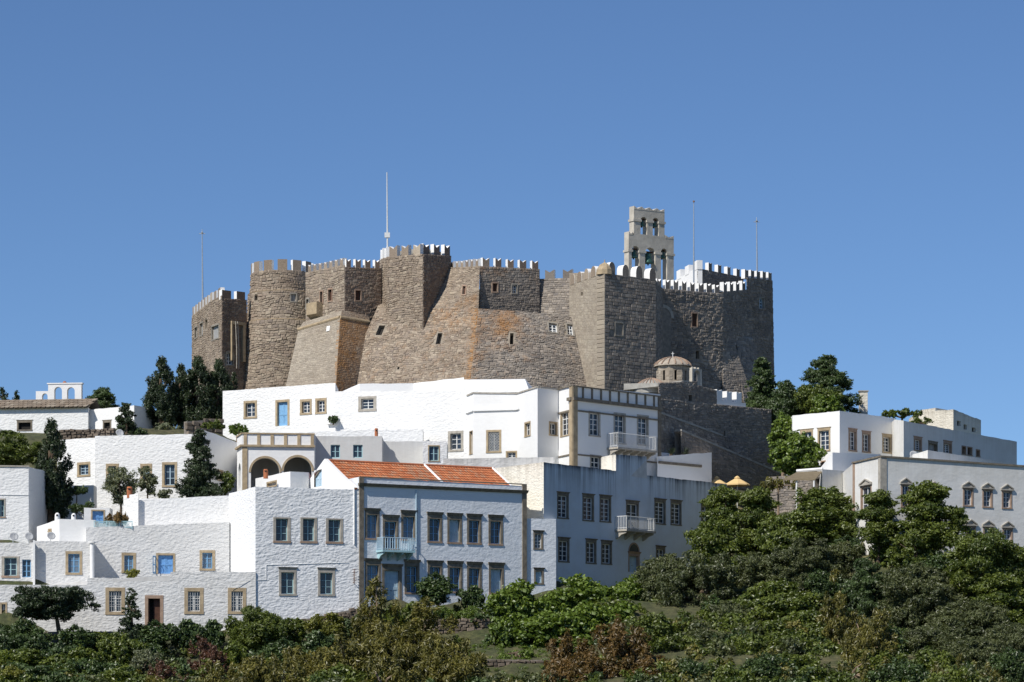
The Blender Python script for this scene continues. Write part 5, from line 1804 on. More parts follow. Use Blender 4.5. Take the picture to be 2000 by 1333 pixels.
for k in range(8):
    A, Bq = pts8[k], pts8[(k + 1) % 8]
    S8 = bil((*A, zd0), (*Bq, zd0), (*Bq, zd1), (*A, zd1))
    hw = [(.4, .6, .30, .78)] if k in (4, 5, 6, 7) else []
    g = grid_surface(S8, hw, 2, 2, .3)
    w_ = g.build('drum_wall', M['mortar'], ch)
    VV, Fc, col = stones(S8, .24, .42, hw, None, .06, (.01, .03), .02, seed=110 + k)
    part('stonework', VV, Fc, M['st_pale'], w_, attr={'sc': col}, kind='stuff')
    for h_ in hw:
        fort_window(ch, S8, h_, 'slit')
mb = MB()
n = 16
prof = [(1.62, 0), (1.66, .05), (1.60, .12), (1.45, .33), (1.15, .58), (.75, .78), (.35, .89), (.0, .93)]
sc_ = (zd2 - zd1) / .93
mb.lathe((dc[0], dc[1], zd1), [(r, z * sc_) for r, z in prof], 24)
dome = mb.build('dome', M['dome'] if 'dome' in M else M['sandstone'], ch, smooth=True)
for k in range(n):
    a = 2 * math.pi * k / n + .1
    mb = MB()
    mb.tube([(dc[0] + (r + .03) * math.cos(a), dc[1] + (r + .03) * math.sin(a), zd1 + z * sc_ + .03) for r, z in prof[2:7]], [.055, .055, .05, .045, .035], 6)
    mb.build('dome_rib', M['redstone'], dome)
mb = MB(); mb.tube([(dc[0], dc[1], zd2), (dc[0], dc[1], zd2 + .45)], .035, 6); mb.tube([(dc[0] - .12, dc[1], zd2 + .3), (dc[0] + .12, dc[1], zd2 + .3)], .03, 6); mb.build('cross', M['iron_white'], dome)
# low side apse roof with clay ribs
mb = MB()
ap = P(1272, 757, 286.5)
mb.lathe((ap[0], ap[1], ap[2]), [(1.5, -.6), (1.5, -.1), (1.2, .25), (.75, .55), (.3, .72), (0, .75)], 20)
apo = mb.build('apse_roof', M['concrete'], ch, smooth=True)
for k in range(12):
    a = math.pi * (1.0 + k / 11)
    mb = MB(); mb.tube([(ap[0] + r * math.cos(a), ap[1] + r * math.sin(a), ap[2] + z + .03) for r, z in ((1.5, -.1), (1.2, .25), (.75, .55), (.3, .72))], .05, 5); mb.build('roof_rib', M['redstone'], apo)
# little bell arch
fa_ = Fr(XY(1352, 291), XY(1371, 292))
mb = MB()
za0, za1 = ZP(765, 291), ZP(720, 291)
u0, u1 = .22, fa_.L - .22
zs = za1 - .45
mb.box(fa_, 0, u0, -.4, 0, za0 - 1, za1); mb.box(fa_, u1, fa_.L, -.4, 0, za0 - 1, za1)
r, c = (u1 - u0) / 2, fa_.L / 2
ts = np.linspace(math.pi, 0, 9)
for k in range(8):
    q0, q1 = (c + r * math.cos(ts[k]), zs + r * math.sin(ts[k]) - .1), (c + r * math.cos(ts[k + 1]), zs + r * math.sin(ts[k + 1]) - .1)
    for d in (0, -.4):
        mb.quad(fa_.pt(q0[0], d, q0[1]), fa_.pt(q1[0], d, q1[1]), fa_.pt(q1[0], d, za1), fa_.pt(q0[0], d, za1))
    mb.quad(fa_.pt(q0[0], 0, q0[1]), fa_.pt(q1[0], 0, q1[1]), fa_.pt(q1[0], -.4, q1[1]), fa_.pt(q0[0], -.4, q0[1]))
mb.box(fa_, 0, fa_.L, -.4, 0, za1, za1 + .02)
for k in range(3):
    a = fa_.L * (k + .05) / 3
    mb.box(fa_, a, a + .16, -.4, 0, za1 + .02, za1 + .16)
mb.build('bell_arch', M['belfry'], ch)

# white crenellated block on the retaining wall
wb = thing('crenellated_parapet', 'bright white stepped parapet block with three merlons on the retaining wall', 'parapet', P(1427, 795, 289.5))
fwb = Fr(XY(1399, 289.75), XY(1456, 292.6))
mb = MB(); zA, zB = ZP(783, 289.75), ZP(788, 292.6)
mb.hexa([fwb.pt(0, .04, zA - .55), fwb.pt(fwb.L, .04, zA - .85), fwb.pt(fwb.L, .04, zB - .0), fwb.pt(0, .04, zA), fwb.pt(0, -.6, zA - .55), fwb.pt(fwb.L, -.6, zA - .85), fwb.pt(fwb.L, -.6, zB), fwb.pt(0, -.6, zA)])
wbo = mb.build('parapet_wall', M['white'], wb)
merlons(wbo, fwb.pt(0, .01, zA), fwb.pt(fwb.L, .01, zB), 3, 'dip', .55, .95, .55, 'white', start=.3)

# ramp walls below
for (nm_, lab, cs, sd, topc) in (('ramp_wall', 'upper sloping stone ramp wall against the retaining wall', [(1284, 960, 281.0), (1410, 960, 287.5), (1410, 852, 287.5), (1284, 806, 281.0)], 104, .16),
                                 ('ramp_wall', 'lower sloping stone ramp wall running down past the café umbrellas', [(1330, 990, 281.2), (1534, 990, 291.5), (1534, 930, 291.5), (1330, 842, 281.2)], 105, .16)):
    rt = thing(nm_, lab, 'wall', P((cs[0][0] + cs[1][0]) / 2, 960, (cs[0][2] + cs[1][2]) / 2))
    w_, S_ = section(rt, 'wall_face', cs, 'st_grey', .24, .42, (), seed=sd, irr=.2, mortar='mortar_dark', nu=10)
    A, Bq = P(*cs[3]), P(*cs[2])
    f_ = Fr(A, Bq)
    mb = MB()
    mb.hexa([f_.pt(0, .08, A[2] - .02), f_.pt(f_.L, .08, Bq[2] - .02), f_.pt(f_.L, .08, Bq[2] + .14), f_.pt(0, .08, A[2] + .14), f_.pt(0, -.7, A[2] - .02), f_.pt(f_.L, -.7, Bq[2] - .02), f_.pt(f_.L, -.7, Bq[2] + .14), f_.pt(0, -.7, A[2] + .14)])
    mb.build('coping', M['concrete'], rt)
    part('wall_back', [f_.pt(0, -.7, A[2]), f_.pt(f_.L, -.7, Bq[2]), f_.pt(f_.L, -.7, 20), f_.pt(0, -.7, 20)], [[0, 1, 2, 3]], M['mortar_dark'], rt)

# ------------------------------------------------------------------ right-hand houses
L1 = House('corner_house', 'white corner house with tall stone-framed windows beside the fig tree', [(1548, 273.5), (1640, 270), (1749, 275.5)], [812, 803, 817.5], 24.5, 'white', 6.0,
           {0: [(1563, 1588, 838, 884, 'right_win'), (1597, 1622, 835, 882.5, 'right_win'), (1603, 1613, 900, 918, 'void_red')], 1: [(1657, 1673.5, 837, 882.5, 'right_grey'), (1683.5, 1700.5, 842, 885, 'right_grey'), (1723, 1741, 848, 886, 'right_win')]})
L2 = House('long_right_house', 'long pale house with stained parapet and a row of small dark windows', [(1747, 273.5), (1765, 271), (1930, 283), (1986, 287.5)], [820, 822, 853, 863], 24.5, 'lightgrey', 6.0,
           {1: [(1784.6, 1800.5, 853, 882, 'right_grey'), (1813, 1831, 862, 886, dict(ST['void'], dark='wood_grey')), (1842.5, 1859, 861, 888, 'right_grey'), (1878, 1887, 871, 889, 'void_red'), (1889, 1899, 873, 891, 'void_red'), (1906, 1914, 878, 893, 'void_red')]})
L3 = House('curved_parapet_block', 'low white block with a sloping parapet below the corner house', [(1600, 266), (1626, 263.5), (1720, 268)], [917, 884, 888], 22.0, 'white', 3.0, ctrl=False)
L3b = House('low_parapet_block', 'low white parapet block with a sunlit end below the long right house', [(1783, 262), (1812, 259.8), (1985, 271)], [888, 879.5, 906], 21.0, 'lightgrey', 3.0, ctrl=False)
L3c = House('awning_house', 'grey plastered house wall beside the brown awning', [(1604, 261.5), (1606, 260.5), (1668, 263.5)], [918, 917, 921], 20.0, 'lightgrey', 3.0, ctrl=False)
L4 = House('pediment_house', 'large pale grey house with triangular pediments over its windows and stone corner pilasters', [(1666, 254.6), (1720, 250), (2080, 256.4)], [906, 893.5, 918], 16.0, 'lightgrey', 8.0,
           {0: [(1681, 1702.5, 948, 1005, 'pedi')], 1: [(1759.5, 1778, 946, 992, 'pedi'), (1814, 1834, 953, 996, 'pedi'), (1880.5, 1901, 953, 990, 'pedi'), (1918.5, 1938.5, 955.5, 992.5, 'pedi'), (1956.5, 1976.5, 958, 994.5, 'pedi'), (2020, 2040, 962, 997, 'pedi'),
                                              (1886, 1906, 1027, 1062, 'pedi'), (1920, 1940, 1029, 1064, 'pedi'), (1958, 1978, 1031, 1066, 'pedi')]})
f0, f1 = L4.frs
mb = MB(); mb.box(f1, 0, .5, -.05, .05, 12, L4.Z[1]); mb.box(f0, f0.L - .35, f0.L + .05, -.05, .05, 12, L4.Z[1]); mb.build('corner_pilaster', M['grey_trim'], L4.root)
mb = MB(); mb.box(f0, 0, .35, -.05, .04, 12, L4.Z[0]); mb.build('corner_pilaster', M['redstone'], L4.root)
mb = MB()
for i, f_ in enumerate(L4.frs):
    mb.hexa([f_.pt(-.05, .10, L4.Z[i]), f_.pt(f_.L + .05, .10, L4.Z[i + 1]), f_.pt(f_.L + .05, .10, L4.Z[i + 1] + .13), f_.pt(-.05, .10, L4.Z[i] + .13), f_.pt(-.05, -.3, L4.Z[i]), f_.pt(f_.L, -.3, L4.Z[i + 1]), f_.pt(f_.L, -.3, L4.Z[i + 1] + .13), f_.pt(0, -.3, L4.Z[i] + .13)])
mb.build('coping', M['sandstone_dark'], L4.root)
mb, at = MB(), []
L5 = House('far_cream_house', 'far cream stone house with a dark corner and three small windows on the ridge', [(1790, 312), (1862, 306), (1916, 311)], [806, 800, 821], 28.5, 'cream', 6.0, {1: [(1869, 1877, 822, 833, 'void_bare'), (1882, 1889, 829, 840, 'void_bare'), (1898, 1906, 835, 845, 'void_bare')]})
L5b = House('roof_room', 'small cream stepped roof room on the far cream house', [(1800, 313), (1827, 310), (1850, 312)], [801, 797, 801], 33.0, 'cream', 2.0, ctrl=False)
chimney('square pale chimney standing beside the right-hand conifers', 1686, 766, 800, 306, .75, 'cream')
cf = thing('cafe_wall', 'dark stone café wall in the shade under the brown awning', 'wall', P(1570, 985, 264))
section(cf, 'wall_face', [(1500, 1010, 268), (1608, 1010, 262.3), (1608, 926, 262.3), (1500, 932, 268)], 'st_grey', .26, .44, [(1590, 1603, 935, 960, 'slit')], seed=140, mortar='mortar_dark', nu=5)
# awning
aw = thing('awning', 'brown cloth awning on posts over the café terrace', 'awning', P(1570, 945, 258))
mb = MB()
p = [P(1557, 922, 262), P(1606, 921, 261.2), P(1592, 937, 257.5), P(1530, 937, 258)]
mb.add(p + [q + np.array((0, 0, -.06)) for q in p], [(0, 1, 2, 3), (7, 6, 5, 4), (0, 4, 5, 1), (1, 5, 6, 2), (2, 6, 7, 3), (3, 7, 4, 0)])
mb.build('cloth', M['awning'], aw)
mb = MB()
p = [P(1556, 920.5, 262), P(1607, 916.5, 261.2)]
mb.tube(p, .14, 6); mb.build('beam', M['white'], aw)
for q in (P(1556, 938, 258), P(1590, 938, 257.6)):
    mb = MB(); mb.tube([q, q - (0, 0, 2.2)], .07, 6); mb.build('post', M['white'], aw)

# ------------------------------------------------------------------ left-hand houses
N1 = House('tower_house', 'white tower-like house with grey coping beside the tall cypress', [(-50, 254), (56, 254.5), (84, 259.5)], [914, 912.5, 919], 17.0, 'white_rubble', 4.0, {0: [(-8, 11, 974, 1012, dict(ST['rough'], sw=.12))]})
f = N1.frs[0]
mb = MB(); mb.box(f, 0, f.L + .05, -.3, .08, N1.Z[1], N1.Z[1] + .10); mb.build('coping', M['grey_trim'], N1.root)
mb = MB(); mb.box(f, 0, f.L, -.02, .05, ZP(966, 254.4) - .06, ZP(966, 254.4)); mb.build('string_course', M['white'], N1.root)
N2 = House('wide_white_house', 'wide white house with stone-framed windows behind the olive trees', [(112, 272), (185, 269.8), (186, 269.6), (393, 268.3)], [860, 856, 852, 848], 19.8, 'white_rubble', 5.0,
           {0: [(151, 176.5, 903, 931.5, 'left_win')], 2: [(207, 232, 906, 950, 'left_win'), (274, 297, 906, 950, 'left_win'), (316.5, 346, 903, 952, 'left_win')]})
N2b = House('sloping_wing', 'white wing wall with a falling parapet between the wide house and the loggia', [(393, 268.3), (466, 275.5)], [838, 866], 20.0, 'white', 4.0, {0: [(424, 436, 918, 940, 'tiny')]})
N2c = House('low_forecourt_wall', 'low white forecourt wall shaded by the tall cypress', [(120, 265), (183, 265)], [948, 948], 17.5, 'white', 2.0, ctrl=False, cat='wall')
N3 = House('upper_left_house', 'white house with a grey stone-tiled roof edge on the skyline', [(-60, 296.5), (172, 295)], [796, 796], 29.6, 'white_rubble', 5.0, {0: [(33, 63, 820.5, 842, 'void')]}, roof=None)
f = N3.frs[0]
mb = MB()
tb = thing
zr0 = N3.Z[1]
V = [f.pt(0, .35, zr0 - .06), f.pt(f.L + .1, .35, zr0 - .06), f.pt(f.L + .1, -2.6, zr0 + .95), f.pt(0, -2.6, zr0 + .95), f.pt(f.L + .1, -5, zr0 - .2), f.pt(0, -5, zr0 - .2)]
mb.add(V, [(0, 1, 2, 3), (3, 2, 4, 5)])
mb.build('roof', M['sandstone_dark'], N3.root)
rfo = bpy.data.objects['roof'] if False else None
mtile2 = stone_mat('grey_stone_slab', [(0.26, 0.21, 0.16), (0.32, 0.265, 0.205), (0.22, 0.18, 0.14), (0.36, 0.31, 0.245)], attr=False)
nT = 26
for i in range(4):
    for j in range(nT):
        u = (j + .5 * (i % 2) + .5) * f.L / nT
        if u > f.L:
            continue
        t = (i + .5) / 4
        d = .38 - 2.98 * t
        o = bpy.data.objects.new('roof_slab', unit_mesh(mtile2))
        COL.objects.link(o); o.parent = N3.root
        o.location = (f.pt(u, d, zr0 + .03 + 1.01 * t + random.uniform(-.015, .015)) - ORG[N3.root.name]).tolist()
        o.rotation_euler = (math.radians(15.5), random.uniform(-.015, .015), f.rz); o.scale = (f.L / nT - .03, .84, .09)
N3b = House('lower_left_annexe', 'small white annexe with a dark door beside the stone-tiled roof', [(172, 296), (238, 294), (262, 292), (299, 297)], [801, 795, 792, 797], 29.8, 'white', 4.0, {0: [(201, 217.5, 820.5, 842, 'void')]})
# little bell arcade on that roof
fa_ = Fr(XY(70, 300), XY(160, 299.6))
ba = thing('white_bell_arcade', 'whitewashed arcade with two tall arches and a low one on the skyline', 'bell arcade', fa_.pt(fa_.L / 2, 0, ZP(790, 300)))
mb = MB()


def arcade(u0, u1, z0_, z1_, arches, mb):
    cuts = [u0] + [c for a in arches for c in a[:2]] + [u1]
    for i in range(0, len(cuts), 2):
        mb.box(fa_, cuts[i], cuts[i + 1], -.5, 0, z0_, z1_)
    for (ua, ub, ztop) in arches:
        r, c = (ub - ua) / 2, (ua + ub) / 2
        zs = ztop - r
        ts = np.linspace(math.pi, 0, 13)
        for k in range(12):
            q0, q1 = (c + r * math.cos(ts[k]), zs + r * math.sin(ts[k])), (c + r * math.cos(ts[k + 1]), zs + r * math.sin(ts[k + 1]))
            for d in (0, -.5):
                mb.quad(fa_.pt(q0[0], d, q0[1]), fa_.pt(q1[0], d, q1[1]), fa_.pt(q1[0], d, z1_), fa_.pt(q0[0], d, z1_))
            mb.quad(fa_.pt(q0[0], 0, q0[1]), fa_.pt(q1[0], 0, q1[1]), fa_.pt(q1[0], -.5, q1[1]), fa_.pt(q0[0], -.5, q0[1]))
        mb.quad(fa_.pt(ua, 0, z1_), fa_.pt(ub, 0, z1_), fa_.pt(ub, -.5, z1_), fa_.pt(ua, -.5, z1_))


U = fa_.u_of
zb_ = ZP(800, 300)
arcade(U(94), U(159), zb_, ZP(751, 300), [(U(106), U(121), ZP(756.5, 300)), (U(131), U(146), ZP(757.5, 300))], mb)
mb.build('arch_wall', M['white'], ba)
mb = MB(); arcade(U(70), U(94), zb_, ZP(764.5, 300), [(U(82), U(93), ZP(769, 300))], mb); mb.build('low_arch_wall', M['white'], ba)
mb = MB(); mb.box(fa_, U(94) - .1, U(159) + .1, -.55, .06, ZP(751, 300), ZP(751, 300) + .1); mb.build('cornice', M['white'], ba)
mb = MB(); c = fa_.pt(U(125), -.25, ZP(750, 300)); mb.lathe(c, [(.15, 0), (.18, .1), (.1, .22), (0, .24)], 8); mb.build('finial', M['terracotta'], ba)


# umbrellas
def umbrella(label, px, py, Y, r):
    top = P(px, py, Y)
    t = thing('parasol', label, 'parasol', top - (0, 0, 2.6), 'café parasols')
    mb = MB()
    n = 8
    mb.lathe(top, [(0, 0), (r * .22, -.13), (r * .6, -.36), (r, -.62)], n); mb.lathe(top - (0, 0, .62), [(r, 0), (r * .995, -.10)], n)
    mb.build('canopy', M['canvas'], t)
    mb = MB(); mb.lathe(top, [(0, .12), (r * .1, .08), (r * .24, -.06), (r * .23, -.09)], n); mb.build('vent_cap', M['canvas'], t)
    mb = MB(); mb.tube([top, top - (0, 0, 2.6)], .035, 8); mb.build('pole', M['wood_white'], t)
    for k in range(n):
        a = 2 * math.pi * k / n
        mb = MB(); mb.tube([top - (0, 0, .25), top + (r * .95 * math.cos(a), r * .95 * math.sin(a), -.62)], .015, 4); mb.build('rib', M['wood_brown'], t)


umbrella('cream café parasol half hidden behind the streaked house', 1400, 933, 283.5, 1.0)
umbrella('cream café parasol standing clear before the ramp wall', 1440, 932.5, 280.5, 1.08)


# ------------------------------------------------------------------ terrain
gp = list(CTRL)
for x in (-200, -80, -40, 0, 40, 80, 200):
    gp += [(x, 0, -1.7), (x, 60, -5), (x, 120, -6), (x, 170, -3), (x, 205, 0.5)]
for x in (-60, -35, -20, -10, 0):
    gp += [(x, 218, 3.0), (x, 230, 5.4), (x, 238, 7.2)]
for x in (8, 16, 24, 32, 45, 60):
    gp += [(x, 218, 3.2), (x, 230, 6.0), (x, 240, 9.0), (x, 248, 12.0)]
for x in (-6, -4, -2, 0, 2, 3.4):
    gp += [(x, 237.3, 6.3), (x, 236.2, 6.1), (x, 239.8, 7.85), (x, 241, 8.2), (x, 243, 8.8)]
for x in (-6.4, -5, -3.5, -2):
    gp += [(x, 244.7, 9.3), (x, 247.0, 10.9)]
gp += [(-17.5, 245.6, 9.1), (-15, 246, 9.4), (-13, 246.7, 9.9), (-11.8, 247.4, 10.4)]
gp += [(-45, 244, 8.6), (-30, 243.5, 8.6), (-24, 243.5, 8.6), (-18, 244.5, 9.0), (-10, 246.5, 10.4), (-4, 248.5, 11.2), (2, 251, 11.6), (8, 254, 12.2), (14, 258, 13.0), (20, 256, 14.0)]
gp += [(-30, 262, 18.2), (-22, 262, 18.6), (-36, 262, 18.0), (-33, 283, 28.0), (-27, 284, 28.4), (-40, 284, 27.5), (-33, 290, 29.6), (-25, 294, 30.0), (-30, 298, 30.2), (-24, 300, 30.6), (-38, 300, 29.5), (-34, 306, 30)]
gp += [(12, 292, 31.5), (16, 280, 23.0), (20, 284, 23.2), (23, 285, 22.6), (24, 292, 25), (25, 300, 31.5), (30, 300, 31.5), (33, 290, 29.0), (40, 296, 28), (46, 296, 27), (50, 290, 25), (27, 310, 32), (22, 272, 21.5), (19.5, 276, 22.2)]
gp += [(-22, 308, 32), (24, 262, 19.8), (22, 266, 20.5), (26, 258, 18.5), (30, 262, 21), (27, 264, 21.5), (20, 268, 19.5), (22, 275, 22.5), (24, 252, 15.5), (32, 246, 13.5), (40, 248, 14.5), (-10, 300, 33), (0, 294, 33), (10, 296, 33)]
for x in (-60, -30, 0, 30, 60):
    gp += [(x, 350, 33), (x, 400, 26), (x, 500, 5), (x, 700, -20)]
for y in (220, 260, 300, 340):
    gp += [(-75, y, 12 + (y - 220) * .12), (75, y, 12 + (y - 220) * .12), (-160, y, 4), (160, y, 4)]
gp = np.array(gp)


BY = ([-200, 0, 60, 120, 170, 205, 218, 230, 240, 250, 262, 275, 285, 300, 350, 400, 500, 700], [-1.7, -1.7, -5, -6, -3, .3, 2.8, 5.6, 8.3, 12.0, 18.3, 23.3, 28.2, 31.5, 33, 26, 5, -20])


gres = gp[:, 2] - np.interp(gp[:, 1], *BY)


def ground(x, y):
    x = np.asarray(x, float); y = np.asarray(y, float)
    sh = x.shape
    x, y = x.ravel(), y.ravel()
    out = np.zeros(len(x))
    for i in range(0, len(x), 4000):
        d2 = (x[i:i + 4000, None] - gp[None, :, 0]) ** 2 + (y[i:i + 4000, None] - gp[None, :, 1]) ** 2
        w = 1.0 / (d2 + 1.5) ** 3
        w0 = 1.0 / (9.0 ** 2 + 1.5) ** 3      # beyond about 9 m from any anchor the plain slope takes over
        out[i:i + 4000] = np.interp(y[i:i + 4000], *BY) + (w * gres[None, :]).sum(1) / (w.sum(1) + w0)
    side = np.clip((np.abs(x) - 55) / 90, 0, 1)
    out = out * (1 - .75 * side)
    out = out - 6.5 * np.clip((x - 38) / 10, 0, 1) * np.clip((y - 274) / 12, 0, 1)
    far = np.clip((np.hypot(x, y - 280) - 350) / 600, 0, 1)
    out = out * (1 - far) + (-20) * far
    return out.reshape(sh)


xs = np.concatenate([np.array([-6000, -3000, -1500, -800, -400, -250, -160, -110, -80]), np.arange(-60, 61, 1.2), np.array([80, 110, 160, 250, 400, 800, 1500, 3000, 6000])])
ys = np.concatenate([np.array([-3000, -1000, -300, -100, 0, 60, 120, 160, 180, 190, 200]), np.arange(206, 350, 1.2), np.array([360, 380, 400, 450, 500, 600, 800, 1200, 2000, 4000, 9000])])
GX, GY = np.meshgrid(xs, ys)
GZ = ground(GX, GY)
GZ += rng.normal(0, .07, GZ.shape) * ((np.abs(GX) < 60) & (GY > 205) & (GY < 350))
V = np.stack([GX, GY, GZ], -1).reshape(-1, 3)
nx, ny = len(xs), len(ys)
ii, jj_ = np.meshgrid(np.arange(nx - 1), np.arange(ny - 1))
a = (jj_ * nx + ii).ravel()
Fg = np.stack([a, a + 1, a + 1 + nx, a + nx], 1)
gmat, gnt, gb = nodes('dry_grassy_earth')
f1, _ = noise(gnt, 0.35, 6, 0.65)
f2, _ = noise(gnt, 2.2, 5, 0.7)
c = ramp(gnt, f1, [(0.3, (0.045, 0.06, 0.022)), (0.55, (0.085, 0.085, 0.04)), (0.75, (0.15, 0.12, 0.075))])
c = mixc(gnt, 0.85, c, mixc(gnt, 1.0, c, ramp(gnt, f2, [(0.3, (0.35, 0.38, 0.3)), (0.55, (1.0, 1.0, 0.9)), (0.72, (1.9, 1.75, 1.3))]), 'MULTIPLY'))
gnt.links.new(c, gb.inputs['Base Color'])
gb.inputs['Roughness'].default_value = .95
bp = N(gnt, 'ShaderNodeBump', Strength=.8, Distance=.15)
gnt.links.new(f2, bp.inputs['Height']); gnt.links.new(bp.outputs[0], gb.inputs['Normal'])
part('ground', V, Fg, gmat, None, smooth=True, kind='structure', origin=(0, 250, 0))


# ------------------------------------------------------------------ dry-stone terrace walls
def drystone(label, px0, px1, t0, t1, pyb, Y0, Y1, seed, h=.24, l=.42):
    A, Bq = XY(px0, Y0), XY(px1, Y1)
    f_ = Fr(A, Bq)
    za, zb_ = ZP(t0, Y0), ZP(t1, Y1)
    zlow = ZP(pyb, (Y0 + Y1) / 2)
    t = thing('terrace_wall', label, 'stone wall', f_.pt(f_.L / 2, 0, zlow), 'dry-stone terrace walls')
    mb = MB()
    mb.hexa([f_.pt(0, -.06, zlow - 1.5), f_.pt(f_.L, -.06, zlow - 1.5), f_.pt(f_.L, -.06, zb_ - .05), f_.pt(0, -.06, za - .05), f_.pt(0, -.6, zlow - 1.5), f_.pt(f_.L, -.6, zlow - 1.5), f_.pt(f_.L, -.6, zb_ - .05), f_.pt(0, -.6, za - .05)])
    mb.build('wall_core', M['mortar_dark'], t)
    r = random.Random(seed)
    z = zlow - .3
    while z < max(za, zb_):
        hh = h * r.uniform(.7, 1.3)
        u = r.uniform(-.2, 0)
        while u < f_.L:
            w = l * r.uniform(.5, 1.6)
            c = u + w / 2
            if 0 < c < f_.L and z + hh * .6 < za + (zb_ - za) * c / f_.L:
                block('stone', t, f_, c, -.02 + r.uniform(-.06, .07), z + hh / 2 + r.uniform(-.05, .05), w * r.uniform(.75, .98), .30, hh * r.uniform(.7, 1.05), M['st_dry'], r.uniform(-.2, .2))
            u += w
        z += hh
    return t


drystone('dry-stone plinth wall under the rubble-textured white house', 515, 704, 1226, 1186, 1246, 246.9, 249.3, 1)
drystone('dry-stone garden wall under the clipped hedge', 830, 962, 1209, 1210, 1250, 245.6, 246.4, 2)
drystone('low dry-stone wall on the open grassy slope', 830, 1082, 1286, 1288, 1330, 238.4, 239.4, 3)
drystone('dark dry-stone wall below the low house and the spreading pine', 60, 300, 1233, 1232, 1268, 244.6, 245.0, 4)
drystone('rubble bank wall under the annexe on the upper left', 118, 222, 838, 838, 866, 281, 280, 5)
drystone('rough rock wall under the dark cypress clump', 366, 436, 822, 818, 846, 283, 285, 6, .35, .6)


# ------------------------------------------------------------------ vegetation
M['lf_fig'] = leaf_mat('bright_green_leaf', (0.048, 0.090, 0.012), (0.195, 0.270, 0.040))
M['lf_green'] = leaf_mat('mid_green_leaf', (0.042, 0.072, 0.012), (0.180, 0.220, 0.034))
M['lf_dark'] = leaf_mat('dark_conifer_needle', (0.016, 0.030, 0.013), (0.055, 0.082, 0.030), .12)
M['lf_darkgreen'] = leaf_mat('dark_glossy_leaf', (0.028, 0.052, 0.016), (0.095, 0.145, 0.040), .2)
M['lf_olive'] = leaf_mat('grey_green_olive_leaf', (0.095, 0.115, 0.060), (0.290, 0.310, 0.185))
M['lf_grey'] = leaf_mat('dull_grey_green_leaf', (0.045, 0.062, 0.022), (0.165, 0.185, 0.072))
M['lf_euca'] = leaf_mat('olive_yellow_leaf', (0.065, 0.072, 0.018), (0.265, 0.235, 0.052))
M['lf_rust'] = leaf_mat('rusty_tipped_leaf', (0.075, 0.062, 0.018), (0.270, 0.155, 0.045))
M['lf_red'] = leaf_mat('red_brown_leaf', (0.070, 0.040, 0.025), (0.210, 0.095, 0.060))
M['lf_yellow'] = leaf_mat('yellow_green_leaf', (0.095, 0.110, 0.016), (0.270, 0.270, 0.040))

LEAVES = [0]


def leaves_mesh(blobs, size, aspect, cov, droop, r, tipmat=None, outw=.8, split=True):
    """leaf quads spread through blobs [(centre, radii)]; returns verts, faces, shade value"""
    sub = []
    for (c, rad) in blobs:
        rad = np.asarray(rad, float)
        m = rad.mean()
        k = int(np.clip(4 + 11 * m, 5, 14)) if split and m > .22 else 0
        tb_ = r.random()
        if k == 0:
            sub.append((c, rad, tb_))
            continue
        sub.append((np.asarray(c), rad * .62, tb_ * .6))
        for _ in range(k):
            d = r.normal(size=3); d /= np.linalg.norm(d)
            sub.append((np.asarray(c) + d * rad * r.uniform(.55, 1.0), rad * r.uniform(.24, .46), float(np.clip(tb_ + r.normal() * .22, 0, 1))))
    c = np.array([q[0] for q in sub], float); rad = np.array([q[1] for q in sub], float); tb = np.array([q[2] for q in sub], float)
    area = 4 * math.pi * np.prod(rad, 1) ** (2 / 3)
    cnt = (cov * .62 * area / (size * size * aspect * .5)).astype(int) + 4
    ix = np.repeat(np.arange(len(sub)), cnt)
    c, rad, tb = c[ix], rad[ix], tb[ix]
    n = len(ix)
    d = r.normal(size=(n, 3)); d /= np.linalg.norm(d, axis=1, keepdims=True)
    rr = 1 - .62 * r.random(n) ** 1.7
    lump = 1 + .22 * np.sin(d[:, 0] * 5 + c[:, 0] * 3) * np.sin(d[:, 1] * 4 + c[:, 1]) + .18 * np.sin(d[:, 2] * 6 + c[:, 2] * 5)
    p = c + d * rad * (rr * lump)[:, None]
    nrm = d * outw + r.normal(size=(n, 3)) * .55 + np.array((0, 0, .25))
    nrm /= np.linalg.norm(nrm, axis=1, keepdims=True)
    ax = r.normal(size=(n, 3)) + d * .6 + np.array((0, 0, -droop))
    ax -= nrm * (ax * nrm).sum(1, keepdims=True)
    ax /= np.linalg.norm(ax, axis=1, keepdims=True) + 1e-9
    sd = np.cross(nrm, ax)
    L = (size * r.uniform(.6, 1.4, n))[:, None]
    W = L * aspect * .5
    V = np.stack([p - ax * L * .5, p + sd * W - nrm * L * .08, p + ax * L * .5, p - sd * W - nrm * L * .08], 1).reshape(-1, 3)
    C = np.repeat(np.clip(.45 * tb + .42 * r.random(n) + .13 * (d[:, 2] + 1) / 2, 0, 1), 4)
    LEAVES[0] += n
    return V, np.arange(4 * n).reshape(n, 4), C


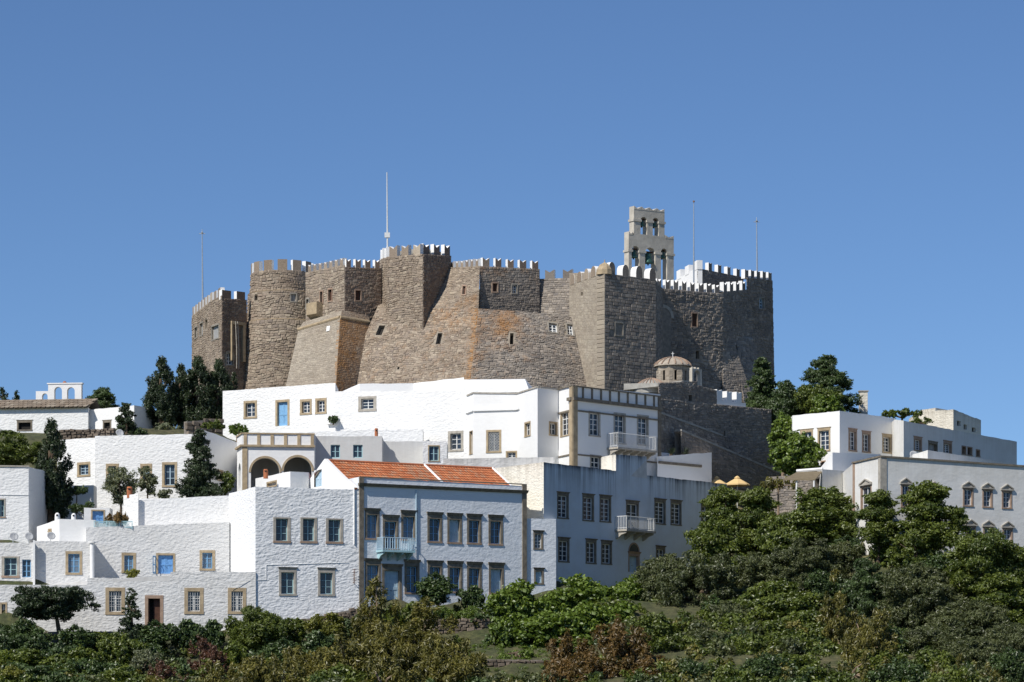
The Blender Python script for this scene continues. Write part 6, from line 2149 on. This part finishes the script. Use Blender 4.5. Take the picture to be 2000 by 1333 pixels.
KIND = {
    #          leaf  asp  cov  droop material   shape     bark
    'fig':    (.28, .80, .80, .5, 'lf_fig', 'round', 'bark_pale'),
    'broad':  (.21, .62, .74, .3, 'lf_green', 'round', 'bark'),
    'glossy': (.20, .62, .74, .2, 'lf_darkgreen', 'round', 'bark'),
    'olive':  (.22, .40, .60, .0, 'lf_olive', 'round', 'bark'),
    'grey':   (.23, .38, .72, -.3, 'lf_grey', 'round', 'bark'),
    'feather': (.22, .48, .66, .3, 'lf_green', 'tiers', 'bark'),
    'euca':   (.30, .32, .64, 1.5, 'lf_euca', 'tall', 'bark_pale'),
    'rust':   (.28, .34, .66, 1.1, 'lf_rust', 'tall', 'bark_pale'),
    'red':    (.19, .45, .70, -.3, 'lf_red', 'tall', 'bark'),
    'yellow': (.16, .55, .80, .0, 'lf_yellow', 'round', 'bark'),
    'cypress': (.22, .38, .78, -.9, 'lf_dark', 'column', 'bark'),
    'conifer': (.22, .38, .74, -.2, 'lf_dark', 'cone', 'bark'),
    'pine':   (.22, .38, .74, -.3, 'lf_dark', 'umbrella', 'bark'),
    'hedge':  (.15, .4, .9, -.6, 'lf_fig', 'dome', 'bark'),
}
PROTO = {}
TSEED = [100]


def tree(kind, name, px, pyt, pyb, wpx, Y, label, group=None, cat='tree', trunk=None, leafm=None, gaps=1.0, basepy=None):
    size, asp, cov, droop, lm, shape, bk = KIND[kind]
    TSEED[0] += 1
    r = np.random.default_rng(TSEED[0])
    c = P(px, (pyt + pyb) / 2, Y)
    zt_, zb_ = ZP(pyt, Y), ZP(pyb, Y)
    W, H = wpx * Y / F, zt_ - zb_
    gz = float(ground(np.array([c[0]]), np.array([Y]))[0])
    if basepy:
        gz = ZP(basepy, Y) + .3
    blobs = []
    D_ = min(W, 6.0)
    vol = W * H
    if shape == 'round':
        n = int(np.clip(10 + vol * 1.5, 12, 52))
        br = np.clip((W * H * min(W, H)) ** (1 / 3) * .20, .3, .95)
        for k in range(n):
            d = r.normal(size=3); d /= np.linalg.norm(d)
            d[1] *= .8
            q = r.uniform(.25, 1.0) ** .5
            rad = br * r.uniform(.65, 1.25)
            p = c + d * np.array((W / 2 - rad * .7, D_ / 2 - rad * .5, H / 2 - rad * .7)) * q
            blobs.append((p, (rad * 1.1, rad * 1.1, rad * r.uniform(.7, .95))))
    elif shape == 'tiers':
        n = int(np.clip(14 + vol * 1.9, 16, 56))
        for k in range(n):
            t = r.uniform(0, 1)
            a = r.uniform(0, 2 * math.pi)
            prof_ = math.sin(math.pi * (.18 + .72 * t)) ** .7
            q = r.uniform(.1, .85)
            rad = np.clip(.17 * min(W, H), .35, .85) * r.uniform(.7, 1.3)
            p = c + np.array((math.cos(a) * q * (W / 2) * prof_, math.sin(a) * q * D_ / 2 * prof_, (t - .5) * (H - rad)))
            blobs.append((p, (rad * 1.2, rad * 1.15, rad * .8)))
    elif shape == 'tall':
        n = int(np.clip(10 + vol * 1.5, 12, 46))
        br = np.clip(.15 * min(W, H), .28, .7)
        for k in range(n):
            a = r.uniform(0, 2 * math.pi); q = r.uniform(0, 1) ** .6
            t = r.uniform(0, 1)
            topz = 1 - .45 * q ** 2 + .12 * r.normal()
            rad = br * r.uniform(.7, 1.3)
            p = c + np.array((math.cos(a) * q * (W / 2 - rad * .5), math.sin(a) * q * D_ / 2, (t * topz - .5) * (H - rad)))
            blobs.append((p, (rad * .85, rad * .85, rad * 1.35)))
    elif shape == 'column':
        n = int(np.clip(16 + vol * 1.6, 18, 60))
        br = np.clip(.19 * W, .3, .8)
        for k in range(n):
            t = (k + r.random()) / n
            prof_ = min(1.0, 1.55 * (1 - t) ** .8 + .12) * (.75 + .25 * min(1, t * 5))
            a = r.uniform(0, 2 * math.pi); q = r.uniform(.3, .95)
            rad = br * r.uniform(.6, 1.2) * (1 - .45 * t)
            p = c + np.array((math.cos(a) * q * (W / 2 - rad * .4) * prof_, math.sin(a) * q * (W / 2) * prof_, (t - .5) * (H - rad)))
            blobs.append((p, (rad, rad, rad * 1.5)))
    elif shape == 'cone':
        n = int(np.clip(24 + vol * 1.7, 28, 76))
        for k in range(n):
            t = ((k + r.random()) / n) ** 1.15
            prof_ = (1 - t) ** .68 + .05
            a = r.uniform(0, 2 * math.pi); q = r.uniform(.35, 1.0)
            rad = np.clip(.19 * W, .34, .85) * r.uniform(.7, 1.25) * (1 - .5 * t)
            p = c + np.array((math.cos(a) * q * (W / 2 - rad * .6) * prof_, math.sin(a) * q * (W / 2) * prof_, (t - .5) * (H - rad)))
            blobs.append((p, (rad * 1.35, rad * 1.3, rad * .75)))
    elif shape == 'umbrella':
        n = 70
        for k in range(n):
            a = r.uniform(0, 2 * math.pi); q = r.uniform(0, 1) ** .5
            rad = np.clip(.10 * W, .35, .8) * r.uniform(.7, 1.25)
            hz = r.uniform(-.5, .5) * (1 - .5 * q)
            p = c + np.array((math.cos(a) * q * (W / 2 - rad * .6), math.sin(a) * q * W * .35, hz * (H - rad)))
            blobs.append((p, (rad * 1.4, rad * 1.3, rad * .62)))
    else:
        n = 14
        for k in range(n):
            a = r.uniform(0, 2 * math.pi); q = r.uniform(0, 1) ** .5
            rad = H * r.uniform(.36, .46)
            p = c + np.array((math.cos(a) * q * (W / 2 - rad), math.sin(a) * q * .5, (r.uniform(-.12, .08)) * H))
            blobs.append((p, (rad, rad, rad)))
    root = thing(name, label, cat, (c[0], Y, gz), group)
    key = (kind, leafm or lm)
    best = None
    for (w0, h0, c0, me, bl0) in PROTO.get(key, []):
        if abs(math.log(W / w0)) < .30 and abs(math.log(H / h0)) < .30:
            best = (w0, h0, c0, me, bl0)
    if best is None:
        V, Fc, C = leaves_mesh(blobs, size, asp, cov * gaps, droop, r)
        me = mesh_data('crown', V - c, Fc, M[leafm or lm], attr={'lc': C})
        PROTO.setdefault(key, []).append((W, H, c, me, blobs))
        cs = (1.0, 1.0, 1.0)
    else:
        w0, h0, c0, me, bl0 = best
        flip = -1.0 if r.random() < .5 else 1.0
        cs = (flip * W / w0, W / w0 * r.choice((-1.0, 1.0)), H / h0)
        blobs = [(c + (b_[0] - c0) * np.array(cs), b_[1]) for b_ in bl0]
    co = bpy.data.objects.new('crown', me)
    COL.objects.link(co)
    co.parent = root
    co.location = (c - ORG[root.name]).tolist()
    co.scale = cs
    # trunk and limbs
    base = np.array((c[0] + (trunk or 0) * Y / F, Y, gz - .4))
    tr = np.clip(.035 * max(W, H), .06, .28)
    fork = c + np.array((0, 0, -H * (.30 if shape not in ('column', 'cone') else -.18)))
    if fork[2] < gz + .3:
        fork[2] = gz + .3
    mb = MB()
    midp = (base + fork) / 2 + np.array((r.uniform(-.15, .15), r.uniform(-.15, .15), 0)) * W * .3
    mb.tube([base, base * .6 + midp * .4, midp, midp * .4 + fork * .6, fork], [tr * 1.25, tr * 1.05, tr * .9, tr * .75, tr * .6], 7)
    pick = r.permutation(len(blobs))[:7]
    for k in pick:
        e = blobs[k][0]
        s0 = fork if shape not in ('column', 'cone') else base + (fork - base) * float(np.clip((e[2] - base[2]) / max(.1, fork[2] - base[2]) * .85, .1, .95))
        m_ = (s0 + e) / 2 + r.normal(size=3) * .12
        mb.tube([s0, m_, e], [tr * .55, tr * .38, tr * .15], 5, cap=False)
    mb.build('trunk', M[bk], root)
    return root


T = tree
# skyline and upper terraces
DC = 'dark cypress in the dense clump beside the low fortress wing'
for (px, t, b, w, Y) in ((314, 698, 830, 78, 296), (352, 712, 832, 62, 299), (384, 697, 832, 86, 297), (425, 702, 830, 70, 298), (455, 728, 775, 34, 300)):
    T('cypress', 'cypress_tree', px, t, b, w, Y, DC, 'cypress clump by the fortress wing')
T('conifer', 'cypress_tree', 247, 786, 856, 56, 284, 'small dark cypress in front of the annexe with a dish')
T('broad', 'shrub', 270, 832, 856, 36, 283.5, 'low dark shrub at the foot of the small cypress', cat='shrub', leafm='lf_darkgreen')
T('conifer', 'pine_tree', 200, 757, 812, 78, 312, 'dark pine on the skyline behind the white bell arcade', leafm='lf_darkgreen')
BH = 'small dark treetop showing above the stone-tiled roof'
T('cypress', 'cypress_tree', 6, 757, 800, 30, 315, BH, 'treetops behind the tiled roof'); T('cypress', 'cypress_tree', 32, 764, 800, 14, 316, BH, 'treetops behind the tiled roof')
T('broad', 'shrub', 330, 822, 850, 62, 287, 'grey-green shrub between cypress clump and wide white house', cat='shrub', leafm='lf_olive')
T('broad', 'shrub', 415, 818, 842, 50, 281, 'leafy green shrub below the corner of the upper white house', cat='shrub')
T('fig', 'fig_bush', 462, 828, 852, 46, 278, 'fig bush behind the loggia balustrade', cat='shrub')
T('pine', 'pine_tree', 22, 832, 925, 120, 263, 'rounded green pine behind the white tower-like house', leafm='lf_green')
T('cypress', 'cypress_tree', 98, 820, 1010, 92, 262, 'tall thick dark cypress beside the white tower-like house')
T('conifer', 'crooked_conifer', 389, 838, 975, 86, 262.5, 'crooked dark conifer with drooping branches before the wide white house')
T('olive', 'olive_tree', 236, 905, 985, 76, 263.5, 'silvery olive tree with a wide crown before the wide white house', gaps=.75)
T('olive', 'olive_tree', 288, 908, 976, 46, 264.5, 'narrow silvery olive tree behind the clay chimney pot', gaps=.8)
T('olive', 'shrub', 322, 955, 978, 34, 264, 'small grey shrub at the foot of the wide white house', cat='shrub')
T('glossy', 'shrub', 150, 945, 972, 50, 262.8, 'dark shrub spreading over the forecourt wall', cat='shrub'); T('glossy', 'shrub', 165, 980, 1008, 70, 258.5, 'dark vine bush above the garden hut', cat='shrub')
T('rust', 'climbing_vine', 228, 1004, 1020, 52, 252.2, 'reddish-green vine spilling over the lattice fence', cat='vine', basepy=1034)
T('broad', 'flowering_shrub', 440, 918, 972, 46, 263, 'green flowering shrub between crooked conifer and loggia', cat='shrub')
T('yellow', 'potted_shrub', 258, 1112, 1131, 30, 248.6, 'yellow-green potted shrub on the low house terrace', cat='shrub', basepy=1136)
T('glossy', 'potted_plant', 651, 813, 825, 16, 283.6, 'small potted plant on a ledge of the upper white house', cat='plant', basepy=828)
# right of the fortress
T('conifer', 'conifer_tree', 1487, 698, 815, 78, 303, 'slender dark conifer against the fortress end wall', leafm='lf_darkgreen')
T('conifer', 'conifer_tree', 1612, 692, 815, 150, 302, 'broad dark conifer on the skyline beside the square chimney', leafm='lf_darkgreen')
T('conifer', 'conifer_tree', 1535, 745, 815, 90, 300, 'low dark conifer between the two skyline conifers', leafm='lf_darkgreen')
T('broad', 'broadleaf_tree', 1590, 752, 815, 120, 297, 'mid-green broadleaf tree in front of the broad dark conifer'); T('fig', 'fig_tree', 1612, 768, 818, 76, 294, 'bright green fig crown above the corner house roof')
T('glossy', 'shrub', 1510, 790, 860, 60, 297, 'dark green thicket behind the retaining wall corner', cat='shrub')
T('fig', 'fig_tree', 1553, 845, 935, 104, 269, 'large fig tree with big leaves beside the white corner house'); T('fig', 'fig_tree', 1530, 803, 900, 62, 275, 'upright fig tree at the end of the retaining wall')
T('broad', 'shrub', 1762, 796, 822, 90, 296, 'low bush on the ridge behind the long pale house', cat='shrub'); T('broad', 'shrub', 1800, 812, 832, 50, 292, 'small bush at the foot of the far cream house', cat='shrub')
T('euca', 'shrub', 1520, 925, 955, 70, 262, 'straggly shrub hanging below the brown awning', cat='shrub')
# left foreground
T('pine', 'pine_tree', 110, 1130, 1222, 168, 241.5, 'spreading dark pine with a bare trunk before the low house', trunk=26)
T('conifer', 'young_conifer', 256, 1146, 1266, 56, 242, 'narrow young conifer beside the dark doorway')
GB = 'dense dark green bush on the slope below the low house'
for a in ((25, 1205, 1300, 150, 239), (95, 1240, 1330, 130, 237.5), (140, 1215, 1290, 90, 240), (60, 1290, 1370, 190, 232), (170, 1280, 1350, 130, 234), (225, 1290, 1345, 90, 233.5)):
    T('glossy', 'bush', *a, GB, 'dark bushes on the left slope', cat='bush')
T('broad', 'bush', 232, 1238, 1320, 130, 237, 'light green bush under the narrow young conifer', cat='bush'); T('olive', 'bush', 285, 1262, 1330, 70, 235, 'pale grey-green bush next to the reddish shrubs', cat='bush')
GH = 'glossy dark hedge along the low house wall'
for a in ((310, 1206, 1280, 90, 242.2), (365, 1203, 1272, 90, 242.8), (415, 1204, 1272, 80, 243.2)):
    T('glossy', 'hedge_bush', *a, GH, 'hedge along the low house', cat='hedge')
T('grey', 'round_bush', 502, 1178, 1285, 132, 242.6, 'big round green bush before the low house corner', cat='bush', leafm='lf_green')
RS = 'reddish-brown shrub on the lower slope'
for a in ((392, 1244, 1325, 68, 236), (415, 1262, 1330, 60, 235.5), (312, 1290, 1360, 66, 231.5), (362, 1315, 1370, 70, 230.5)):
    T('red', 'reddish_shrub', *a, RS, 'reddish shrubs on the left slope', cat='shrub')
T('yellow', 'yellow_green_bush', 640, 1194, 1256, 92, 244.6, 'yellow-green round bush against the dry-stone plinth wall', cat='bush'); T('yellow', 'yellow_green_bush', 18, 1290, 1350, 70, 230, 'yellow-green conifer-like bush at the bottom of the left slope', cat='bush')
EU = 'olive-yellow eucalyptus with drooping leaves on the slope below the mansion'
for a in ((735, 1140, 1330, 100, 241.5, 'slender olive-yellow eucalyptus rising in front of the mansion front door'), (832, 1178, 1335, 130, 238.5, 'bushy olive-yellow eucalyptus in front of the dark shrub by the mansion'),
          (780, 1205, 1335, 120, 237.5, 'olive-yellow eucalyptus between the slender one and the bushy one'), (690, 1228, 1365, 160, 234, 'broad olive-yellow eucalyptus in front of the dry-stone plinth wall'),
          (605, 1255, 1365, 130, 234.5, 'low olive-yellow eucalyptus below the yellow-green round bush'), (885, 1235, 1375, 150, 232, 'olive-yellow eucalyptus beside the open stone wall'),
          (500, 1272, 1385, 220, 230.5, 'wide yellowish eucalyptus below the big round bush'), (430, 1298, 1385, 130, 229.5, 'yellowish eucalyptus beside the reddish shrubs'),
          (750, 1280, 1385, 160, 229, 'wide olive-yellow eucalyptus at the slope foot below the mansion'), (560, 1290, 1385, 130, 229, 'small yellowish eucalyptus at the slope foot below the plinth wall')):
    T('euca', 'eucalyptus_tree', *a[:5], a[5], 'eucalyptus trees below the mansion', gaps=.92)
T('glossy', 'bush', 620, 1225, 1290, 90, 240, 'dark bush below the yellow-green round bush', cat='bush')
T('glossy', 'dark_shrub', 857, 1112, 1192, 86, 247.6, 'dark shrub with reddish tips before the mansion windows', cat='shrub', leafm='lf_darkgreen'); T('glossy', 'dark_shrub', 925, 1138, 1195, 72, 248.6, 'low dark shrub between reddish-tipped shrub and fig thicket', cat='shrub')
HB = 'clipped bright green hedge mound on the dry-stone garden wall'
T('hedge', 'hedge_mound', 866, 1182, 1214, 66, 246.3, HB, 'clipped hedge mounds', cat='hedge'); T('hedge', 'hedge_mound', 917, 1183, 1214, 64, 246.8, HB, 'clipped hedge mounds', cat='hedge')
FG = 'bright green fig in the thicket below the streaked house'
for a in ((1000, 1130, 1265, 120, 248.2, 'fig tree before the right end of the mansion'), (1075, 1148, 1265, 120, 249, 'fig tree in front of the narrow link house'), (1150, 1120, 1250, 140, 251, 'tall fig tree before the lower windows of the streaked house'),
          (1222, 1122, 1245, 115, 252, 'fig tree below the arched door of the streaked house'), (1050, 1192, 1300, 140, 244.5, 'lower fig tree below the link house'), (1130, 1175, 1305, 140, 245, 'lower fig tree behind the rusty eucalyptus'),
          (1200, 1172, 1295, 125, 246, 'lower fig tree beside the huge tamarisk'), (982, 1205, 1275, 80, 243.5, 'small fig bush at the end of the garden wall')):
    T('fig', 'fig_tree', *a[:5], a[5], 'fig thicket below the streaked house')
T('grey', 'tamarisk_tree', 1365, 1050, 1265, 215, 249.5, 'huge round grey-green tamarisk before the streaked house'); T('grey', 'tamarisk_tree', 1295, 1078, 1200, 104, 251.5, 'smaller grey-green tamarisk beside the arched door'); T('grey', 'tamarisk_tree', 1435, 1170, 1290, 116, 245, 'dark hanging tamarisk bough below the huge tamarisk')
T('broad', 'rounded_tree', 1268, 1188, 1345, 150, 239.5, 'rounded soft green tree behind the rusty eucalyptus')
RU_ = 'rusty-tipped eucalyptus on the slope right of the stone wall'
for a in ((1112, 1222, 1365, 110, 236), (1212, 1192, 1365, 140, 235.5), (1162, 1255, 1375, 120, 232), (1255, 1262, 1375, 120, 232), (1085, 1292, 1375, 110, 231)):
    T('rust', 'eucalyptus_tree', *a, RU_, 'rusty eucalyptus trees')
T('broad', 'bush', 1010, 1268, 1300, 110, 240.5, 'low grassy bush above the open stone wall', cat='bush', leafm='lf_fig')
T('broad', 'bush', 960, 1325, 1370, 150, 233, 'low green bush below the open stone wall', cat='bush', leafm='lf_olive')
# right slope
T('feather', 'locust_tree', 1415, 955, 1085, 104, 259, 'feathery green locust tree at the end of the streaked house'); T('feather', 'locust_tree', 1475, 958, 1095, 110, 258, 'feathery green locust tree below the café parasol'); T('broad', 'broadleaf_tree', 1395, 1010, 1110, 110, 256, 'bright broadleaf tree behind the huge tamarisk')
T('broad', 'broadleaf_tree', 1600, 944, 1075, 175, 255, 'wide glossy green tree below the brown awning', leafm='lf_green'); T('broad', 'broadleaf_tree', 1530, 1000, 1110, 110, 254, 'mid-green tree between locusts and the wide glossy tree')
OL = 'grey olive tree in the middle of the right slope'
for a in ((1568, 1030, 1190, 160, 249, 'large grey olive below the wide glossy green tree'), (1490, 1075, 1195, 120, 250, 'grey olive between the huge tamarisk and the large grey olive'), (1632, 1055, 1165, 110, 250.5, 'grey olive behind the dark drooping conifer')):
    T('grey', 'olive_tree', *a[:5], a[5], 'olive trees on the right slope', leafm='lf_grey')
T('feather', 'locust_tree', 1714, 962, 1068, 92, 248.5, 'feathery locust with a forked trunk before the pediment house corner'); T('feather', 'locust_tree', 1815, 946, 1080, 130, 247.5, 'tall feathery locust covering a pediment window'); T('feather', 'locust_tree', 1868, 1000, 1070, 78, 247, 'small feathery locust beside the tall one'); T('feather', 'locust_tree', 1790, 1035, 1110, 120, 246, 'low spreading locust under the tall one')
PH = 'broad green locust below the pediment house'
for a in ((1910, 1038, 1180, 180, 244.5, 'broad green locust under the lower pediment windows'), (1985, 1070, 1210, 110, 245, 'green locust beyond the broad one under the pediment house'), (1955, 1125, 1245, 130, 241.5, 'low green locust below the broad one')):
    T('feather', 'locust_tree', *a[:5], a[5], 'locust trees below the pediment house')
T('conifer', 'dark_conifer', 1690, 1088, 1225, 150, 246, 'dark drooping conifer in the middle of the right slope', leafm='lf_darkgreen')
GO = 'dull grey-green wild olive on the right slope'
for a in ((1795, 1095, 1250, 165, 243, 'dull wild olive beside the dark drooping conifer'), (1890, 1165, 1300, 175, 240, 'dull wild olive below the broad green locust'), (1830, 1215, 1335, 150, 237.5, 'dull wild olive behind the eucalyptus tops'), (1970, 1210, 1345, 130, 237, 'dull wild olive below the low green locust')):
    T('grey', 'wild_olive', *a[:5], a[5], 'wild olives on the right slope')
EX = [('broad', 'green_bush', (758, 1178, 1250, 96, 245.2)), ('glossy', 'bush', (700, 1196, 1250, 70, 245)), ('broad', 'green_bush', (812, 1172, 1225, 60, 247)), ('broad', 'green_bush', (575, 1205, 1260, 70, 244.3)), ('broad', 'green_bush', (200, 1232, 1290, 80, 241)), ('broad', 'green_bush', (40, 1262, 1350, 150, 235.5)), ('broad', 'green_bush', (150, 1258, 1345, 130, 235.5)), ('glossy', 'bush', (285, 1240, 1330, 90, 238)), ('broad', 'green_bush', (240, 1300, 1380, 130, 231)), ('glossy', 'bush', (120, 1305, 1385, 150, 229.5)), ('broad', 'green_bush', (345, 1290, 1370, 110, 233.5)), ('broad', 'green_bush', (450, 1250, 1330, 100, 237.5)), ('glossy', 'bush', (560, 1240, 1320, 90, 239)), ('broad', 'green_bush', (655, 1290, 1385, 120, 230))]
for (k_, n_, a) in EX:
    T(k_, n_, *a, 'leafy bush in the thicket on the slope below the low house and the mansion', 'thicket bushes below the low house', cat='bush')
ER = 'tall olive-yellow eucalyptus with a pale leaning trunk on the right slope'
for a in ((1628, 1138, 1260, 80, 238), (1690, 1180, 1320, 120, 236.5)):
    T('euca', 'eucalyptus_tree', *a, ER, 'pale-trunked eucalyptus pair', gaps=.8, trunk=30)
EB = 'olive-yellow eucalyptus top at the foot of the right slope'
for a in ((1665, 1288, 1380, 120, 231), (1745, 1275, 1380, 100, 232), (1850, 1290, 1380, 120, 231), (1925, 1300, 1380, 110, 230.5)):
    T('euca', 'eucalyptus_tree', *a, EB, 'eucalyptus tops at the foot of the right slope')
BG = 'bright green bush on the right slope'
for a in ((1520, 1128, 1240, 150, 246), (1455, 1150, 1240, 100, 247), (1510, 1205, 1310, 130, 241), (1578, 1185, 1300, 130, 242), (1460, 1232, 1345, 110, 238), (1540, 1272, 1370, 150, 234), (1612, 1245, 1345, 110, 237), (1765, 1245, 1340, 120, 237.5), (1335, 1250, 1335, 100, 240), (1420, 1262, 1340, 90, 238.5), (1390, 1230, 1300, 90, 241.5)):
    T('broad', 'green_bush', *a, BG, 'green bushes on the right slope', cat='bush')
GS = 'grey scrubby bush at the foot of the slope below the tamarisk'
for a in ((1390, 1288, 1360, 120, 234), (1320, 1310, 1370, 100, 231), (1460, 1320, 1380, 100, 230)):
    T('olive', 'scrub_bush', *a, GS, 'grey scrub at the slope foot', cat='bush')


EX2 = [('broad', 'bush', (1405, 1190, 1290, 100, 244.5)), ('glossy', 'bush', (1330, 1205, 1290, 90, 243.5)), ('glossy', 'bush', (1290, 1230, 1310, 90, 241.5)), ('broad', 'bush', (1440, 1160, 1240, 90, 248)), ('grey', 'wild_olive', (1385, 1225, 1330, 130, 240.5)), ('broad', 'bush', (1440, 1190, 1300, 110, 243.5)), ('broad', 'bush', (1550, 1235, 1345, 120, 238.5)), ('glossy', 'bush', (1640, 1222, 1330, 110, 240.5)), ('glossy', 'bush', (1725, 1220, 1335, 120, 239.5)),
       ('broad', 'bush', (1700, 1262, 1370, 120, 234.5)), ('grey', 'wild_olive', (1905, 1240, 1360, 150, 235)), ('broad', 'bush', (1820, 1262, 1375, 120, 233)), ('glossy', 'bush', (1500, 1280, 1385, 120, 231)), ('broad', 'bush', (1600, 1290, 1390, 130, 229.5)),
       ('glossy', 'bush', (1975, 1270, 1385, 110, 231)), ('broad', 'bush', (1300, 1285, 1385, 110, 230.5)), ('glossy', 'bush', (1350, 1290, 1385, 110, 231.5)), ('broad', 'bush', (1430, 1292, 1390, 110, 229.5)), ('glossy', 'bush', (1760, 1292, 1390, 120, 229.5)), ('broad', 'bush', (1880, 1300, 1390, 120, 228.5)),
       ('glossy', 'bush', (1600, 1115, 1200, 100, 248)), ('broad', 'bush', (1740, 1060, 1130, 90, 249)), ('glossy', 'bush', (1660, 1040, 1110, 80, 252)), ('broad', 'bush', (1440, 1075, 1150, 110, 254.5)), ('glossy', 'bush', (1840, 1080, 1160, 100, 245.5))]
for (k_, n_, a) in EX2:
    T(k_, n_, *a, 'dull wild olive in the thicket on the right slope' if k_ == 'grey' else ('dark leafy bush in the thicket on the right slope' if k_ == 'glossy' else 'mid-green leafy bush in the thicket on the right slope'), 'thicket on the right slope', cat='bush')

# agaves on the terrace
def agave(px, py, Y, r, lab):
    c = P(px, py, Y)
    mb = MB()
    rr = random.Random(int(px))
    for k in range(34):
        a = rr.uniform(0, 2 * math.pi); el = rr.uniform(.15, 1.35)
        d = np.array((math.cos(a) * math.cos(el), math.sin(a) * math.cos(el), math.sin(el))); s_ = np.cross(d, (0, 0, 1)); s_ /= np.linalg.norm(s_)
        L_ = r * rr.uniform(.7, 1.1)
        q = [c + s_ * .035, c + d * L_ * .5 + s_ * .05 + (0, 0, .03), c + d * L_ + (0, 0, -.08 * L_), c + d * L_ * .5 - s_ * .05 + (0, 0, .03), c - s_ * .035]
        mb.add(q, [(0, 1, 2, 3, 4)])
    t = thing('agave_plant', lab, 'agave', c - (0, 0, .3), 'agaves on the white terrace')
    mb.build('leaves', M['lf_agave'], t)
    mb = MB(); mb.lathe(c - (0, 0, .3), [(.14, 0), (.17, .3), (.1, .42), (0, .45)], 10); mb.build('stem', M['bark'], t)


M['lf_agave'] = simple('agave_leaf', (0.045, 0.065, 0.035), .6, .3, 5)
AG = 'spiky dark agave on the white terrace wall'
agave(1311, 889, 279.9, .85, AG); agave(1339, 889, 281.0, .78, AG)

# undergrowth: low scrub covering the slope, too many plants to count
r = np.random.default_rng(77)
scrub = {'lf_green': [], 'lf_darkgreen': [], 'lf_grey': [], 'lf_euca': []}
for k in range(1300):
    y = r.uniform(212, 258); x = r.uniform(-42, 44) * (y / 250)
    limit = 243.3 if x < -18.5 else (246.2 + (x + 18.5) * .30 if x < 8 else 255)
    if y > limit - .9:
        continue
    if -7.5 < x < 3.6 and 233.5 < y < 242.5:
        continue
    gz = float(ground(np.array([x]), np.array([y]))[0])
    rad = r.uniform(.35, .95) * (1.0 if y < 243 else .8)
    kk = r.choice(['lf_green', 'lf_darkgreen', 'lf_grey', 'lf_euca'], p=[.40, .27, .18, .15])
    scrub[kk].append((np.array((x, y, gz + rad * .35)), (rad * 1.25, rad * 1.25, rad * r.uniform(.75, 1.2))))
for k in range(130):
    sg = r.choice((-1, 1)); x = sg * r.uniform(38, 75); y = r.uniform(214, 280)
    if sg < 0 and x > -52 and y > 243 or sg > 0 and x < 47 and y > 250:
        continue
    gz = float(ground(np.array([x]), np.array([y]))[0]); rad = r.uniform(.6, 1.5)
    scrub[r.choice(['lf_green', 'lf_darkgreen', 'lf_grey'])].append((np.array((x, y, gz + rad * .35)), (rad * 1.3, rad * 1.3, rad)))
for kk, lab in (('lf_green', 'mid-green scrub'), ('lf_darkgreen', 'dark green scrub'), ('lf_grey', 'dull grey-green scrub'), ('lf_euca', 'olive-yellow scrub')):
    V, Fc, C = leaves_mesh(scrub[kk], .26, .55, .50, 0, r)
    part('undergrowth', V, Fc, M[kk], None, attr={'lc': C}, kind='stuff', label=lab + ' covering the slope between the trees', cat='undergrowth')
blobs = []
for k in range(260):
    x = r.uniform(-8, 5); y = r.uniform(236, 243.5)
    gz = float(ground(np.array([x]), np.array([y]))[0])
    blobs.append((np.array((x, y, gz + .03)), (.22, .22, .13)))
V, Fc, C = leaves_mesh(blobs, .2, .2, .6, -2.0, r, split=False)
part('grass', V, Fc, M['lf_fig'], None, attr={'lc': C}, kind='stuff', label='tufts of green grass above the open stone wall', cat='grass')
print('leaves', LEAVES[0])
